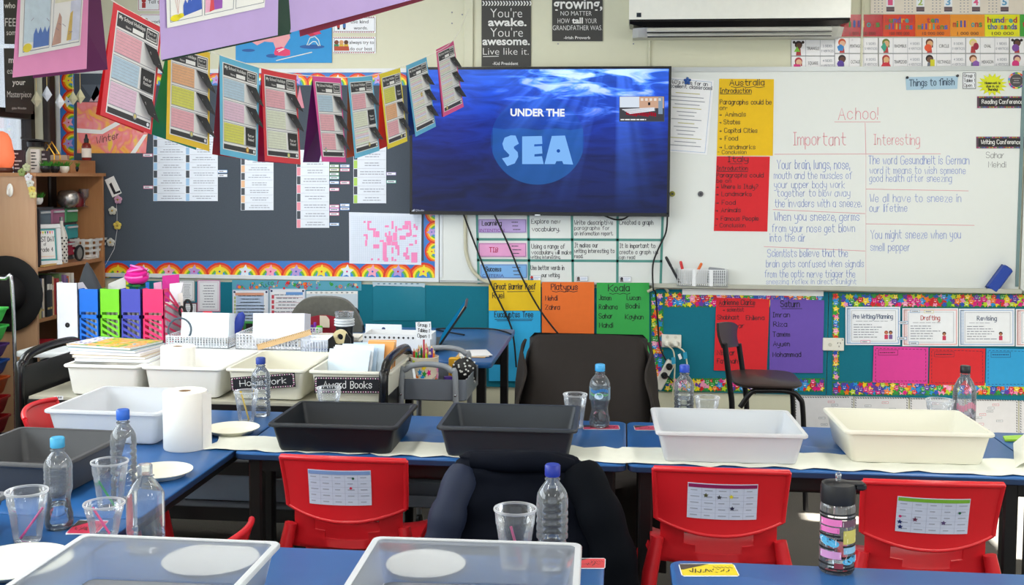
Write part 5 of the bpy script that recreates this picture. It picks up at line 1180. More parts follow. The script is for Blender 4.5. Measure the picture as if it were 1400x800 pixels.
b = MB(); b.box((-.135, 4.40, .66), (.48, .05, .44), M('1d1c1c', .7), (R(-10), 0, 0), .02); b.box((-.135, 4.0, .37), (.52, .34, .06), M('1d1c1c', .7), bev=.02); b.build('cushion_frame', ac, off)
for sx in (-.36, .09):
    for yy in (3.86, 4.38): b = MB(); b.tube([(sx, yy, .01), (sx, yy, .38)], .018, BLKM, 8); b.build('leg', ac, off)
for sx in (-.425, .155):
    def side_fn(u, v, sx=sx): s = 1 if sx > 0 else -1; return Vector((sx-s*.045*(1-v)+s*(.012*math.sin(10*u+6*v)+.03*v), 4.36-.50*u*(.55+.45*v), .86-.30*u**1.3-.50*v*(1-.25*u)))
    draped(side_fn, 18, 12, .01, DK).build('side_cover', ac, off, 60)

bc = thing('visitor_chair', 'dark brown and black chair standing sideways by the red name sheet', 'chair', (.66, 5.05, 0)); off = Vector(bc.location)
SEATM = M('2e2220', .4)
q = lambda x, y, Y: DP(x, y, Y)
b = MB(); G = []
for i in range(7):
    u = i/6
    top = q(983+26*u, 438.5+4*u+3.5*(2*u-1)**2, 5.0+.36*u); bot = q(990+21*u, 475-2*u, 5.0+.36*u)
    G.append([bot.lerp(top, s)+Vector((.015*math.sin(PI*u)-.008*math.sin(PI*s), 0, 0)) for s in (0, .25, .5, .75, 1)])
b.surf(G, .012, SEATM); b.build('backrest', bc, off, 50)
b = MB(); SX0, SX1 = q(1003, 529, 5.02).x, q(1098, 535, 5.02).x; zs = q(1040, 533, 4.9).z
b.loft([[Vector((v.x*1+(SX0+SX1)/2, v.y+5.16, z)) for v in rrect((SX1-SX0)*k, .40*k, .09, 0)] for k, z in ((.93, zs-.010), (1, zs), (1, zs+.006), (.95, zs+.012))], SEATM); b.build('seat', bc, off, 50)
for pts in ([q(991, 470, 5.0), q(998, 530, 5.0), q(1001, 565, 5.0), Vector((q(1003, 590, 5.0).x, 5.0, .01))], [q(1010, 470, 5.34), q(1017, 520, 5.34), q(1021, 560, 5.34), Vector((q(1023, 585, 5.34).x, 5.34, .01))]):
    b = MB(); b.tube(smooth_path(pts, 4), .013, BLKM, 8); b.build('leg', bc, off, 60)
for yy, xs in ((4.99, 1090), (5.33, 1075)):
    xe = q(xs+11, 580, yy).x; xa = q(xs-78 if yy < 5.1 else 1030, 545, yy).x
    b = MB(); b.tube(smooth_path([(xa, yy, zs-.10), (xa+.05, yy, zs-.03), (xa+.10, yy, zs-.022), (xe-.08, yy, zs-.022), (xe-.03, yy, zs-.05), (xe-.01, yy, zs-.13), (xe+.01, yy, .01)], 5), .012, BLKM, 8); b.build('leg', bc, off, 60)

# ================================================================ BOOKCASE IN THE LEFT CORNER
OAK = wood('bookcase_wood', 'a9744a', 'c08a5c'); OAK2 = wood('bookcase_end', 'b98d6c', 'cba582', 4.0)
BX, BY0, BY1, BZ = -2.94, 5.22, 5.955, 1.50
bk = thing('bookcase', 'brown wooden bookcase standing end-on in the left corner', 'bookcase', ((BX-3.235)/2, (BY0+BY1)/2, 0)); off = Vector(bk.location)
cxb, dep = (BX-3.235)/2, BX+3.235
b = MB(); b.box((cxb, BY0+.009, BZ/2), (dep, .018, BZ), OAK2); b.build('end_panel', bk, off, 0)
b = MB(); b.box((cxb, BY1-.009, BZ/2), (dep, .018, BZ), OAK); b.build('end_panel', bk, off, 0)
b = MB(); b.box((-3.23, (BY0+BY1)/2, BZ/2), (.01, BY1-BY0-.036, BZ), M('5a3d28', .6)); b.build('back_panel', bk, off, 0)
SHELVES = (.06, .28, .53, .775, 1.037)
for z in SHELVES: b = MB(); b.box((cxb, (BY0+BY1)/2, z-.009), (dep-.012, BY1-BY0-.036, .018), OAK); b.build('shelf', bk, off, 0)
b = MB(); b.box((cxb+.006, (BY0+BY1)/2, BZ+.009), (dep+.012, BY1-BY0+.01, .018), OAK); b.build('top', bk, off, 0)
p = XP(121, 240, -3.06); 
b = MB(); b.box((-3.06, 5.80, BZ+.018+.035), (.16, .28, .07), OAK); b.box((-3.06, 5.80, BZ+.018+.036), (.164, .12, .05), OAK); tag(b.build('wooden_box', None, (-3.06, 5.80, BZ+.018), 0), 'low wooden box on the bookcase under the amber bottle', 'box')

# ================================================================ BOTTLES, CUPS, ROLLS ON THE TABLES
PET = clear_mat('clear_bottle_plastic', (.95, .97, .99, 1), 1.0, .07, (.9, .95, 1, 1)); CUPM = clear_mat('clear_cup_plastic', (.93, .95, .97, 1), .8, .10, (.9, .94, 1, 1))
m, nt, out = node_mat('water'); g_ = N(nt, 'ShaderNodeBsdfRefraction'); g_.inputs['IOR'].default_value = 1.33; g_.inputs['Roughness'].default_value = 0; g_.inputs[0].default_value = (.95, .98, 1, 1)
g2 = N(nt, 'ShaderNodeBsdfGlossy'); g2.inputs['Roughness'].default_value = .02; lw_ = N(nt, 'ShaderNodeFresnel'); lw_.inputs[0].default_value = 1.33; mx_ = N(nt, 'ShaderNodeMixShader')
nt.links.new(lw_.outputs[0], mx_.inputs[0]); nt.links.new(g_.outputs[0], mx_.inputs[1]); nt.links.new(g2.outputs[0], mx_.inputs[2]); nt.links.new(mx_.outputs[0], out.inputs[0]); WATER = m
def bottle(x, y, h, r, label, cap, style='ribbed', z=TZ, water=0.0, band=None, capm=None, rr=None):
    t = thing('water_bottle', label, 'bottle', (x, y, z+.0005), 0, 'clear plastic bottles'); hc = min(.028, h*.11); hb = h-hc
    prof = [(.001, .004), (r*.55, .006), (r*.72, 0), (r*.9, .002), (r*.98, .010)]; S = hb*.76
    if style == 'ribbed':
        n = 7; prof += [(r*.98, S*.06), (r, S*.10)]
        for i in range(n): a = S*(.14+.74*i/n); d = S*.74/n; prof += [(r, a), (r*1.0, a+d*.45), (r*.93, a+d*.72), (r, a+d*.98)]
        i_ = 3; prof = [(q_[0]*(.88 if S*.36 < q_[1] < S*.43 else 1), q_[1]) for q_ in prof]
        prof += [(r, S*.93), (r*.99, S), (r*.94, S+hb*.05), (r*.80, S+hb*.10), (r*.60, S+hb*.145), (r*.44, S+hb*.18)]
    elif style == 'waist':
        prof += [(r, S*.10), (r*.99, S*.22), (r*.86, S*.34), (r*.80, S*.44), (r*.86, S*.54), (r*.97, S*.62), (r, S*.66)]
        for i in range(4): a = S*(.68+.07*i); prof += [(r, a), (r*.955, a+S*.035), (r, a+S*.06)]
        prof += [(r, S*.98), (r*.97, S+hb*.03), (r*.86, S+hb*.085), (r*.64, S+hb*.14), (r*.44, S+hb*.18)]
    else:
        prof += [(r, S*.08), (r, S*.14), (r*.965, S*.17), (r, S*.20), (r, S*.30), (r*.97, S*.33), (r, S*.36), (r, S*.93), (r*.98, S*.97), (r*.88, S*1.03), (r*.6, S+hb*.13), (r*.44, S+hb*.17)]
    nk = min(.0135, r*.42); prof += [(nk, hb*.955), (nk*1.25, hb*.96), (nk*1.25, hb*.972), (nk, hb*.976), (nk, hb+hc*.8)]
    ns = 4 if style == 'square' else 28
    b = MB()
    if style == 'square':
        rings = [[Vector((v.x, v.y, zz)) for v in rrect(2*a, 2*a, max(.0008, min(a*.35, a*.999)), 0)] for a, zz in prof if a > .002]; b.loft(rings, PET, True, False)
    else: b.lathe(prof, PET, n=28)
    b.build('body', t, smooth=60)
    b = MB(); n = 30; rings = []
    for a, zz in ((nk*1.18, hb), (nk*1.22, hb+.002), (nk*1.22, hb+hc*.88), (nk*1.05, hb+hc), (nk*.3, hb+hc)): rings.append([Vector((a*(1+.03*(k % 2))*math.cos(2*PI*k/n), a*(1+.03*(k % 2))*math.sin(2*PI*k/n), zz)) for k in range(n)])
    b.loft(rings, capm or M(cap, .35)); tag(b.build('cap', t, smooth=40), None)
    if water:
        wp = [(a*.965, max(zz, .005)) for a, zz in prof if zz < water*hb and a > .002]; wp.append((wp[-1][0], water*hb)); b = MB(); b.lathe([(.0008, .006)]+wp+[(.0008, water*hb)], WATER, n=28); b.build('water', t, smooth=60)
    if band:
        z0, z1, mats = band; b = MB(); b.lathe([(r*1.008, hb*z0), (r*1.012, hb*(z0+.01)), (r*1.012, hb*(z1-.01)), (r*1.008, hb*z1)], mats[0], n=28)
        mp = lambda u, v, l=0.0: Vector(((r*1.012+l)*math.sin(u*2.4-1.2), -(r*1.012+l)*math.cos(u*2.4-1.2), hb*(z1+(z0-z1)*v)))
        for i in range(8): rect(b, mp, .1+.1*i, .10+.08*math.sin(i), .19+.1*i, .34+.08*math.sin(i), mats[1], .0005)
        for i in range(8): rect(b, mp, .08+.1*i, .45+.06*math.sin(i*1.3), .19+.1*i, .58+.06*math.sin(i*1.3), mats[2], .0006)
        disc(b, mp, .47, .62, .18, mats[3], .0008, .26); tag(b.build('label_band', t, smooth=60), 'printed label with a pale emblem')
    return t
def stand_h(px, ytop, Y): return DP(px, ytop, Y).z-TZ
def at(px, py): return HP(px, py, TZ)
def put(px, py, ytop, r, *a, **k): p = at(px, py); Y = p.y+r; X = DP(px, py, Y).x; bottle(X, Y, stand_h(px, ytop, Y), r, *a, **k)
put(81, 728, 598, .033, 'clear waisted bottle with light blue cap on the left table', '45a3cf', 'waist', water=.30)
put(170, 690, 560, .033, 'clear ribbed bottle with blue cap on the left table beside the plate', '2a62c4', 'ribbed')
bottle(DP(199, 700, 2.335).x, 2.335, stand_h(199, 635, 2.335), .0345, 'clear square-shouldered bottle with clear cap behind the front left tub', 'cfd8e2', 'square', capm=CUPM)
put(357, 572, 489, .033, 'clear ribbed bottle with dark blue cap before the Homework tub', '1f3c94', 'ribbed')
LBL = [clear_mat('label_film', (.75, .88, .95, 1), .6, .25, lin('bcd8ea')), M('2f6fae', .4), M('5a9a6a', .4), M('c9dcf0', .3)]
put(819.5, 587, 498, .035, 'clear labelled bottle with light blue cap beside the dark grey tub', '3f9fd8', 'waist', water=.52, band=(.50, .72, LBL))
put(934.5, 590, 499, .033, 'clear ribbed bottle with blue cap behind the white tub', '2346b4', 'ribbed', water=.55)
bottle(DP(755, 700, 2.33).x, 2.33, stand_h(755, 635, 2.33), .0345, 'clear ribbed bottle with dark blue cap behind the front centre tub', '1c2f94', 'ribbed')
put(1317, 594, 500, .037, 'clear round-shouldered bottle with black cap behind the cream tub', '1c1c20', 'plain', band=(.12, .55, [clear_mat('plain_label_film', (.93, .93, .95, 1), .5, .25, lin('e8e0e4')), M('d08a9c', .4), M('a8a4ae', .4), clear_mat('plain_label_disc', (.9, .85, .88, 1), .4, .3, lin('e0a8b8'))]))
def cup(x, y, h, r, label, straw=None, z=TZ):
    t = thing('plastic_cup', label, 'cup', (x, y, z+.0005), 0, 'clear plastic cups'); rb = r*.66; b = MB()
    prof = [(.001, .003), (rb*.85, .003), (rb*.95, 0), (rb, .003)]
    for i in range(5): zz = h*(.12+.06*i); prof += [(rb+(r-rb)*zz/h, zz), (rb+(r-rb)*zz/h*1.0-.0006, zz+h*.02)]
    prof += [(rb+(r-rb)*.72, h*.72), (rb+(r-rb)*.76+.001, h*.74), (r*.985, h-.004)]; b.lathe(prof, CUPM, n=32); b.build('body', t, smooth=60)
    b = MB(); b.lathe([(r*.985, h-.005), (r*1.035, h-.005), (r*1.045, h-.0025), (r*1.03, h), (r*.985, h), (r*.975, h-.003)], clear_mat('cup_rim', (.9, .93, .96, 1), .9, .35) if 'cup_rim' not in bpy.data.materials else bpy.data.materials['cup_rim'], n=32); b.build('rim', t, smooth=60)
    if straw:
        c, lab, a, L, lean = straw; b = MB(); A0 = Vector((math.cos(a)*-rb*.5, math.sin(a)*-rb*.5, .006)); A1 = A0+Vector((math.cos(a)*math.sin(lean)*L, math.sin(a)*math.sin(lean)*L, math.cos(lean)*L))
        n = 10; d = (A1-A0).normalized(); s_ = d.orthogonal().normalized(); u_ = d.cross(s_); ring = lambda P_, q_: [P_+s_*q_*math.cos(2*PI*k/n)+u_*q_*math.sin(2*PI*k/n) for k in range(n)]
        b.loft([ring(A0, .003), ring(A1, .003), ring(A1, .0022), ring(A0, .0022)], M(c, .35), False, False)
        o = b.build('drinking_straw', None, (0, 0, 0), 60); o.location = (x, y, z+.001); tag(o, lab, 'straw', 'short drinking straws in the cups')
def putcup(px, py, ytop, r, label, straw=None, hid=None):
    if hid: Y = hid; X = DP(px, py, Y).x
    else: p = at(px, py); Y = p.y+r*.66; X = DP(px, py, Y).x
    cup(X, Y, stand_h(px, ytop, Y)-.004, r, label, straw)
putcup(38, 746, 668, .046, 'clear cup at the left edge holding a magenta straw', ('e03a8c', 'magenta straw in the cup at the left edge', .35, .085, .62))
putcup(143, 739, 685, .046, 'clear cup with pink straw before the square bottle', ('f04a8a', 'pink straw in the cup before the square bottle', 2.9, .075, .7))
putcup(151, 700, 628, .045, 'clear cup with green straw beside the ribbed bottle', ('2f9a5a', 'green straw in the cup beside the ribbed bottle', 2.8, .085, .75))
putcup(337, 579, 533, .040, 'clear cup with yellow straw beside the black tub', ('e8c03a', 'yellow straw in the cup beside the black tub', 2.6, .105, .42))
putcup(450, 575, 528, .041, 'clear cup before the Award Books tub', ('e86a9a', 'pink straw in the cup before the Award Books tub', .2, .05, .35), hid=3.63)
putcup(786, 587, 537, .040, 'clear cup between the dark grey tub and the labelled bottle')
putcup(966, 590, 541, .041, 'clear cup behind the white tub right of the blue-capped bottle')
putcup(704, 770, 692, .0455, 'clear cup with pink straw behind the front centre tub', ('f06a9c', 'pink straw in the cup behind the front centre tub', 2.9, .085, .3), hid=2.335)
putcup(1284, 593, 545, .045, 'clear cup behind the cream tub beside the black-capped bottle')
# paper towel rolls
def roll(x, y, z, r, h, label, torn=True):
    t = thing('paper_roll', label, 'paper roll', (x, y, z+.0005), 0, 'paper towel rolls'); b = MB()
    b.lathe([(r*.30, 0), (r*.97, 0), (r, .004), (r, h-.004), (r*.97, h), (r*.30, h), (r*.30, 0)], M('f0efe8', .8, var=.015, scale=60), n=40)
    b.build('paper', t, smooth=40)
    b = MB(); b.lathe([(r*.30, .001), (r*.30, h-.001), (r*.25, h-.001), (r*.25, .001), (r*.30, .001)], M('a08468', .8), n=24); tag(b.build('core', t, smooth=40), 'brown cardboard core')
    if torn: b = MB(); b.surf([[Vector(((r+.0015+.012*u*u)*math.cos(-.35+.5*u), (r+.0015+.012*u*u)*math.sin(-.35+.5*u), .002+(h-.004-.02*u*random.random())*v)) for v in (0, .5, 1)] for u in (0, .25, .5, .75, 1)], .0006, M('f4f3ee', .8)); b.build('loose_end', t, smooth=60)
p = at(254, 620); r_ = .067; Y = p.y+r_; roll(DP(254, 620, Y).x, Y, TZ, r_, stand_h(254, 533, Y)-.003, 'large white paper towel roll on the left wing table')
# striped drink bottle
p = at(1143, 788); r_ = .037; Y = p.y+r_; X = DP(1143, 788, Y).x; H = stand_h(1143, 658, Y)
t = thing('drink_bottle', 'clear drink bottle with black stripes, slogans and black spout lid', 'bottle', (X, Y, TZ+.0005)); hb = H*.78
DB_ = clear_mat('drink_bottle_plastic', (.95, .97, .99, 1), 1, .06)
b = MB(); b.lathe([(.001, .004), (r_*.86, .004), (r_*.95, 0), (r_, .006), (r_, hb*.93), (r_*.96, hb*.97), (r_*.88, hb), (r_*.86, hb+.004)], DB_, n=36); b.build('body', t, smooth=50)
mp = lambda u, v, l=0.0: Vector(((r_+.0006+l)*math.sin((u-.5)*PI), -(r_+.0006+l)*math.cos((u-.5)*PI), hb*(1-v)))
def band_(b, u0, v0, u1, v1, m, l):
    n = max(1, int((u1-u0)*18)); [rect(b, mp, u0+(u1-u0)*i/n, v0, u0+(u1-u0)*(i+1)/n, v1, m, l) for i in range(n)]
b = MB()
for v, a, c in ((.13, 0, 1), (.18, .05, 1), (.385, .1, .45), (.43, .0, .5), (.48, .3, 1), (.53, 0, .35), (.575, .55, 1), (.62, .0, .4), (.67, .6, 1), (.73, .45, 1), (.79, .55, 1), (.84, 0, .7), (.89, .3, 1), (.935, .0, 1)): band_(b, a, v, c, v+.026, BLACK, .0004)
pk, gold, lb, gy = M('e87ab8', .4), M('c9bd62', .4), M('5ab0d8', .4), M('9a8f96', .4)
band_(b, .10, .205, .52, .30, pk, .0010); band_(b, .52, .215, .99, .31, M('6a4a58', .4), .0010); band_(b, .10, .32, .48, .40, pk, .0010); band_(b, .55, .36, .90, .55, gold, .0010); band_(b, .10, .66, .52, .765, M('d89ac8', .4), .0010); band_(b, .56, .60, .95, .69, M('8ab8d0', .4), .0010); band_(b, .40, .82, .56, .90, M('8a3a48', .4), .0010)
for x_, y_, rx_, ry_ in ((.17, .50, .10, .045), (.28, .53, .14, .055), (.38, .55, .10, .05), (.66, .80, .12, .045), (.78, .77, .12, .045), (.88, .79, .09, .05)): disc(b, mp, x_, y_, rx_, lb, .0013, ry_)
b.build('print', t, smooth=0)
b = MB()
for s, u0, u1, v, h_, m_ in (('CHILL', .13, .50, .29, .07, WHITE), ('HILLED', .54, .97, .302, .07, WHITE), ('CHILLED', .12, .46, .39, .055, M('c03a88')), ('CHILL', .58, .88, .44, .06, M('f0e8b0')), ('BRO', .62, .86, .53, .06, M('f0e8b0')), ('CHILLED', .12, .51, .75, .075, WHITE), ('CHILL', .60, .93, .675, .05, WHITE)): bold(b, mp, s, u0, u1, v, h_, m_, .0018, .01)
hand(b, mp, 'Chill', .13, .42, .56, .08, WHITE, .0020, w=.12); hand(b, mp, 'Chill', .60, .92, .82, .08, WHITE, .0020, w=.12); b.build('lettering', t, smooth=0)
b = MB(); b.lathe([(r_*.90, hb-.004), (r_*.98, hb-.002), (r_*1.0, hb+.004), (r_*1.0, H-.012), (r_*.94, H-.004), (r_*.5, H-.002), (.001, H-.002)], M('1a1a1d', .45), n=36); b.box((.012, 0, H-.004), (.085, .022, .010), M('1a1a1d', .45), bev=.004); b.box((r_*1.25, 0, H-.010), (.025, .020, .016), M('1a1a1d', .45), bev=.004); b.build('lid', t, smooth=40)
b = MB(); b.tube([(0, 0, H), (0, 0, H+.012)], .006, CUPM, 10); b.ball((0, 0, H+.013), .007, CUPM); b.build('mouthpiece', t)
b = MB(); b.tube([(-.004, 0, .012), (-.004, 0, hb)], .0045, CUPM, 10); b.build('straw', t)
b = MB(); b.lathe([(.001, .006), (r_*.93, .006), (r_*.94, hb*.10), (.001, hb*.10)], WATER, n=30); b.build('water', t)

# ================================================================ WHAT STANDS IN AND ON THE BOOKCASE
TOPZ = BZ+.018
def up(px, py, Y): return DP(px, py, Y)
# salt lamp
p = up(3, 236, 5.34); t = thing('salt_lamp', 'orange salt lamp on the bookcase at the left edge', 'lamp', (p.x, 5.34, TOPZ))
m = bpy.data.materials.new('salt_rock'); m.use_nodes = True; nt = m.node_tree; bs = nt.nodes['Principled BSDF']; bs.inputs['Base Color'].default_value = lin('f0805a'); bs.inputs['Roughness'].default_value = .6
bs.inputs['Emission Color'].default_value = lin('ff7a4a'); bs.inputs['Emission Strength'].default_value = .45
b = MB(); b.lathe([(.05, 0), (.055, .01), (.05, .025), (.001, .026)], M('5a3020', .5), n=20, cap0=True); b.build('base', t)
b = MB(); rings = []
for z, r_ in ((.024, .045), (.05, .060), (.09, .062), (.13, .052), (.17, .046), (.20, .030), (.212, .008)): rings.append([Vector((r_*(1+.07*math.sin(3*k+z*40))*math.cos(2*PI*k/18), r_*(1+.07*math.cos(2*k+z*55))*math.sin(2*PI*k/18), z)) for k in range(18)])
b.loft(rings, m); b.build('rock', t, smooth=60)
# small framed signs
def stand_sign(lab, q, Y, face, ink, rows, tilt=.12):
    p0, p1 = up(q[0], q[1], Y), up(q[2], q[3], Y); w = p1.x-p0.x; h = p0.z-TOPZ; t = thing('desk_sign', lab, 'sign', ((p0.x+p1.x)/2, Y, TOPZ))
    b = MB(); b.box((0, .006, h/2), (w, .018, h), M(face, .5), bev=.002); b.build('panel', t); b = MB()
    mp = lambda u, v, l=0.0: Vector(((u-.5)*w, -.0035-l, h*(1-v)))
    for i, s in enumerate(rows): fine_print(b, mp, .12, .1+.8*i/len(rows), .2+.7*min(1, len(s)/6), .1+.8*(i+.8)/len(rows), 1, M(ink, .6), .0006, .5)
    b.build('print', t, smooth=0); return t
stand_sign('dark sign with white lettering on the bookcase beside the salt lamp', (18, 205, 34, 239), 5.36, '3a2a30', 'd8d0d0', ('Mum', 'a', 'Teacher', 'makes', 'world'))
stand_sign('white clipboard sign between the two dark signs', (41.5, 204, 54, 240), 5.42, 'e8e2da', '3a3a3a', ('To do', 'plan', 'teach', 'love', 'laugh', 'rest'))
stand_sign('smaller dark sign right of the white clipboard sign', (56.5, 206, 67.5, 236), 5.55, '3c3338', 'd0c8c8', ('Best', 'teacher', 'ever', 'here'))
# graduation figure with mortarboard, gold house lantern, pale box
p = up(50, 225, 5.62); t = thing('graduation_ornament', 'pale ornament wearing a black mortarboard on the bookcase', 'ornament', (p.x, 5.62, TOPZ))
b = MB(); b.lathe([(.001, 0), (.05, 0), (.058, .05), (.05, .11), (.035, .14), (.001, .145)], M('c9c4a8', .5), n=20); b.build('body', t, smooth=60)
b = MB(); b.lathe([(.045, .14), (.047, .165), (.04, .172), (.001, .172)], BLACK, n=20, cap0=True); b.box((0, 0, .176), (.15, .15, .008), BLACK, (0, .12, .5)); b.build('mortarboard', t)
p = up(65, 225, 5.7); t = thing('house_lantern', 'gold-framed open house lantern behind the small dark sign', 'lantern', (p.x, 5.72, TOPZ)); GOLD = M('d8a83c', .35, .7)
b = MB(); w, h1, h2 = .045, .10, .17
for yy in (-.03, .03):
    b.tube([(-w, yy, 0), (-w, yy, h1), (0, yy, h2), (w, yy, h1), (w, yy, 0), (-w, yy, .003)], .004, GOLD, 6)
for x, z in ((-w, h1), (w, h1), (0, h2), (-w, .003), (w, .003)): b.tube([(x, -.03, z), (x, .03, z)], .004, GOLD, 6)
b.build('frame', t); b = MB(); b.box((0, 0, .004), (2*w, .06, .006), GOLD); b.build('base', t)
p = up(77, 230, 5.8); b = MB(); b.box((p.x, 5.84, TOPZ+.05), (.09, .06, .10), M('cfb8a4', .7), (0, .0, .3), .004); tag(b.build('cardboard_box', None, (p.x, 5.84, TOPZ)), 'pale brown carton behind the row of grass pots', 'box')
# four pots of grass
GR = M('3f8a2c', .7, var=.3)
def grass_pot(px, py, Y, z, r_, col, lab, n=70, hh=.035):
    p = up(px, py, Y); t = thing('grass_pot', lab, 'potted plant', (p.x, Y, z), 0, 'little pots of artificial grass'); b = MB(); b.lathe([(.001, 0), (r_*.55, 0), (r_*.9, r_*.5), (r_, r_*.95), (r_*.9, r_*1.35), (r_*.8, r_*1.35), (.001, r_*1.25)], M(col, .25), n=20); b.build('pot', t, smooth=50); b = MB()
    for k in range(n):
        a = random.uniform(0, 2*PI); q_ = r_*.85*math.sqrt(random.random()); l = random.uniform(.3, 1)*hh; lean = random.uniform(0, .6); x_, y_ = q_*math.cos(a), q_*math.sin(a); dx, dy = math.cos(a)*lean*l, math.sin(a)*lean*l; z0 = r_*1.2
        b.add([(x_-.003, y_, z0), (x_+.003, y_, z0), (x_+dx+.002, y_+dy, z0+l*.7), (x_+dx*1.3, y_+dy*1.3, z0+l), (x_, y_-.003, z0), (x_, y_+.003, z0)], [[0, 1, 2, 3], [4, 5, 3]], GR)
    tag(b.build('grass_tuft', t, smooth=0)); return t
for px, c, lab in ((62, '1b1b1e', 'black pot of grass, leftmost in the row on the bookcase'), (75, '1b1b1e', 'black pot of grass beside the white pot, second from left'), (88, 'e8e6da', 'white pot of grass in the row on the bookcase'), (101, '1b1b1e', 'black pot of grass beside the low wooden box')):
    Y_ = 5.40+(px-62)*.0085; grass_pot(px, 240, Y_, TOPZ, .027, c, lab)
grass_pot(52, 275, 5.36, up(52, 278, 5.36).z if False else 1.355, .026, 'e4e2dc', 'white pot of dark leaves inside the bookcase', 40, .04)
# amber bottle
p = up(121, 225, 5.80); t = thing('pump_bottle', 'amber bottle with black dropper cap on the low wooden box', 'bottle', (p.x, 5.78, TOPZ+.071)); b = MB(); b.lathe([(.001, 0), (.024, 0), (.025, .004), (.025, .075), (.020, .09), (.011, .096), (.011, .10)], M('7a1c14', .12), n=24); b.build('body', t, smooth=50)
b = MB(); b.lathe([(.013, .096), (.013, .115), (.008, .122), (.006, .14), (.001, .145)], BLACK, n=16, cap0=True); b.build('cap', t, smooth=50); b = MB(); b.lathe([(.0255, .015), (.0255, .065)], M('e8dcd0', .5), n=24); b.build('label_band', t, smooth=60)
# garland at the front corner, adhesive hook
g = thing('flower_garland', 'small garland of pale flowers on the bookcase corner', 'garland', Vector((BX-.01, BY0-.012, 1.50))); off = Vector(g.location)
for k, (dx, z, c) in enumerate(((-.03, 1.545, 'b8b890'), (-.055, 1.52, '8a9a5a'), (-.02, 1.495, 'd8d4d8'), (-.012, 1.465, 'cfcfc4'), (-.004, 1.435, 'd8c060'), (.0, 1.41, 'd0c880'))):
    b = MB(); c0 = Vector((BX+dx, BY0-.018, z))
    for i in range(5): b.ball(c0+Vector((.012*math.sin(2*PI*i/5), 0, .012*math.cos(2*PI*i/5))), .010, M(c, .7), 8, 5, (1, .6, 1))
    b.build('flower', g, off)
p = up(14, 260, BY0-.004); b = MB(); b.ball((p.x, BY0-.006, p.z), .034, M('efece6', .3), 16, 8, (.5, .2, 1)); b.tube([(p.x, BY0-.012, p.z+.01), (p.x, BY0-.028, p.z), (p.x, BY0-.03, p.z-.018), (p.x, BY0-.02, p.z-.025)], .004, M('efece6', .3), 8); tag(b.build('adhesive_hook', None, (p.x, BY0-.006, p.z)), 'oval adhesive hook on the bookcase end panel', 'hook')
# black hat hanging on the end panel
p = up(8, 402, BY0-.03); t = thing('sun_hat', 'black broad-brimmed hat hanging on the bookcase end', 'hat', (p.x, BY0-.006, p.z)); FELT = M('0e0e10', .8)
b = MB(); b.lathe([(.190, .012), (.193, .016), (.19, .02), (.12, .014), (.09, .012), (.09, .004), (.15, .004), (.190, .012)], FELT, n=36, rot=(R(90), 0, 0)); b.build('brim', t, smooth=60); b = MB(); b.lathe([(.10, .010), (.096, .06), (.085, .085), (.05, .098), (.001, .10)], FELT, n=30, rot=(R(90), 0, 0)); b.build('crown', t, smooth=60)

# inside the upper compartment: things seen through the open side (x plane BX)
INX = BX-.06
def inx(px, py, X=INX): return XP(px, py, X)
z1 = SHELVES[4]
# inner ledge of the drawer box carries small things
p = inx(78, 278); q_ = inx(124, 278)
t = thing('drawer_box', 'low box of small clear drawers with coloured contents inside the bookcase', 'drawer box', (BX-.15, 5.62, z1)); off = Vector(t.location)
b = MB(); b.box((BX-.195, 5.66, z1+.145), (.14, .44, .29), M('4a4a50', .4)); b.build('casing', t, off)
for r_, (zz, cs) in enumerate(((.245, ('6a7a86', 'a86a8a', '3a8a5a')), (.155, ('2a8a96', '2a8a96', '2f9aa0')), (.062, ('a82a48', 'b83050', 'a02440')))):
    for k in range(3):
        yc = 5.66-.146+.146*k; d_ = MB(); d_.box((BX-.120, yc, z1+zz), (.012, .138, .078), M(cs[k], .25), bev=.004); o = d_.build('drawer', t, off); h_ = MB(); h_.box((BX-.110, yc, z1+zz+.026), (.012, .10, .01), M('c8ccd0', .3)); hh = h_.build('handle', o, off)
def lathe_thing(name, lab, cat, px, py, X, z, prof, m, part='body'):
    p = inx(px, py, X); b = MB(); b.lathe(prof, m, n=22); t = tag(b.build(name, None, (0, 0, 0), 50), lab, cat); t.location = (X, p.y, z); return t
ZB1 = z1+.2905
lathe_thing('bowl', 'silver round bowl on the drawer box in the bookcase', 'bowl', 93, 270, BX-.12, ZB1, [(.001, 0), (.03, 0), (.055, .025), (.06, .055), (.05, .085), (.035, .095), (.033, .093), (.046, .083), (.055, .055), (.001, .01)], M('c0bdb8', .2, .85, scale=120, bump=.2))
lathe_thing('jar', 'dark red jar beside the silver bowl', 'jar', 106, 270, BX-.14, ZB1, [(.001, 0), (.035, 0), (.04, .04), (.036, .075), (.02, .085), (.001, .086)], M('7a1420', .3))
lathe_thing('glass', 'clear stemmed glass beside the dark red jar', 'glass', 115, 272, BX-.10, ZB1, [(.001, 0), (.025, 0), (.006, .008), (.006, .035), (.026, .055), (.028, .10), (.026, .10), (.024, .057), (.001, .045)], CUPM)
p = inx(70, 285); b = MB(); b.box((BX-.10, 5.36, z1+.30), (.16, .16, .008), M('3a3a40', .4)); b.box((BX-.10, 5.30, z1+.148), (.16, .012, .296), M('3a3a40', .4)); b.box((BX-.20, 5.425, z1+.148), (.03, .012, .296), M('3a3a40', .4)); tag(b.build('shelf_riser', None, (BX-.10, 5.36, z1)), 'dark riser carrying the white pot inside the bookcase', 'riser')
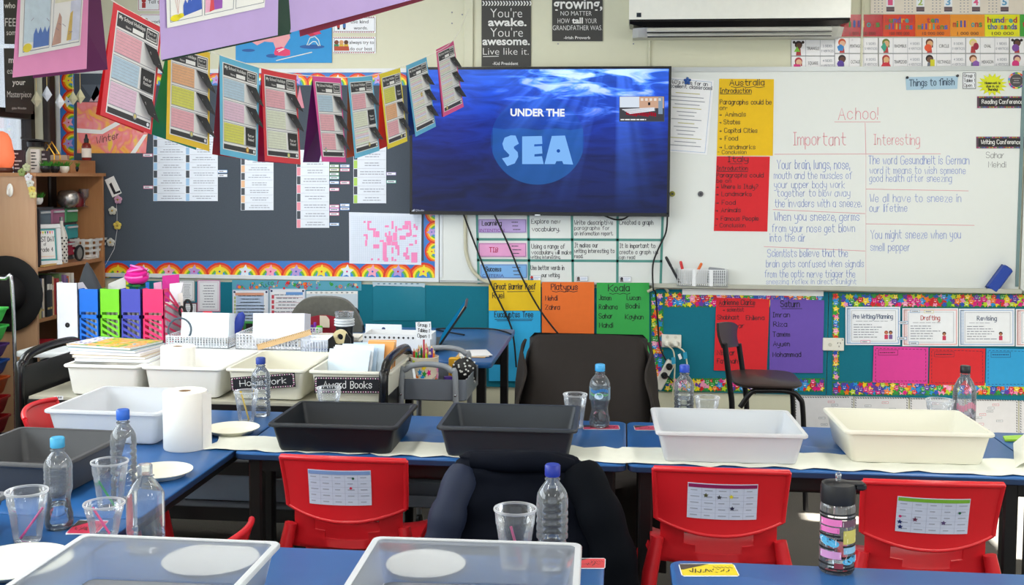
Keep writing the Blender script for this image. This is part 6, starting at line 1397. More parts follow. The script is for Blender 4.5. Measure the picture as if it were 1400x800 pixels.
# framed First Day sign
p0, p1 = XP(47, 290, BX-.035), XP(79, 290, BX-.035); w = p1.y-p0.y
t = thing('picture_frame', 'white and teal picture frame reading First Day of Grade 4', 'picture frame', tuple(XP(62, 320, BX-.045).xy)+(z1,)); W_, H_ = .165, .215
b = MB()
for y, z, sy, sz in ((0, .012, W_, .024), (0, H_-.012, W_, .024), (-W_/2+.012, H_/2, .024, H_-.048), (W_/2-.012, H_/2, .024, H_-.048)): b.box((0, y, z), (.02, sy, sz), M('e9ecee', .35), bev=.003)
b.build('frame', t); mp = lambda u, v, l=0.0: Vector((.002+l, (u-.5)*(W_-.04), H_-.02-(H_-.04)*v))
b = MB(); rect(b, mp, 0, 0, 1, 1, M('4aa0a4', .5), 0); rect(b, mp, .1, .08, .9, .92, WHITE, .0005); [poly(b, mp, [(.12+.095*i, .10), (.20+.095*i, .10), (.16+.095*i, .2)], STARC[i], .001) for i in range(8)]
[line(b, mp, .14, .86-.02*i, .86, .86-.02*i, .006, STARC[(i*3) % 10], .001) for i in range(2)]; b.build('print', t, smooth=0)
b = MB(); hand(b, mp, 'FIRST DAY', .14, .88, .40, .14, MK, .0012); hand(b, mp, 'of', .45, .55, .52, .08, MK, .0012); hand(b, mp, 'Grade 4', .2, .82, .70, .12, MK, .0012); b.build('lettering', t, smooth=0)
t.rotation_euler = (0, R(-6), R(-42))
# woven black and white bottle
p = inx(86, 350, BX-.05); t = thing('wrapped_bottle', 'bottle wrapped in black and white weave inside the bookcase', 'bottle', (BX-.055, p.y, z1)); b = MB(); b.lathe([(.001, 0), (.045, 0), (.048, .01), (.048, .17), (.035, .21), (.016, .245), (.014, .28)], M('e2e0d8', .6), n=24)
mp = lambda u, v, l=0.0: Vector(((.0485+l)*math.cos(2*PI*u), (.0485+l)*math.sin(2*PI*u), .17*v+.005))
for i in range(16):
    for j in range(9):
        if (i+j) % 2: rect(b, mp, i/16, j/9+.015, (i+.75)/16, (j+.7)/9, BLACK, .0003)
b.build('body', t, smooth=50); b = MB(); b.lathe([(.016, .275), (.016, .30), (.001, .301)], M('8a8a8a', .3, .6), n=14, cap0=True); b.build('cap', t); t.scale = (.62, .62, .82)
# white perforated basket with a round clock in front of it
p = inx(122, 345, BX-.07); t = thing('slotted_basket', 'white slotted basket at the far end of the bookcase shelf', 'basket', (BX-.08, p.y, z1)); b = MB()
for j, z in enumerate((.01, .04, .07, .10)): b.loft([rrect(.11+.015*j, .17+.02*j, .02, z), rrect(.115+.015*j, .175+.02*j, .02, z+.014), rrect(.109+.015*j, .169+.02*j, .018, z+.014), rrect(.104+.015*j, .164+.02*j, .018, z), rrect(.11+.015*j, .17+.02*j, .02, z)], M('e4e4e0', .4), False, False)
for k in range(10): a = 2*PI*k/10; b.box((.058*math.cos(a), .088*math.sin(a), .058), (.012, .02, .11), M('e4e4e0', .4))
b.loft([rrect(.105, .165, .02, .0), rrect(.105, .165, .02, .006)], M('e4e4e0', .4)); b.build('body', t)
p = inx(108.5, 343, BX-.012); t = thing('small_clock', 'small round dark clock leaning before the slotted basket', 'clock', (BX-.014, p.y, z1+.045)); b = MB(); b.lathe([(.001, -.008), (.040, -.008), (.045, 0), (.045, .006), (.036, .008), (.036, .002), (.001, .002)], M('2a2a2c', .35), n=28, rot=(0, R(90), 0)); b.build('case', t); b = MB(); b.lathe([(.034, .003), (.001, .0032)], M('8a8680', .5), n=20, rot=(0, R(90), 0)); b.build('dial', t)
p = inx(60, 356, BX-.02); b = MB(); b.box((BX-.012, 5.40, z1+.006), (.02, .22, .008), M('d8b068', .5), (0, 0, .05)); tag(b.build('ruler', None, (BX-.012, 5.40, z1+.002)), 'short wooden ruler on the shelf edge before the picture frame', 'ruler')
# books
random.seed(11)
BKC = (('b8b070', 'olive-yellow'), ('2f3a5a', 'navy'), ('d8d0c0', 'cream'), ('26262a', 'black'), ('3a3a40', 'charcoal'), ('c8b088', 'tan'), ('b8404a', 'crimson'), ('d8d8d4', 'white'), ('6a8a5a', 'sage green'), ('8a6aa0', 'mauve'), ('3a6a9a', 'blue'), ('c86a3a', 'orange'), ('e0dcd0', 'ivory'), ('5a2a2a', 'maroon'), ('98a0a8', 'grey'), ('2a5a4a', 'dark green'))
def book(lab, x, y, z, w, d, h, col, flat=False, group='books in the bookcase'):
    t = thing('book', lab, 'book', (x, y, z), 0, group); b = MB(); c = M(col, .45)
    if flat:
        b.box((0, 0, h/2), (d, w, h*.78), M('e6e0d0', .8)); b.build('pages', t, smooth=0); b = MB(); b.box((0, 0, h*.06), (d+.006, w+.006, h*.12), c); b.box((0, 0, h*.94), (d+.006, w+.006, h*.12), c); b.box((d/2+.001, 0, h/2), (.004, w+.006, h), c)
    else:
        b.box((-.003, 0, h/2), (d-.004, w*.8, h-.008), M('e6e0d0', .8)); b.build('pages', t, smooth=0); b = MB()
        for s in (-1, 1): b.box((0, s*w*.44, h/2), (d, w*.12, h), c)
        b.box((d/2, 0, h/2), (.004, w, h), c); b.box((d/2+.0022, 0, h*.72), (.001, w*.7, h*.14), M('e8e4d8', .5)); b.box((d/2+.0022, 0, h*.2), (.001, w*.6, h*.05), M('c8b070', .5))
    b.build('cover', t, smooth=0); return t
y = 5.255; hs = (.18, .205, .20, .215, .21, .20, .19, .17, .21, .20, .18, .19, .205, .17, .20, .19, .20)
for k in range(14):
    w = (.022, .018, .03, .035, .03, .025, .028, .02, .024, .03, .022, .02, .03, .026)[k]; c, n_ = BKC[k]
    book(n_+' book standing in the bookcase below the picture frame', BX-.075-.006*(k % 3), y+w/2, SHELVES[3]+.0005, w, .13, hs[k], c); y += w+.002
y0 = 5.36
for k, (c, n_, h_) in enumerate((('2a2f48', 'navy', .028), ('d8d4cc', 'pale grey', .016), ('d8d0c4', 'ivory', .014), ('c8c8c8', 'light grey', .016), ('c02a3a', 'crimson', .034))):
    z_ = SHELVES[2]+.0005+sum(x for x in (0, .028, .016, .014, .016)[:k+1]); book(n_+' folder lying flat in the stack on the third bookcase shelf', BX-.12, y0, z_+.0004*k, .22, .18, h_, c, True, 'flat folders in the bookcase')
y = 5.27
for k, (c, n_) in enumerate((('c8a02a', 'mustard'), ('b83a4a', 'rose red'), ('e0b030', 'golden'), ('3a5ab0', 'royal blue'), ('c84a2a', 'rust'), ('d8c84a', 'lemon'), ('5a8a3a', 'leaf green'))):
    book(n_+' picture book standing on the lowest visible bookcase shelf', BX-.09, y+.012, SHELVES[1]+.0005, .02, .15, .19+.01*(k % 3), c); y += .024
# grey cushion pyramid on the bookcase side
p = up(132, 392, 5.2)

# ================================================================ WIRE DRAWER TROLLEY AT THE LEFT EDGE
tr = thing('drawer_trolley', 'chrome trolley of rainbow coloured plastic drawers at the left edge', 'drawer trolley', (-2.72, 4.55, 0)); off = Vector(tr.location); CHR = M('c0c2c4', .2, .9)
zt_ = up(10, 393, 4.42).z; xr_ = up(19, 480, 4.78).x; xl_ = xr_-.33
for yy in (4.42, 4.78):
    b = MB(); b.tube(smooth_path([(xl_, yy, .02), (xl_, yy, zt_-.08), (xl_+.05, yy, zt_), (xr_-.05, yy, zt_), (xr_, yy, zt_-.08), (xr_, yy, .02)], 6), .009, CHR, 10); b.build('frame_hoop', tr, off, 60)
b = MB()
for x in (xl_, xr_): b.tube([(x, 4.42, .06), (x, 4.78, .06)], .006, CHR, 8)
b.build('rail', tr, off); zc = zt_-.125
for k, (c, h_) in enumerate((('3cb84a', .075), ('38b048', .08), ('4a2a6a', .07), ('1f4a9a', .075), ('c8521c', .085), ('b81c24', .085), ('b01a22', .085), ('2f1c40', .085))):
    b = MB(); w = .30; x_ = (xl_+xr_)/2; m = M(c, .35); z0 = zc-h_
    b.loft([[Vector((v.x*1+x_, v.y+4.60, z)) for v in rrect(w*s, .34*s, .02, 0)] for s, z in ((.86, z0+.004), (.90, z0+.012), (1, z0+h_-.014), (1.04, z0+h_-.012), (1.04, z0+h_-.004), (.99, z0+h_-.006), (.88, z0+.014))], m); o = tag(b.build('drawer', tr, off, 40)); hb_ = MB(); hb_.tube([(x_-.04, 4.437, z0+h_*.5), (x_-.03, 4.424, z0+h_*.5), (x_+.03, 4.424, z0+h_*.5), (x_+.04, 4.437, z0+h_*.5)], .004, CHR, 6); hb_.build('handle', o, off); zc = z0-.005
b = MB(); b.box((xl_+.10, 4.60, zt_-.085), (.12, .20, .07), M('b8e02a', .5), (.1, .1, .2)); tag(b.build('fluorescent_book', None, (xl_+.10, 4.60, zt_-.12)), 'bright lime book on top of the drawer trolley', 'book')
# clear bag on the floor beside the trolley
b = MB(); c0 = up(66, 583, 4.4); rings = []
for z, s in ((0.0, .6), (.03, .95), (.07, 1), (.11, .7), (.14, .3), (.15, .05)): rings.append([Vector((c0.x+.13*s*math.cos(2*PI*k/16)*(1+.12*math.sin(3*k+z*30)), 4.5+.10*s*math.sin(2*PI*k/16), .30+z)) for k in range(16)])
b.loft(rings, clear_mat('bag_film', (.85, .87, .85, 1), .7, .30, lin('c8c8b8'))); tag(b.build('plastic_bag', None, (c0.x, 4.5, .30), 60), 'crumpled clear plastic bag on a black stool between trolley and white tub', 'bag')
b = MB(); b.box((c0.x, 4.5, .285), (.34, .26, .03), BLK, bev=.006)
for sx in (-1, 1):
    for sy in (-1, 1): b.box((c0.x+sx*.14, 4.5+sy*.10, .135), (.025, .025, .27), BLK)
tag(b.build('low_stool', None, (c0.x, 4.5, 0)), 'low black stool under the plastic bag', 'stool')

# ================================================================ TEACHER'S DESKS
DZ = .72
def desk(lab, x0, x1, y0, y1, mt):
    t = thing('teacher_desk', lab, 'desk', ((x0+x1)/2, (y0+y1)/2, 0)); w, d = x1-x0, y1-y0; b = MB(); b.loft([rrect(w-.004, d-.004, .02, DZ-.025), rrect(w, d, .02, DZ-.022), rrect(w, d, .02, DZ-.003), rrect(w-.004, d-.004, .02, DZ)], mt); b.build('desk_top', t)
    for sx in (-1, 1):
        for sy in (-1, 1): b = MB(); b.box((sx*(w/2-.05), sy*(d/2-.05), (DZ-.025)/2), (.04, .04, DZ-.025), BLK, bev=.004); b.build('leg', t)
    b = MB(); b.box((0, d/2-.06, DZ-.10), (w-.14, .018, .15), BLK); b.build('modesty_panel', t); return t
desk('blue desk with the laptop below the pinboard', -1.42, -.552, 4.60, 5.62, TBLUE)
desk('pale desk carrying the magazine files and paper baskets', -2.70, -1.43, 4.60, 5.35, M('cfd2d2', .45))
# laptop
lx, ly = DP(565, 470, 5.0).x, 5.0
t = thing('laptop', 'open black laptop seen from behind its lid on the blue desk', 'laptop', (DP(567, 468, 5.0).x, 5.0, DZ+.0005), R(-83)); LB = M('141416', .35)
b = MB(); b.loft([rrect(.34, .24, .015, z) for z in (.004, .006, .016, .018)], LB); b.build('base', t)
b = MB()
for i in range(13):
    for j in range(5): b.box((-.145+.024*i, -.005+.021*j, .0195), (.019, .016, .003), M('26262a', .5))
b.box((0, -.07, .0185), (.10, .06, .002), M('1f1f22', .3)); b.build('keyboard', t, smooth=0)
b = MB(); hinge = Vector((0, .118, .018)); an = R(34)
mp = lambda u, v, l=0.0: hinge+Vector((.34*(u-.5), math.sin(an)*.225*(1-v)-l*math.cos(an), math.cos(an)*.225*(1-v)+l*math.sin(an)))
pts = [(0, 0), (1, 0), (1, 1), (0, 1)]; F = [mp(u, v, .006) for u, v in pts]; B_ = [mp(u, v, -.003) for u, v in pts]; b.add(F+B_, [[0, 1, 2, 3], [7, 6, 5, 4], [0, 4, 5, 1], [1, 5, 6, 2], [2, 6, 7, 3], [3, 7, 4, 0]], LB)
b.build('lid', t, smooth=0); b = MB(); rect(b, mp, .03, .04, .97, .94, glow_mat('laptop_screen', lin('1d8fc8'), .6), .0066); poly(b, mp, [(.97, .04), (.97, .3), (.8, .04)], M('d8a83c', .4), .007); b.build('screen', t, smooth=0)
b = MB(); p = smooth_path([(-.78, 5.35, DZ+.006), (-.95, 5.52, DZ+.008), (-.70, 5.58, DZ+.007), (-.60, 5.50, DZ+.006), (-.553, 5.42, DZ+.004)], 6); b.tube(p, .004, CB, 6); tag(b.build('cable', None, p[0], 60), 'black laptop lead lying on the blue desk', 'cable')
b = MB(); b.lathe([(.001, 0), (.03, 0), (.034, .012), (.02, .028), (.001, .032)], BLK, n=16); o = tag(b.build('computer_mouse', None, (0, 0, 0), 50), 'black mouse on the blue desk beside the laptop', 'mouse'); o.location = (DP(535, 486, 4.74).x, 4.74, DZ+.0005); o.scale = (1, 1.7, 1)
# folded letter and perforated file box, daily notices
P = Flat('folded_letter', 'white folded letter standing behind the daily notices box', 'paper', [(0, 0), (1, 0), (1, 1), (0, 1)], M('dfe6f0', .6), 0, .001, None, quadmap(DP(500, 443, 5.3), DP(549, 444, 5.3), DP(550, 466, 5.26), DP(499, 466, 5.26))); P.disc(.5, .28, .05, M('2a3a6a'), ry=.10); P.print(.35, .5, .68, .66, 2, GREYINK, ctr=True); P.done()
def file_tray(lab, px0, px1, pyt, pyb, Y, d, col, holes=True, name='file_box'):
    p0, p1 = DP(px0, pyb, Y), DP(px1, pyt, Y); w = p1.x-p0.x; h = p1.z-DZ; t = thing(name, lab, 'file box', ((p0.x+p1.x)/2, Y+d/2, DZ+.0005)); b = MB(); m = M(col, .35)
    for s in (-1, 1): b.box((0, s*(d/2-.0015), h/2), (w, .003, h), m); b.box((s*(w/2-.0015), 0, h/2), (.003, d-.006, h), m)
    b.box((0, 0, .002), (w-.006, d-.006, .003), m); b.build('body', t, smooth=0)
    if holes:
        b = MB(); n = 14
        for i in range(n): b.lathe([(.005, 0), (.001, .0004)], BLACK, (-w*.46+w*.92*i/(n-1), -d/2-.0004, h*.86), 8, rot=(R(90), 0, 0))
        b.build('punched_row', t)
    return t, w, h
FB, w, h = file_tray('white file box with a row of holes and a blue Daily Notices strip', 496, 588, 459, 480, 4.72, .16, 'e6e8ea')
mp = lambda u, v, l=0.0: Vector((w*(u-.5), -.081-l, h*(1-v))); b = MB(); rect(b, mp, .20, .66, .72, 1, M('6fb4dc', .5), .0006); b.build('title_strip', FB, smooth=0); b = MB(); hand(b, mp, 'Daily Notices', .28, .66, .92, .20, MK, .001, w=.1); b.build('lettering', FB, smooth=0)

# magazine files
def mag_file(px0, px1, pyt, Y, col, lab, d=.25, plain=False):
    p0, p1 = DP(px0, 480, Y), DP(px1, 480, Y); w = p1.x-p0.x-.003; h = DP((px0+px1)/2, pyt, Y).z-DZ; t = thing('magazine_file', lab, 'magazine file', ((p0.x+p1.x)/2, Y, DZ+.0005), 0, 'magazine files on the pale desk'); m = M(col, .35); th = .003
    b = MB()
    if plain:
        b.box((0, th/2, h/2), (w, th, h), m); o = b.build('front', t, smooth=0); b = MB(); b.lathe([(.012, 0), (.001, .0006)], BLACK, (0, -.0006, h*.30), 20, rot=(R(90), 0, 0)); b.build('finger_hole', t)
    else:
        b.box((0, th/2, h*.79), (w, th, h*.42), m); b.box((0, th/2, h*.50), (w, th, h*.06), m)
        for s in (-1, 1): b.box((s*(w/2-.005), th/2, h*.29), (.010, th, h*.58), m)
        b.box((0, th/2, .010), (w, th, .020), m)
        for k in range(6):
            za = h*.05+.030*k-.02; V = []
            for y in (.0004, th-.0004):
                for x, zz in ((-w/2+.009, za+.045), (w/2-.009, za), (w/2-.009, za+.013), (-w/2+.009, za+.058)): V.append((x, y, min(max(zz, .018), h*.475)))
            b.add(V, [[0, 1, 2, 3], [7, 6, 5, 4], [0, 4, 5, 1], [2, 6, 7, 3], [1, 5, 6, 2], [0, 3, 7, 4]], m)
        b.build('front', t, smooth=0)
    for s in (-1, 1):
        x = s*(w/2-th/2); b = MB()
        prof = [(0, 0), (d, 0), (d, h*.42), (.05, h), (0, h)]
        if plain or s < 0:
            V = [Vector((x+q_, y_, z_)) for q_ in (-th/2, th/2) for y_, z_ in prof]; b.add(V, [[4, 3, 2, 1, 0], [5, 6, 7, 8, 9]]+[[i, (i+1) % 5, 5+(i+1) % 5, 5+i] for i in range(5)], m)
        else:
            for i in range(5):
                a_, c_ = prof[i], prof[(i+1) % 5]; cyz = (.09, h*.40); ins = lambda q__: (q__[0]+(cyz[0]-q__[0])*.16, q__[1]+(cyz[1]-q__[1])*.11); a2_, c2_ = ins(a_), ins(c_)
                V = [Vector((x+q_, *v_)) for q_ in (-th/2, th/2) for v_ in (a_, c_, c2_, a2_)]; b.add(V, [[3, 2, 1, 0], [4, 5, 6, 7], [2, 3, 7, 6], [0, 1, 5, 4]], m)
            for k in range(9):
                z0_ = .0+.036*k; ya, za, yb_, zb_ = .006, z0_+.05, min(.20, .25-.0*k), z0_-.02
                zb_ = max(zb_, .006); zlim = lambda yy: h-(yy-.05)/(d-.05)*(h*.58) if yy > .05 else h
                if za > h-.01: continue
                if zb_+.012 > zlim(yb_): yb_ = .05+(h-zb_-.02)/(h*.58)*(d-.05)
                V = [Vector((x+q_, yy, zz)) for q_ in (-th/2, th/2) for yy, zz in ((ya, za), (yb_, zb_), (yb_, zb_+.010), (ya, za+.010))]; b.add(V, [[3, 2, 1, 0], [4, 5, 6, 7], [0, 1, 5, 4], [2, 3, 7, 6]], m)
        b.build('side', t, smooth=0)
    b = MB(); b.box((0, d/2, .0015), (w-.007, d-.004, .003), m); b.box((0, d-th/2, h*.21), (w-.007, th, h*.42), m); b.build('back', t, smooth=0)
    b = MB()
    for k in range(4): b.box((-w*.33+w*.22*k, d*.55, h*.36), (w*.13, d*.7, h*.62), M(('eceae4', 'd8d4c8', 'f0efe8', 'c8ccd4')[k], .8), (0, 0, .02*(k-1.5)))
    tag(b.build('papers', t, smooth=0), 'papers filed inside'); return t
mag_file(78, 108, 387, 4.86, 'e2e2ea', 'white magazine file with a round finger hole, leftmost', plain=True)
for a_, c_, col, n_ in ((108.5, 136, '1f6fd8', 'bright blue'), (137, 165, '78d02c', 'lime green'), (165.5, 194, '4a4fb4', 'indigo'), (195, 225, 'f0346e', 'hot pink')): mag_file(a_, c_, 395.5, 4.86, col, n_+' plastic magazine file with slanting slots')
# things standing in and behind the files
def loose(lab, q, Y, col, name='loose_paper', cat='paper', dy=.02):
    P = Flat(name, lab, cat, [(0, 0), (1, 0), (1, 1), (0, 1)], M(col, .65), 0, .0012, None, quadmap(*[DP(x, y, Y+dy*i/3) for i, (x, y) in enumerate(q)])); P.done()
loose('magenta booklet rising behind the pink magazine file', [(222, 377), (245, 375), (245, 420), (222, 420)], 5.13, 'c8288a', 'booklet', 'booklet')
loose('white papers leaning behind the pink magazine file', [(232, 388), (251, 386), (243, 418), (232, 420)], 5.12, 'eceaf0')
loose('white paper edge rising behind the green magazine file', [(148, 388), (172, 378), (172, 410), (148, 410)], 5.13, 'd8d8d0')
loose('yellow card behind the indigo magazine file', [(160, 386), (176, 383), (178, 410), (162, 410)], 5.135, 'd8d02a', 'card', 'card')
loose('blue booklet behind the indigo magazine file', [(199, 386), (204, 386), (204, 410), (199, 410)], 5.14, '2a6fc8', 'booklet', 'booklet')
loose('pale pink card beside the blue booklet', [(210, 387), (221, 385), (222, 410), (211, 410)], 5.145, 'e8a8c8', 'card', 'card')
loose('white perforated paper strip hanging by the scissors', [(243, 402), (250, 400), (251, 440), (245, 440)], 5.10, 'e6e2dc')
# pink rose pen
p = DP(187, 378, 5.16); t = thing('rose_pen', 'big pink flower-topped pen with green leaves among the files', 'pen', (p.x, 5.16, DZ+.001)); hz = p.z-DZ; ROSE = M('e82aa0', .35)
b = MB(); b.tube([(0, 0, 0), (0, 0, hz-.03)], .006, M('2a7a3a', .5), 8); b.build('stem', t)
b = MB()
b.lathe([(.004, -.034), (.044, -.028), (.058, -.010), (.057, .004), (.046, .009), (.051, .016), (.048, .027), (.035, .030), (.038, .036), (.033, .045), (.016, .048), (.002, .044)], ROSE, (0, 0, hz), 26, True, True, (R(10), R(8), 0))
for k, (r_, zz) in enumerate(((.054, .006), (.046, .028), (.031, .045))): b.tube([(r_*math.cos(a)+.004*math.sin(k), r_*math.sin(a), hz+zz+.010*math.sin(a+k*2)) for a in [2*PI*i/20 for i in range(19)]], .005, M('f27ac8', .35), 6)
b.build('bloom', t, smooth=60)
b = MB()
for k in range(4): a = k*PI/2+.4; b.ball((.03*math.cos(a), .03*math.sin(a), hz-.045), .022, M('1f7a3c', .5), 10, 6, (1, 1, .35))
b.build('leaf', t, smooth=60)
# dark grey cushion point
p = DP(135, 395, 5.24); t = thing('cushion', 'dark grey pointed cushion standing behind the magazine files', 'cushion', (DP(134, 395, 5.24).x, 5.20, DZ)); hz = DP(122, 359, 5.2).z-DZ; b = MB(); rings = []
for k in range(11):
    f = k/10; hw = .125*(1-f)**.8+.004; rings.append([Vector((.0+hw*math.cos(2*PI*i/20)-.035*f, (.06*(1-f**2)+.004)*math.sin(2*PI*i/20), hz*f)) for i in range(20)])
b.loft(rings, M('3c4046', .8, sheen=.2)); b.build('body', t, smooth=60); b = MB(); b.tube([(-.12, 0, .01), (-.06, -.03, hz*.6), (-.035, 0, hz)], .003, M('55595f', .8), 6); b.build('piping', t)

# paper baskets, pump bottle, scissors
def basket(lab, px0, px1, pyt, Y, d, col='e9edf2', nx=22):
    p0, p1 = DP(px0, pyt, Y), DP(px1, pyt, Y); w = p1.x-p0.x; h = p0.z-DZ; t = thing('paper_basket', lab, 'basket', ((p0.x+p1.x)/2, Y+d/2, DZ+.0005), 0, 'white paper baskets on the pale desk'); b = MB(); perforated_box(b, w, d, h, nx, 5, 10, M(col, .4), rim=.005); b.build('basket', t, smooth=0); return t, w, h
t, w, h = basket('white perforated basket of paper beside the pump bottle', 226, 312, 459, 4.80, .22)
b = MB(); b.box((-w*.0, .0, .072), (w*.76, .12, .115), M('e6f0f4', .75), (R(-8), 0, 0)); o = tag(b.build('paper_stack', None, (0, 0, 0), 0), 'stack of pale paper standing in the left basket', 'paper'); o.location = (t.location.x+.02, t.location.y, DZ+.02)
b = MB(); b.lathe([(.055, 0), (.06, .004), (.055, .008), (.05, .004)], M('4a5a68', .3), n=24, rot=(R(80), 0, 0)); o = tag(b.build('tape_ring', None, (0, 0, 0)), 'grey hoop leaning in the left basket', 'hoop'); o.location = (t.location.x-.10, t.location.y-.06, DZ+.075)
t, w, h = basket('white perforated basket of paper with the wooden ruler', 322, 421, 456, 4.80, .24)
b = MB(); b.box((0, .0, .072), (w*.72, .10, .118), M('e4e6f2', .75), (R(-9), R(-1), 0)); o = tag(b.build('paper_stack', None, (0, 0, 0), 0), 'stack of white paper standing in the right basket', 'paper'); o.location = (t.location.x+.01, t.location.y, DZ+.02)
p0, p1 = DP(352, 475, 4.79), DP(425, 454, 4.79); L = (p1-p0).length; t = thing('ruler', 'long pale wooden ruler leaning across the right basket', 'ruler', (p0+p1)/2); t.rotation_euler = (0, -math.atan2(p1.z-p0.z, p1.x-p0.x), 0)
b = MB(); b.box((0, 0, 0), (L, .004, .026), M('d8b482', .5)); b.build('blade', t, smooth=0); b = MB()
for i in range(30): b.box((-L/2+L*(i+.5)/30, -.0022, .009), (.0012, .0006, .006 if i % 5 else .010), MK)
b.build('scale_marks', t, smooth=0)
p = DP(285.5, 450, 5.1); t = thing('pump_bottle', 'clear hand wash bottle with red pump on the pale desk', 'bottle', (p.x, 5.1, DZ+.0005)); zt_ = DP(285, 426, 5.1).z-DZ; b = MB(); b.lathe([(.001, 0), (.042, 0), (.044, .01), (.044, zt_-.10), (.034, zt_-.075), (.020, zt_-.066)], PET, n=24); b.build('body', t, smooth=50)
b = MB(); b.lathe([(.001, .004), (.040, .004), (.041, zt_*.45), (.001, zt_*.45)], clear_mat('pink_gel', (.98, .75, .75, 1), .4, .25, lin('f0a0a0')), n=24); b.build('liquid', t, smooth=50); b = MB(); b.lathe([(.024, zt_-.075), (.028, zt_-.06), (.028, zt_-.035), (.012, zt_-.028), (.008, zt_-.016), (.001, zt_-.016)], M('e8384a', .3), n=20, cap0=True); b.box((-.006, 0, zt_-.008), (.045, .02, .016), M('e8384a', .3), bev=.004); b.build('pump', t)
# scissors in a holder
p = DP(262, 440, 5.0); t = thing('scissors_holder', 'white pen pot holding black-handled scissors', 'pen pot', (p.x, 5.0, DZ+.0005)); b = MB(); hz = DP(262, 438, 5.0).z-DZ; b.lathe([(.001, 0), (.045, 0), (.048, hz), (.045, hz), (.042, .004), (.001, .004)], M('e6e6e2', .4), n=24); b.build('pot', t, smooth=50)
for lab, px, py, tilt, s in (('black-handled scissors, the tall pair in the pot', 257, 430, -.1, 1.0), ('black-handled scissors, the low pair in the pot', 265, 440, .35, .8)):
    p = DP(px, py, 4.99); o = thing('scissors', lab, 'scissors', (p.x, 4.99, DZ+.012)); o.rotation_euler = (0, tilt, 0); L = (DP(px, 409 if s == 1 else 432, 4.99).z-DZ-.02); b = MB()
    for sx, off_, rr in ((-1, -.03, .016), (1, .0, .024)):
        cz_ = L-.03+off_*.6; b.tube([(sx*.016+rr*.75*math.cos(2*PI*i/16), 0, cz_+rr*1.35*math.sin(2*PI*i/16)) for i in range(17)], .006*s, BLK, 8)
        b.tube([(sx*.010, 0, cz_-rr*1.2), (sx*.003, 0, L*.55)], .006*s, BLK, 8)
    b.build('handle', o, smooth=60); b = MB()
    for sx in (-1, 1): b.box((sx*.003, sx*.0015, L*.30), (.012, .002, L*.55), CHR, (0, sx*.03, 0))
    b.build('blade', o, smooth=0)
# marker box top, blue pen end, foam ball between the baskets
p = DP(338, 448, 5.0)
def simple(lab, name, cat, b, loc, rot=(0, 0, 0), sm=35): o = tag(b.build(name, None, (0, 0, 0), sm), lab, cat); o.location = loc; o.rotation_euler = rot; return o
b = MB(); b.box((0, 0, 0), (.13, .05, .045), M('2a7a3a', .4), bev=.003); b.box((0, -.026, 0), (.075, .002, .03), M('1c1c20', .4)); b.box((-.058, -.026, 0), (.012, .002, .045), M('b82a2a', .4)); simple('green marker packet standing behind the right basket', 'marker_packet', 'packet', b, (DP(349, 443, 5.12).x, 5.12, DP(349, 446, 5.12).z))
b = MB(); b.box((0, 0, 0), (.14, .10, DP(349, 446, 5.12).z-.023-DZ), M('d8d4cc', .5), bev=.004); simple('pale carton under the green marker packet', 'carton', 'box', b, (DP(349, 443, 5.12).x, 5.12, DZ+(DP(349, 446, 5.12).z-.023-DZ)/2))
hz = DP(358, 445, 5.0).z; b = MB(); b.ball((0, 0, 0), .032, M('f0f0f0', .5)); simple('white foam ball beside the green marker packet', 'foam_ball', 'ball', b, (DP(359, 445, 5.12).x+.03, 5.06, hz-.012))
b = MB(); b.box((0, 0, 0), (.06, .06, hz-.044-DZ), M('cfd4d8', .5)); simple('pale block under the white foam ball', 'block', 'box', b, (DP(359, 445, 5.12).x+.03, 5.06, DZ+(hz-.044-DZ)/2))
b = MB(); b.lathe([(.001, 0), (.022, 0), (.026, .06), (.018, .10), (.001, .115)], M('2a3f9c', .4), n=18); simple('blue rounded glue stick between the two paper baskets', 'glue_stick', 'glue', b, (DP(321, 455, 4.95).x, 4.95, DZ+.045), (0, .35, 0), 60)
b = MB(); b.box((0, 0, 0), (.06, .10, .11), M('d8c9b4', .6), (0, 0, .3), .004); simple('beige box between the two paper baskets', 'carton', 'box', b, (DP(316, 465, 4.96).x, 4.99, DZ+.0555))
# right-hand clutter: basket of notes, tape dispenser, stacked cups
p0 = DP(445, 470, 4.66); t = thing('paper_basket', 'small white slotted tray left of the tape dispenser', 'basket', (DP(437, 470, 4.72).x, 4.72, DZ+.0005)); b = MB(); perforated_box(b, .13, .14, DP(437, 465, 4.65).z-DZ, 10, 2, 8, M('e4eaf4', .4), rim=.006); b.build('basket', t, smooth=0)
b = MB(); [b.box((.004*k, .003*k, .004*k), (.11, .12, .003), M(('e6ecf8', 'dfe2ea')[k % 2], .7), (0, 0, .1*k)) for k in range(5)]; simple('loose pale notes in the slotted tray', 'note_stack', 'paper', b, (t.location.x, 4.72, DZ+.045), sm=0)
b = MB(); b.box((0, 0, 0), (.30, .20, .04), M('e2ddd0', .6), bev=.004); b.box((0, -.02, .024), (.26, .15, .008), M('f0ece0', .7), (0, 0, .06)); simple('pile of cream folders behind the tape dispenser', 'folder_pile', 'folders', b, (DP(455, 462, 4.95).x, 4.98, DZ+.0205))
p = DP(471, 482, 4.72); t = thing('tape_dispenser', 'black tape dispenser with a roll of clear tape', 'tape dispenser', (p.x, 4.66, DZ+.0005)); zt_ = DP(471, 453, 4.66).z-DZ; b = MB()
prof = [(-.05, 0), (.05, 0), (.05, zt_*.75), (.03, zt_*.95), (.02, zt_*.55), (-.015, zt_*.5), (-.03, zt_*.85), (-.05, zt_*.7)]
for y_ in (-.03, .018): V = [Vector((x_, y_+q_, z_)) for q_ in (0, .012) for x_, z_ in prof]; b.add(V, [list(range(8)), list(range(15, 7, -1))]+[[(i+1) % 8, i, 8+i, 8+(i+1) % 8] for i in range(8)], BLK)
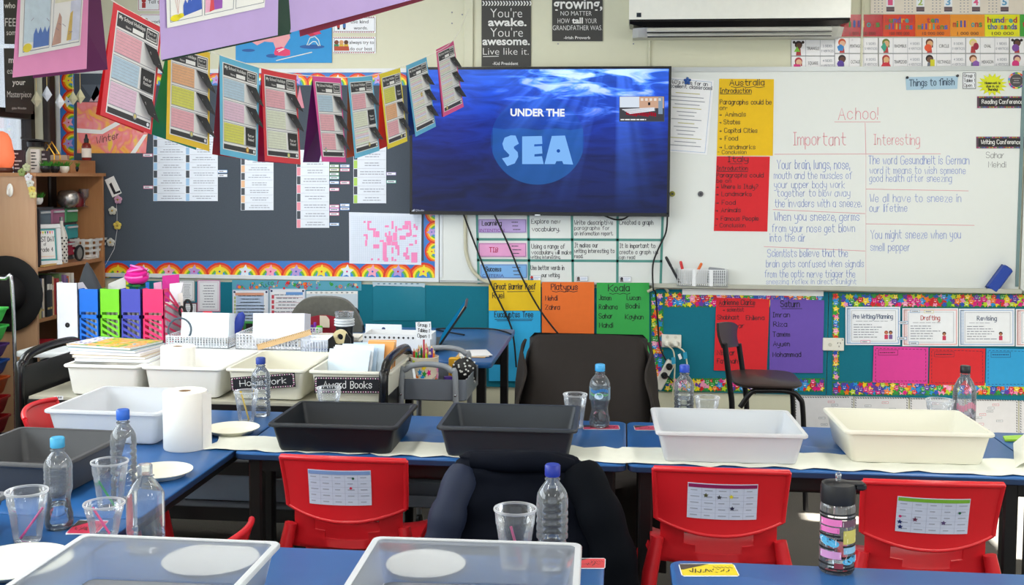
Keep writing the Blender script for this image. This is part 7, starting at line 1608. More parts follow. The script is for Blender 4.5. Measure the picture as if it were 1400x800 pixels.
b.box((0, 0, .012), (.10, .06, .024), BLK); b.box((0, -.0305, zt_*.35), (.05, .002, .018), LAM); b.build('body', t, smooth=0); b = MB(); b.lathe([(.014, -.010), (.032, -.010), (.032, .010), (.014, .010), (.014, -.010)], M('e6d8a8', .3), (-.002, 0, zt_*.78), 24, rot=(R(90), 0, 0)); b.build('tape_roll', t)
p = DP(471, 475, 4.85); hz = DP(471, 446, 4.85).z-DZ; t = thing('travel_cup', 'black cup with a clear stacked lid behind the tape dispenser', 'cup', (p.x, 4.85, DZ+.0005)); b = MB(); b.lathe([(.001, 0), (.033, 0), (.040, hz), (.036, hz), (.001, hz-.02)], BLK, n=24); b.build('body', t, smooth=50); b = MB()
for k in range(3): b.lathe([(.036+.002*k, hz+.012*k), (.046, hz+.004+.012*k), (.046, hz+.010+.012*k), (.04, hz+.012+.012*k)], M('d8dde0', .3), n=24)
b.lathe([(.04, hz+.036), (.044, hz+.065), (.001, hz+.066)], CUPM, n=24); b.build('lid', t, smooth=50)
# colourful pencils and glue behind the sign
# teacher's chair with hoodie
t = thing('office_chair', 'teacher chair wearing a dark grey hoodie with red lining', 'chair', (DP(448, 430, 5.46).x, 5.46, 0)); GH = M('56564f', .95, var=.25, scale=70, sheen=.3)
zt_ = DP(447, 405, 5.46).z; x0_, x1_ = DP(397, 440, 5.46).x-t.location.x, DP(499, 440, 5.46).x-t.location.x
b = MB(); b.box((0, .02, zt_-.26), (x1_-x0_-.08, .05, .40), M('2a2a2c', .7), (R(-6), 0, 0), .02); b.build('backrest', t); b = MB(); b.box((0, -.20, .44), (.46, .44, .07), M('2a2a2c', .8), bev=.03); b.build('seat', t)
b = MB(); b.tube([(0, -.18, .40), (0, -.18, .10)], .025, BLKM, 10)
for k in range(5): a = 2*PI*k/5; b.tube([(0, -.18, .10), (.26*math.cos(a), -.18+.26*math.sin(a), .05)], .016, BLKM, 8); b.ball((.26*math.cos(a), -.18+.26*math.sin(a), .026), .025, BLK, 8, 6)
b.build('swivel_base', t); b = MB(); b.tube([(0, 0, .42), (0, .045, zt_-.35)], .02, BLKM, 8); b.build('back_stem', t)
o = thing('hoodie', 'dark grey marled hoodie draped over the teacher chair', 'hoodie', (t.location.x, 5.46, zt_-.3)); off = Vector(o.location)
def hood(u, v):
    e = 2*u-1; zt2 = zt_-.015*e*e-.13*abs(e)**4; x = t.location.x+(x0_+(x1_-x0_)*u)*(1+.03*math.sin(5*v))
    if v < .6: s = v/.6; return Vector((x, 5.46-.065-.02*math.sin(7*u+4*s)*(1-s), zt2-.26*(1-s)-.02*math.sin(9*u)*(1-s)))
    s = (v-.6)/.4; return Vector((x, 5.46-.065+.14*s, zt2+.02*math.sin(PI*s)-.12*s*s))
b = MB(); b.surf([[hood(i/28, j/18) for j in range(19)] for i in range(29)], .012, GH); b.build('body', o, off, 60)
b = MB(); b.surf([[hood(.10+.72*i/16, .12+.26*j/6)+Vector((0, -.02, 0)) for j in range(7)] for i in range(17)], .006, M('8a1c2c', .85)); b.build('lining', o, off, 60); b = MB(); q_ = hood(.52, .30)+Vector((0, -.024, 0)); b.box(q_, (.05, .004, .06), M('c8bca8', .6)); b.build('label_patch', o, off)
b = MB(); q_ = DP(427, 444, 5.30); [b.tube([(q_.x+.014*k, 5.30, DZ), (q_.x+.016*k, 5.29, q_.z+.012*(k % 2))], .007, M(c, .35), 8) for k, c in enumerate(('5a2a8a', '8a3ac0'))]; simple('purple pens standing by the hoodie', 'purple_pens', 'pens', b, (0, 0, 0))
b = MB(); b.tube([(q_.x+.03, 5.27, DZ), (q_.x+.045, 5.27, q_.z-.02)], .008, M('4ac02a', .35), 8); b.box((q_.x+.045, 5.27, q_.z-.015), (.03, .02, .03), M('4ac02a', .4), bev=.004); simple('green highlighter by the purple pens', 'highlighter', 'pen', b, (0, 0, 0))

# ================================================================ BLACK CART WITH THE WHITE TUBS
CZ = DP(420, 550, 3.97).z; CY0, CY1 = 3.93, 4.42
cxl, cxr = DP(68, 520, 4.15).x, DP(541, 520, 4.15).x
ct = thing('tub_cart', 'black tube cart carrying a row of white tubs behind the far tables', 'cart', ((cxl+cxr)/2, (CY0+CY1)/2, 0)); off = Vector(ct.location)
b = MB(); b.box(((cxl+cxr)/2, (CY0+CY1)/2, CZ-.006), (cxr-cxl-.06, CY1-CY0-.02, .012), M('b9b6a6', .5)); b.build('shelf', ct, off, 0)
for z in (.43, .26): b = MB(); b.box(((cxl+cxr)/2, (CY0+CY1)/2, z-.006), (cxr-cxl-.06, CY1-CY0-.02, .012), M('6a6c70', .5)); b.build('shelf', ct, off, 0)
for y in (CY0+.01, CY1-.01):
    b = MB()
    for z, h in ((CZ-.035, .05), (.41, .05), (.235, .05)): b.box(((cxl+cxr)/2, y, z), (cxr-cxl-.06, .018, h), BLK)
    b.build('rail', ct, off, 0)
hz = DP(100, 472, 4.2).z
for x in (cxl, cxr):
    b = MB(); b.tube(smooth_path([(x, CY0, .05), (x, CY0, hz-.12), (x, CY0+.03, hz-.03), (x, CY0+.12, hz), (x, CY1-.12, hz), (x, CY1-.03, hz-.03), (x, CY1, hz-.12), (x, CY1, .05)], 6), .018, M('0d0d0f', .22), 12); b.build('end_hoop', ct, off, 60)
    b = MB(); b.box((x, (CY0+CY1)/2, CZ+.03), (.008, CY1-CY0-.06, .16), BLK); b.build('end_panel', ct, off, 0)
    for y in (CY0, CY1): b = MB(); b.lathe([(.001, -.012), (.03, -.012), (.034, -.004), (.034, .004), (.03, .012), (.001, .012)], BLK, (x, y, .034), 18, rot=(0, R(90), 0)); b.build('castor', ct, off)
P_ = Flat('barcode_sticker', 'small white barcode sticker on the left end of the black cart', 'sticker', [(0, 0), (1, 0), (1, 1), (0, 1)], LAM, 0, .0008, None, quadmap(*[DP(x, y, CY0-.0195) for x, y in ((74, 541.5), (86.5, 541.5), (86.5, 546.5), (74, 546.5))])); [P_.rect(.1+.08*i, .15, .1+.08*i+.02+.02*(i % 3), .7, INK) for i in range(10)]; P_.done()
WHT2 = frosted_mat('white_tub_plastic', lin('fdfdf8'), .04, .4, .1)
def cart_tub(xl, xr, lab, cream=False):
    rz = DP(400, 506, 3.955).z; x0, x1 = DP(xl, 506, 3.955).x, DP(xr, 506, 3.955).x
    return tub((x0+x1)/2, 4.17, x1-x0, .43, rz-CZ-.001, 0, lab, CREAMT if cream else WHT2, CZ+.0005, taper=.022, rim=.010, group='white tubs on the black cart')
T1 = cart_tub(85, 190, 'white tub under the fanned magazines on the black cart'); T2 = cart_tub(192, 303, 'white tub holding a paper roll on the black cart')
T3 = cart_tub(307, 416, 'white tub with the Homework card on the black cart', True); T4 = cart_tub(421, 535, 'cream tub with the Award Books card on the black cart', True)
def tub_card(t, pts, txt):
    y = 3.945; q = quadmap(*[DP(x, yy, y) for x, yy in pts]); off = Vector(t.location); b = MB(); F = [q(u, v, .0012) for u, v in ((0, 0), (1, 0), (1, 1), (0, 1))]; B_ = [q(u, v, 0) for u, v in ((0, 0), (1, 0), (1, 1), (0, 1))]
    b.add(F+B_, [[0, 1, 2, 3], [7, 6, 5, 4], [0, 4, 5, 1], [1, 5, 6, 2], [2, 6, 7, 3], [3, 7, 4, 0]], M('15151a', .5))
    for i in range(26):
        for v in (.05, .88): rect(b, q, .02+.037*i, v, .038+.037*i, v+.07, M('d89ab8' if i % 2 else 'e8e0dc', .5), .0016)
    for i in range(6):
        for u in (.012, .965): rect(b, q, u, .12+.13*i, u+.02, .19+.13*i, M('d89ab8' if i % 2 else 'e8e0dc', .5), .0016)
    o = tag(b.build('name_card', t, off, 0), 'black card with a dotted border'); b = MB(); hand(b, q, txt, .14, .86, .68, .42, W2, .0022, w=.11); b.build('lettering', o, (0, 0, 0), 0) if False else b.build('lettering', o, off, 0)
tub_card(T3, [(315, 516.5), (403, 509.5), (404.5, 529), (316.5, 535)], 'Homework'); tub_card(T4, [(430, 515), (521, 516), (521.5, 538), (430, 537.5)], 'Award Books')
# roll in the second tub
p = DP(241.5, 500, 4.06); roll(p.x, 4.075, CZ+.008, .066, DP(241, 472, 4.075).z-CZ-.012, 'white paper towel roll standing in a tub on the black cart', False)
# fanned magazines lying over the left tub
zr = DP(400, 506, 3.955).z
COV = mottled('magazine_cover', ['2a7a4a', '6ab04a', 'e8c03a', 'f08a2a', 'e8d8b0', '3a9ab0'], 14, .3, 1.5)
cov = (('d8dde8', 'lowest'), ('c8b8a0', 'second from the bottom'), ('e6e2e8', 'third from the bottom'), ('a8b8c8', 'fourth from the bottom'), (None, 'topmost, showing a painted cat cover,'))
for k, (c, n_) in enumerate(cov):
    t = thing('magazine', ('topmost magazine of the fanned pile, with a green and orange painted cover' if c is None else 'magazine in the fanned pile on the left tub, '+n_), 'magazine', (DP(162, 480, 4.14).x+.012*(2-k), 4.13+.008*k, zr+.001+.0115*k), R(-4-3.5*k+6), 'magazines fanned on the left tub')
    b = MB(); b.box((0, 0, .005), (.296, .208, .008), M('ecebe6', .7)); b.build('pages', t, smooth=0); b = MB(); b.box((0, 0, .0098), (.30, .21, .0014), M(c, .3) if c else COV); b.box((0, 0, .0006), (.30, .21, .0012), M(c or '5a8a6a', .3)); b.box((0, .1052, .005), (.30, .0012, .0105), M(c or '5a8a6a', .3))
    o = b.build('cover', t, smooth=0)
    if c is None:
        mp = lambda u, v, l=0.0: Vector((-.15+.30*u, .105-.21*v, .0106+l)); b = MB(); rect(b, mp, .0, .04, .25, .96, M('e4e2ee', .3), .0002); rect(b, mp, .0, .0, 1, .05, M('3a8a7a', .3), .0003); b.build('title_panel', t, smooth=0); b = MB()
        [rect(b, mp, .05+.07*i, y, .08+.07*i, y+.08, M('3a4a8a', .5), .0006) for i in range(3) for y in (.12, .24, .38, .50, .66, .78) if random.random() < .75]
        b.build('title_print', t, smooth=0)
# letters filed in the Award Books tub
b = MB(); [b.box((-.06+.014*k, -.02+.022*k, .10+.012*(k % 2)), (.17-.01*(k % 3), .004, .115), M(('cfe0ee', 'dfe6ee', 'bcd4ea')[k % 3], .7), (R(-25), 0, R(3*(k-2)))) for k in range(6)]; o = tag(b.build('letter_pile', None, (0, 0, 0), 0), 'pale blue letters filed in the Award Books tub', 'letters'); o.location = (T4.location.x, 4.19, CZ+.015)
b = MB(); [b.box((.0, .02*k, .11), (.11, .004, .11), M(('e8a25a', 'e8c8a0')[k % 2], .7), (R(-20), 0, R(-6+5*k))) for k in range(3)]; o = tag(b.build('orange_notes', None, (0, 0, 0), 0), 'orange notes behind the pale letters in the Award Books tub', 'notes'); o.location = (T4.location.x+.045, 4.27, CZ+.025)
b = MB(); b.loft([rrect(.20, .16, .02, 0), rrect(.22, .18, .02, .07), rrect(.214, .174, .02, .07), rrect(.194, .154, .02, .004)], WHT2); o = tag(b.build('letter_tray', None, (0, 0, 0)), 'small inner tray beside the letters in the Award Books tub', 'tray'); o.location = (T4.location.x+.01, 4.17, CZ+.010)
# tubs on the lower shelves of the cart
GT = M('8a99aa', .4); ct_ = [(DP(315, 690, 4.1).x, .26, .38, .12, 'blue-grey tub on the bottom shelf of the black cart', M('8fa0b4', .4)), (DP(347, 645, 4.05).x-.08, .43, .30, .075, 'pale tub on the middle shelf of the black cart', M('c9ccd0', .4)), (DP(420, 690, 4.1).x, .26, .30, .11, 'grey tub on the bottom shelf behind the leftmost red chair', M('6a7078', .4)), (DP(205, 690, 4.1).x+.02, .26, .24, .12, 'blue-grey tub at the left of the bottom cart shelf', M('8fa0b4', .4))]
for x, z, w, h, lab, m_ in ct_: tub(x, 4.15, w, .36, h, 0, lab, m_, z+.0005, taper=.03, rim=.012, group='tubs on the lower cart shelves')

# ================================================================ GREY TROLLEY RIGHT OF THE CART
GY = M('6e7580', .35); GYT = M('8a8f96', .4); TY0, TY1 = 4.2, 4.56
tz1 = DP(600, 519, TY0).z; tz0 = DP(600, 549, TY0).z; tx0, tx1 = DP(548, 520, TY0).x, DP(638, 520, TY0).x
g = thing('grey_trolley', 'grey metal trolley with a deep tray right of the cart', 'trolley', ((tx0+tx1)/2, (TY0+TY1)/2, 0)); off = Vector(g.location)
def tray(z0, z1, m):
    b = MB(); cx, cy, w, d = (tx0+tx1)/2, (TY0+TY1)/2, tx1-tx0, TY1-TY0; c = (cx, cy); b.loft([rrect(w-.02, d-.02, .02, z0, c=c), rrect(w, d, .02, z0+.006, c=c), rrect(w, d, .02, z1, c=c), rrect(w-.006, d-.006, .018, z1, c=c), rrect(w-.006, d-.006, .018, z0+.006, c=c)], m); return b
tray(tz0, tz1, GY).build('top_tray', g, off); tray(.20, .25, GY).build('lower_tray', g, off)
b = MB(); b.box(((tx0+tx1)/2, (TY0+TY1)/2, tz0+.008), (tx1-tx0-.01, TY1-TY0-.01, .003), M('101114', .8)); b.build('tray_mat', g, off, 0)
hz = DP(585, 499, TY0-.012).z; hx0, hx1 = DP(548.5, 540, TY0-.012).x, DP(623, 540, TY0-.012).x
for y, hz_ in ((TY0-.012, hz), (TY1+.012, DP(620, 477, TY1).z)):
    b = MB(); b.tube(smooth_path([(hx0, y, .06), (hx0, y, hz_-.09), (hx0+.02, y, hz_-.02), (hx0+.07, y, hz_), (hx1-.07, y, hz_), (hx1-.02, y, hz_-.02), (hx1, y, hz_-.09), (hx1, y, .06)], 6), .0115, GYT, 12); b.build('handle_hoop', g, off, 60)
    for x in (hx0, hx1):
        b = MB(); b.lathe([(.001, -.01), (.026, -.01), (.03, 0), (.026, .01), (.001, .01)], BLK, (x, y, .031), 16, rot=(0, R(90), 0)); b.build('castor', g, off)
        b = MB(); b.lathe([(.001, 0), (.006, 0), (.005, .003), (.001, .004)], CHR, (x, y-.0115 if y < 4.4 else y+.0115, tz0+.03), 10, rot=(R(90 if y < 4.4 else -90), 0, 0)); b.build('bolt', g, off)
tz = tz0+.010
# pencil tin with coloured pencils
def at_y(px, py, Y): return DP(px, py, Y)
p = at_y(580, 500, 4.33); t = thing('pencil_tin', 'floral tin packed with coloured pencils on the grey trolley', 'pencil tin', (p.x, 4.33, tz)); hz = at_y(580, 488, 4.33).z-tz; r_ = .058
b = MB(); b.lathe([(.001, 0), (r_, 0), (r_, hz), (r_*1.04, hz+.003), (r_*.98, hz+.004), (r_*.95, hz), (r_*.95, .006), (.001, .006)], M('e6dcc8', .4), n=28)
mp = lambda u, v, l=0.0: Vector(((r_+l)*math.sin(6.283*u), -(r_+l)*math.cos(6.283*u), hz*v)); [star(b, mp, random.random(), random.uniform(.1, .9), .03, STARC[i % 10], .0008+.00002*i, random.random(), .5, 5, .11) for i in range(60)]; b.build('tin', t, smooth=50)
for i in range(30):
    a = random.uniform(0, 2*PI); q_ = r_*.8*math.sqrt((i+.5)/30); c = STARC[i % 10]; x_, y_ = q_*math.cos(a), q_*math.sin(a); L = hz+random.uniform(.02, .05)
    o = thing('coloured_pencil', 'coloured pencil in the crowded floral tin', 'pencil', (p.x+x_, 4.33+y_, tz+.007), 0, 'coloured pencils in the floral tin'); o.rotation_euler = (random.uniform(-.06, .06), random.uniform(-.06, .06), 0); L -= .007
    b = MB(); b.lathe([(.001, 0), (.004, 0), (.004, L-.01), (.001, L-.01)], c, n=6); b.build('barrel', o, smooth=0); b = MB(); b.lathe([(.004, L-.01), (.0015, L), (.0004, L+.003)], M('d8b88a', .6), n=6); b.build('tip', o, smooth=0)
t = thing('group_sign', 'white three-line group sign on a red stick in the pencil tin', 'sign', (at_y(579.5, 480, 4.30).x, 4.30, tz+.02)); ht = at_y(580, 440, 4.30).z-tz-.02; hb_ = at_y(580, 464, 4.30).z-tz-.02; w = .062
b = MB(); b.box((0, 0, hb_*.5), (.007, .004, hb_), M('b83a4a', .5)); b.build('stick', t, smooth=0); b = MB(); b.box((0, -.004, (ht+hb_)/2), (w, .002, ht-hb_), LAM, (0, R(-3), 0)); o = b.build('card', t, smooth=0)
mp = lambda u, v, l=0.0: Vector((w*(u-.5)+.003*(.5-v), -.0055-l, ht-(ht-hb_)*v-.003*(u-.5))); b = MB(); [hand(b, mp, s, .12, .88, .27+.31*i, .20, MK, .0006, w=.14) for i, s in enumerate(('Group 1', 'Tables 1', 'Open 1'))]; b.build('lettering', t, smooth=0)
# polka-dot pencil case, yellow highlighter box, silver packet, white tray
t = thing('pencil_case', 'black pencil case with white spots on the grey trolley', 'pencil case', (at_y(635, 495, 4.42).x, 4.42, tz)); b = MB(); hz = at_y(635, 482, 4.42).z-tz; rings = []
for k in range(9): f = k/8; s = math.sin(PI*(.08+.84*f))**.5; rings.append([Vector(((f-.5)*.12, .035*s*math.cos(2*PI*i/16), hz*.52+hz*.5*s*math.sin(2*PI*i/16))) for i in range(16)])
b.loft(rings, BLACK); b.build('body', t, smooth=60); b = MB()
for i in range(75):
    f, a = random.uniform(.06, .94), random.uniform(0, 2*PI); s = math.sin(PI*(.08+.84*f))**.5; c = Vector(((f-.5)*.12, .0355*s*math.cos(a), hz*.52+hz*.508*s*math.sin(a))); b.ball(c, .0052, W2, 6, 4, (1, .6, 1))
b.build('spots', t, smooth=60); t.scale = (.82, .82, .85)
simple('yellow packet behind the spotted pencil case', 'packet', 'packet', (lambda b: (b.box((0, 0, 0), (.05, .03, .10), M('e0a828', .4), bev=.004), b)[1])(MB()), (at_y(622, 482, 4.50).x, 4.50, tz+.065))
b = MB(); b.box((0, 0, 0), (.055, .03, .12), M('c8cccf', .25, .4), (R(-12), R(-12), 0), .008); simple('silver packet leaning beside the pencil tin', 'packet', 'packet', b, (at_y(561, 490, 4.30).x, 4.28, tz+.07))
b = MB(); b.loft([rrect(.11, .08, .012, 0), rrect(.125, .09, .012, .03), rrect(.119, .084, .012, .03), rrect(.104, .074, .012, .003)], M('e4e0d4', .5)); simple('small cream dish at the front of the grey trolley', 'dish', 'dish', b, (at_y(572, 515, 4.25).x, 4.265, tz+.045)); b = MB(); b.box((0, 0, 0), (.12, .085, .043), M('2a2c30', .6)); simple('dark box under the small cream dish', 'carton', 'box', b, (at_y(572, 515, 4.25).x, 4.265, tz+.022))
b = MB(); b.box((0, 0, 0), (.03, .025, .05), M('5a3a9a', .4), (0, 0, .4)); simple('purple eraser beside the spotted pencil case', 'eraser', 'eraser', b, (at_y(612, 492, 4.40).x, 4.41, tz+.026))
b = MB(); [b.box((.004*k, .006*k, .003*k), (.13, .16, .002), M(('efeff0', 'e6e2da', 'd8b070')[2-k], .7), (0, 0, .15*k)) for k in range(3)]; simple('loose white and tan papers at the desk corner', 'paper_stack', 'paper', b, (DP(646, 484, 4.78).x, 4.79, DZ+.002), sm=0)
# basket of pencils on the lower tray
bx = DP(592, 680, 4.3).x; t = thing('pencil_basket', 'grey slotted basket of pencils low on the grey trolley', 'basket', (bx, 4.38, .2515+.08)); b = MB(); perforated_box(b, .24, .25, .085, 14, 3, 12, M('b4b8b4', .5), rim=.006); b.build('basket', t, smooth=0)
b = MB(); b.box((0, 0, 0), (.26, .28, .08), M('4a4f58', .5)); simple('dark grey box under the slotted pencil basket', 'carton', 'box', b, (bx, 4.38, .2115+.0401))
random.seed(5)
for i in range(22):
    c = ('6a8a5a', 'c8b04a', '3a4a5a', 'a8b8a0', 'b88a4a', '2a2a2e')[i % 6]; L = random.uniform(.13, .17); o = thing('pencil', 'pencil lying in the low slotted basket', 'pencil', (bx+random.uniform(-.04, .04), 4.38+random.uniform(-.045, .045), .345+.0042*i), random.uniform(0, PI), 'pencils in the low slotted basket'); o.rotation_euler[1] = random.uniform(-.06, .06)
    b = MB(); b.tube([(-L/2, 0, 0), (L/2-.012, 0, 0), (L/2, 0, 0)], .004, M(c, .4), 6, rad=[.004, .004, .0008]); b.build('barrel', o, smooth=0)

# ================================================================ CARDS HUNG ON STRINGS
random.seed(3)
CTX = M('d8d8d8', .5)
def strip_quad(q, Yl, Yr):
    # the fourth corner is brought into the plane of the other three
    a, b_, c = DP(*q[0], Yl), DP(*q[1], Yr), DP(*q[2], Yr); n = (b_-a).cross(c-a); d = ray(*q[3]); return [a, b_, c, EYE+d*((a-EYE).dot(n)/d.dot(n))]
def tab_panel(name, parent, off, P4, m, th=.0015, n=(0, 1, 0)):
    n = Vector(n); b = MB(); b.add(P4+[p+n*th for p in P4], [[0, 1, 2, 3], [7, 6, 5, 4], [0, 4, 5, 1], [1, 5, 6, 2], [2, 6, 7, 3], [3, 7, 4, 0]], m); return b.build(name, parent, off, 0)
def holiday_card(lab, q, Yl, Yr, col, back, bq, rows, flaps, stick, sheet=(.07, .06, .95, .94), header=True):
    """folded card over the string: front cover with a worksheet, flaps and sticker, back cover swung behind"""
    P4 = strip_quad(q, Yl, Yr); mp = quadmap(*P4); c = P4[0].lerp(P4[1], .5)
    t = thing('holiday_card', lab, 'card', c, 0, 'school holiday cards on the string'); off = c; tab_panel('front_cover', t, off, P4, M(col, .55))
    bp = [P4[0]+Vector((0, .003, 0)), P4[1]+Vector((0, .003, 0)), DP(*bq[1], Yr+.09), DP(*bq[0], Yl+.09)]; tag(tab_panel('back_cover', t, off, bp, M(back, .6)), None)
    u0, v0, u1, v1 = sheet; w, h = u1-u0, v1-v0; S = lambda u, v, l=0.0: mp(u0+w*u, v0+h*v, l)
    b = MB(); l0 = .0012; b.add([S(0, 0, l0), S(1, 0, l0), S(1, 1, l0), S(0, 1, l0), S(0, 0, .0004), S(1, 0, .0004), S(1, 1, .0004), S(0, 1, .0004)], [[0, 1, 2, 3], [7, 6, 5, 4], [0, 4, 5, 1], [1, 5, 6, 2], [2, 6, 7, 3], [3, 7, 4, 0]], M('ececea', .65))
    HD = M('3d3d40', .55); rect(b, S, .02, .01, .98, .145, HD, l0+.0003); rect(b, S, .38, .09, .64, .135, WHITE, l0+.0006); outline(b, S, .70, .02, .96, .135, .012, W2, l0+.0006)
    for i, c_ in enumerate(rows):
        ya, yb = .165+.255*i, .165+.255*i+.235; outline(b, S, .02, ya, .98, yb, .006, GREYINK, l0+.0004); cs = c_ if isinstance(c_, tuple) else (c_,)
        for k in range(7):
            yy = ya+.012+.031*k; rect(b, S, .03, yy, .62, yy+.031, M(cs[k % len(cs)], .8, var=.12, scale=90), l0+.0003); rect(b, S, .04, yy+.026, .60, yy+.028, M('8a8288'), l0+.0005)
    rect(b, S, .02, .935, .98, .99, HD, l0+.0003); disc(b, S, .93, .962, .03, LAM, l0+.0006, .02, n=10); b.build('worksheet', t, off, 0)
    b = MB(); bold(b, S, 'My School Holidays', .05, .66, .065, .04, W2, l0+.0009, .01); bold(b, S, 'Name:', .22, .35, .125, .026, W2, l0+.0009); bold(b, S, 'Fact or', .74, .92, .07, .03, W2, l0+.0009); bold(b, S, 'Fiction?', .73, .93, .115, .03, W2, l0+.0009); b.build('lettering', t, off, 0)
    W = (P4[1]-P4[0]).length
    for i, op in enumerate(flaps):
        ya, yb = .165+.255*i+.01, .165+.255*i+.225
        if op: F = [S(.66, ya, l0+.001), S(.97, ya+.01, l0+.001), S(1.10, yb+.015, .020), S(.80, yb-.03, .026)]
        else: F = [S(.66, ya, l0+.001), S(.97, ya, l0+.001), S(.97, yb, .004), S(.67, yb, .004)]
        o = tab_panel('flap', t, off, F, M('2b2b2e', .5), .0006); fm = quadmap(*F); b = MB(); bold(b, fm, 'Fact or', .2, .8, .5, .16, W2, .0008, .01); bold(b, fm, 'Fiction?', .2, .8, .72, .16, W2, .0008, .01); b.build('lettering', o, off, 0)
    su, sv, sc = stick; b = MB(); disc(b, S, su, sv, .045, M(sc, .25, .3), .003, .035, n=16); disc(b, S, su, sv, .03, M('d8c878', .3), .0034, .022, n=12); b.build('sticker', t, off, 0); return t
PKr, BLr, YLr, GRr, LPr, ORr = 'e8b0ba', 'b8d0e0', 'd8d86a', 'dfe4d0', 'e4c4d8', 'e8b48a'
MIX = ('e6dcd8', 'dfe8d8', 'e8d4dc', 'dcdff0', 'ece4cc')
holiday_card('red holiday card, largest and nearest in the row, with pink and blue rows', [(155, 3), (221, 38), (207, 184), (137, 157)], 3.02, 3.18, 'd93a44', 'b8141e', [(131, 156), (196, 182)], (PKr, BLr, LPr), (1, 0, 1), (.62, .93, 'b8bcc0'), (.09, .05, .96, .96))
holiday_card('yellow holiday card with teal back half behind the purple folder', [(230, 55), (287, 72), (286, 207), (227, 190)], 3.25, 3.44, 'ecc63a', '1a8a84', [(205, 183), (268, 205)], (ORr, YLr, PKr), (1, 1, 1), (.55, .93, 'a8c0b0'))
holiday_card('sky blue holiday card with a dark red back', [(300, 75), (354, 93), (352, 221), (301, 211)], 3.5, 3.68, '6cc0e2', 'b8242c', [(290, 211), (340, 219)], (BLr, LPr, YLr), (1, 1, 0), (.72, .955, 'd8903a'))
holiday_card('red holiday card with a magenta back beside the sky blue card', [(357, 93), (405, 103), (411, 225), (362, 220)], 3.74, 3.92, 'de3f48', '9c1a5a', [(351, 221), (400, 224)], (PKr, GRr, GRr), (1, 1, 0), (.66, .97, 'a8c8a0'))
holiday_card('magenta holiday card with a deep purple back', [(427, 104), (466, 107), (473, 222), (440, 221)], 4.0, 4.18, 'e0559c', '5a1a6a', [(414, 222), (436, 222)], (BLr, PKr, PKr), (1, 1, 1), (.14, .91, '9ab8d8'))
holiday_card('sky blue holiday card with an orange back', [(475, 106), (509, 104), (519, 206), (485, 217)], 4.25, 4.43, '6cc0e2', 'e2562a', [(474, 216), (508, 207)], (PKr, GRr, MIX), (1, 0, 1), (.6, .93, 'c8c0a0'))
holiday_card('yellow holiday card with a bright red back', [(519, 101), (547, 93), (557, 193), (530, 204)], 4.5, 4.68, 'f0dc3a', 'd8281e', [(517, 205), (545, 194)], (YLr, ORr, PKr), (0, 1, 1), (.72, .95, 'b8c8b8'))
holiday_card('sky blue holiday card with a navy back in front of the screen edge', [(555, 90), (583, 78), (596, 173), (568, 187)], 4.76, 4.94, '66b8de', '1a3a7a', [(559, 186), (588, 176)], (MIX, MIX, MIX), (1, 1, 1), (.5, .47, 'e0a85a'))
holiday_card('magenta holiday card farthest along the string, in front of the screen', [(596, 68), (620, 56), (634, 146), (606, 160)], 5.02, 5.20, 'e25a94', '8a2a5a', [(604, 160), (630, 148)], (MIX, MIX, MIX), (1, 1, 1), (.15, .95, 'd8b84a'))
b = MB(); P_ = smooth_path([DP(60, -70, 2.7), DP(155, 2, 3.02), DP(221, 37, 3.18), DP(287, 70, 3.44), DP(354, 92, 3.68), DP(405, 102, 3.92), DP(466, 106, 4.18), DP(509, 103, 4.43), DP(547, 92, 4.68), DP(583, 77, 4.94), DP(620, 55, 5.2), DP(641, 12, 5.985)], 4); b.tube(P_, .0015, M('e8e4da', .7), 5); tag(b.build('string', None, P_[0], 60), 'white string carrying the row of holiday cards', 'string')
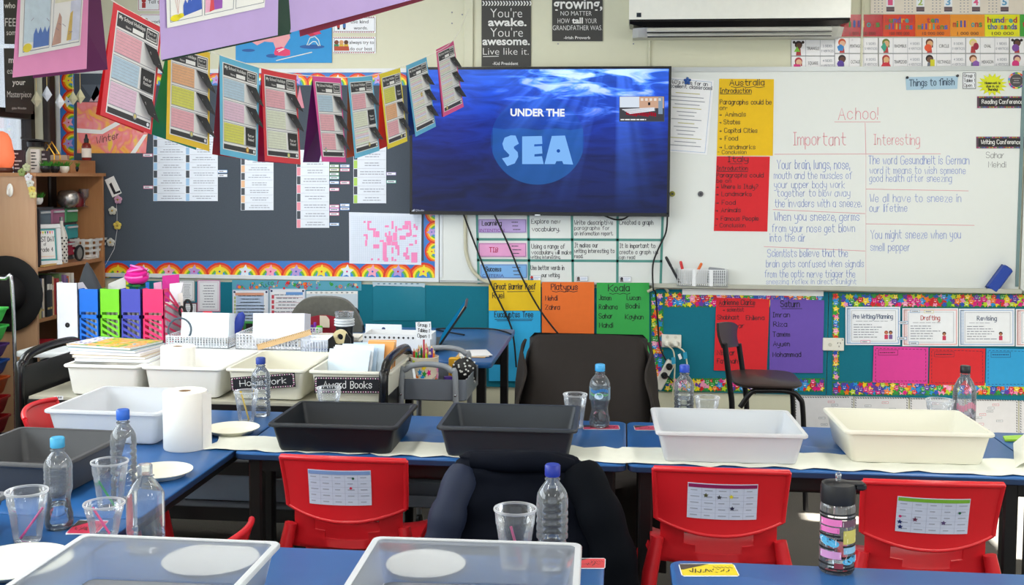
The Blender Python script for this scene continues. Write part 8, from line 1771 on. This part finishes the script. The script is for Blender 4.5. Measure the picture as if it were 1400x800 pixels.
# nearer folders on a second string
def folder(lab, q, Yl, Yr, col, back, bq, sq=None, kind=0, dY=.16):
    P4 = strip_quad(q, Yl, Yr); c = P4[0].lerp(P4[1], .5); t = thing('hanging_folder', lab, 'folder', c, 0, 'large folders hung near the camera'); off = c; mp = quadmap(*P4); tab_panel('front_cover', t, off, P4, M(col, .6))
    tag(tab_panel('back_cover', t, off, [P4[0]+Vector((0, .003, 0)), P4[1]+Vector((0, .003, 0)), DP(*bq[1], Yr+dY), DP(*bq[0], Yl+dY)], M(back, .6)), None)
    if sq:
        nn = (P4[1]-P4[0]).cross(P4[2]-P4[0]).normalized(); nn = -nn if nn.y > 0 else nn; S4 = [EYE+ray(*p)*((P4[0]-EYE).dot(nn)/ray(*p).dot(nn))+nn*.003 for p in sq]; S = quadmap(*S4); tab_panel('drawing_sheet', t, off, S4, M('f4f3ee', .6), .001); b = MB()
        B = lambda c: M(c, .7, var=.15, scale=60)
        if kind == 1:
            for u0, u1 in ((.06, .48), (.52, .98)): outline(b, S, u0, .53, u1, .97, .006, GREYINK, .0004)
            outline(b, S, .06, .02, .98, .49, .006, GREYINK, .0004)
            rect(b, S, .07, .54, .47, .90, B('d0e2ec'), .0003); poly(b, S, [(.22, .95)]+[(.22+.035*i, .84-(.05 if i % 2 else 0)) for i in range(8)]+[(.47, .95)], B('5f7fc0'), .0006); disc(b, S, .13, .94, .07, B('ecd84a'), .0006, .035)
            poly(b, S, [(.52, .96), (.57, .82), (.62, .70), (.66, .74), (.67, .95)], B('c8a090'), .0005); rect(b, S, .54, .54, .97, .62, B('e8e6cc'), .0003); rect(b, S, .80, .62, .97, .95, B('d8dcec'), .0003); poly(b, S, [(.76, .94), (.80, .72), (.84, .70), (.84, .94)], B('d8b868'), .0006)
            rect(b, S, .32, .0, .46, .48, B('c89ab0'), .0004); [rect(b, S, .32, .06*i, .46, .06*i+.025, B('a8688a'), .0006) for i in range(8)]; rect(b, S, .48, .02, .96, .46, B('ecd8cc'), .0003); poly(b, S, [(.62, .30), (.64, .2), (.66, .3)], B('d84a4a'), .0006)
            for i in range(18): x, y = random.uniform(.1, .9), random.uniform(.04, .9); line(b, S, x, y, x+random.uniform(.02, .07), y+random.uniform(-.03, .03), .004, M('8a7a8a'), .0009)
        else:
            for u0, u1 in ((.03, .34), (.36, .66), (.68, .99)): outline(b, S, u0, .62, u1, .96, .005, GREYINK, .0004)
            poly(b, S, [(.155, .93)]+[(.155+.019*i, .84-(.045 if i % 2 else 0)-.006*i) for i in range(10)]+[(.335, .90)], B('3f62c0'), .0006); disc(b, S, .08, .93, .05, B('f0e02a'), .0007, .028); disc(b, S, .13, .92, .03, B('f0e02a'), .0007, .02)
            poly(b, S, [(.07+.055*(math.cos(R(a)))*.62+.03, .76-.075*math.sin(R(a))) for a in range(-10, 200, 15)], B('e0323a'), .0006); [line(b, S, .08+.02*i, .78, .105, .90, .003, M('d8a8a0'), .0007) for i in range(3)]
            rect(b, S, .42, .55, .54, .93, B('9c5ab8'), .0006); rect(b, S, .37, .64, .42, .94, B('f0b0cc'), .0005); poly(b, S, [(.41, .94), (.42, .84), (.445, .80), (.46, .93)], B('e0505a'), .0008); rect(b, S, .72, .58, .765, .86, B('e03a42'), .0006)
            for i in range(4): line(b, S, .16+.03*i, .66, .175+.03*i, .70-.015*(i % 2), .004, M('6a6a72'), .0008)
        b.build('drawing', t, off, 0)
    return t
folder('large pink folder with a drawing sheet at the top left', [(32, -120), (124, -130), (118, 94), (17, 106)], 2.20, 2.36, 'f49ccb', '6a2a5c', [(45, 107), (147, 95)], [(30, -95), (119, -105), (108, 62), (24, 78)], 1)
folder('large lilac folder with a drawing sheet at the top', [(214, -140), (382, -170), (379.5, 48), (220, 82)], 1.75, 1.98, 'c3a9e0', '123a2a', [(222, 84), (398, 46)], [(222, -125), (372, -150), (360, 10), (227, 38.5)], 2, .05)
folder('second large lilac folder cut off by the top of the frame', [(386, -170), (590, -220), (592, -8), (389, 46.5)], 2.02, 2.26, 'c3a9e0', '8a1a3a', [(410, 50), (615, -10)], None, 0, .06)
b = MB(); P_ = smooth_path([DP(-20, -118, 2.15), DP(32, -120, 2.20), DP(124, -130, 2.36), DP(214, -140, 1.76)], 4); b.tube(P_[:9], .0015, M('e8e4da', .7), 5); tag(b.build('string', None, P_[0], 60), 'string above the frame carrying the pink folder', 'string')
b = MB(); P_ = [DP(190, -140, 1.70), DP(214, -141, 1.75), DP(382, -171, 1.98), DP(386, -171, 2.02), DP(590, -221, 2.26), DP(640, -235, 2.35)]; b.tube(P_, .0015, M('e8e4da', .7), 5); tag(b.build('string', None, P_[0], 60), 'string above the frame carrying the lilac folders', 'string')
# paper diamonds on threads by the window
for k, (x, y0, y1, c, lab) in enumerate(((50, 124, 147, 'c8c2a4', 'beige paper diamond, leftmost of the hanging ornaments'), (64.5, 117, 139, 'dfe6f2', 'white paper diamond second from the window'), (82, 128, 149, 'e8ecf0', 'white paper diamond before the bright wall edge'), (100, 124, 144, 'c4bf9c', 'beige folded paper diamond beside the rainbow border'), (110, 121, 142, 'd2cda4', 'cream folded paper diamond nearest the red holiday card'))):
    Y = 5.60+.03*k; a, c0 = DP(x, y0, Y), DP(x, y1, Y); t = thing('paper_diamond', lab, 'ornament', c0, 0, 'paper diamonds on threads'); h = a.z-c0.z; w = h*.34; b = MB()
    V = [Vector((0, 0, 0)), Vector((w, 0, h*.42)), Vector((0, 0, h)), Vector((-w, 0, h*.42)), Vector((0, -.018, h*.42)), Vector((0, .018, h*.42))]; b.add(V, [[0, 1, 4], [1, 2, 4], [2, 3, 4], [3, 0, 4], [1, 0, 5], [2, 1, 5], [3, 2, 5], [0, 3, 5]], M(c, .7)); b.build('diamond', t, smooth=0); b = MB(); b.tube([(0, 0, h), (0, 0, 2.70-c0.z)], .0016, M('d8c07a', .7), 5); b.build('thread', t)
# black quote posters in the window
def xwin(x, y, l=0.0): p_ = XP(x, y, XL+.004); p_.x += l; return p_
def winposter(lab, pts, lines):
    P = Flat('quote_poster', lab, 'poster', pts, CHALK, 0, .002, None, xwin)
    for s, a, c, y, h, k in lines: P.bold(s, a, c, y, h, W2, b=k, k=3)
    P.done()
winposter('dark grey quote poster in the window with the word FEEL', [(4, -30), (45, -22), (45, 61), (6, 60)], (('who make', 5, 40, 11, 8, .02), ('FEEL', 6, 26, 36, 12, .0), ('something', 8, 40, 48, 8, 0)))
winposter('dark grey quote poster in the window reading make your Masterpiece', [(5, 66), (45, 66), (45, 156), (7.5, 153)], (('make', 11, 32, 86, 9, .02), ('each day', 9, 40, 101, 9, -.01), ('your', 16, 34, 116, 8, .02), ('Masterpiece', 9, 42, 133, 9, -.01), ('-John Wooden', 15, 35, 149.5, 3.5, 0)))
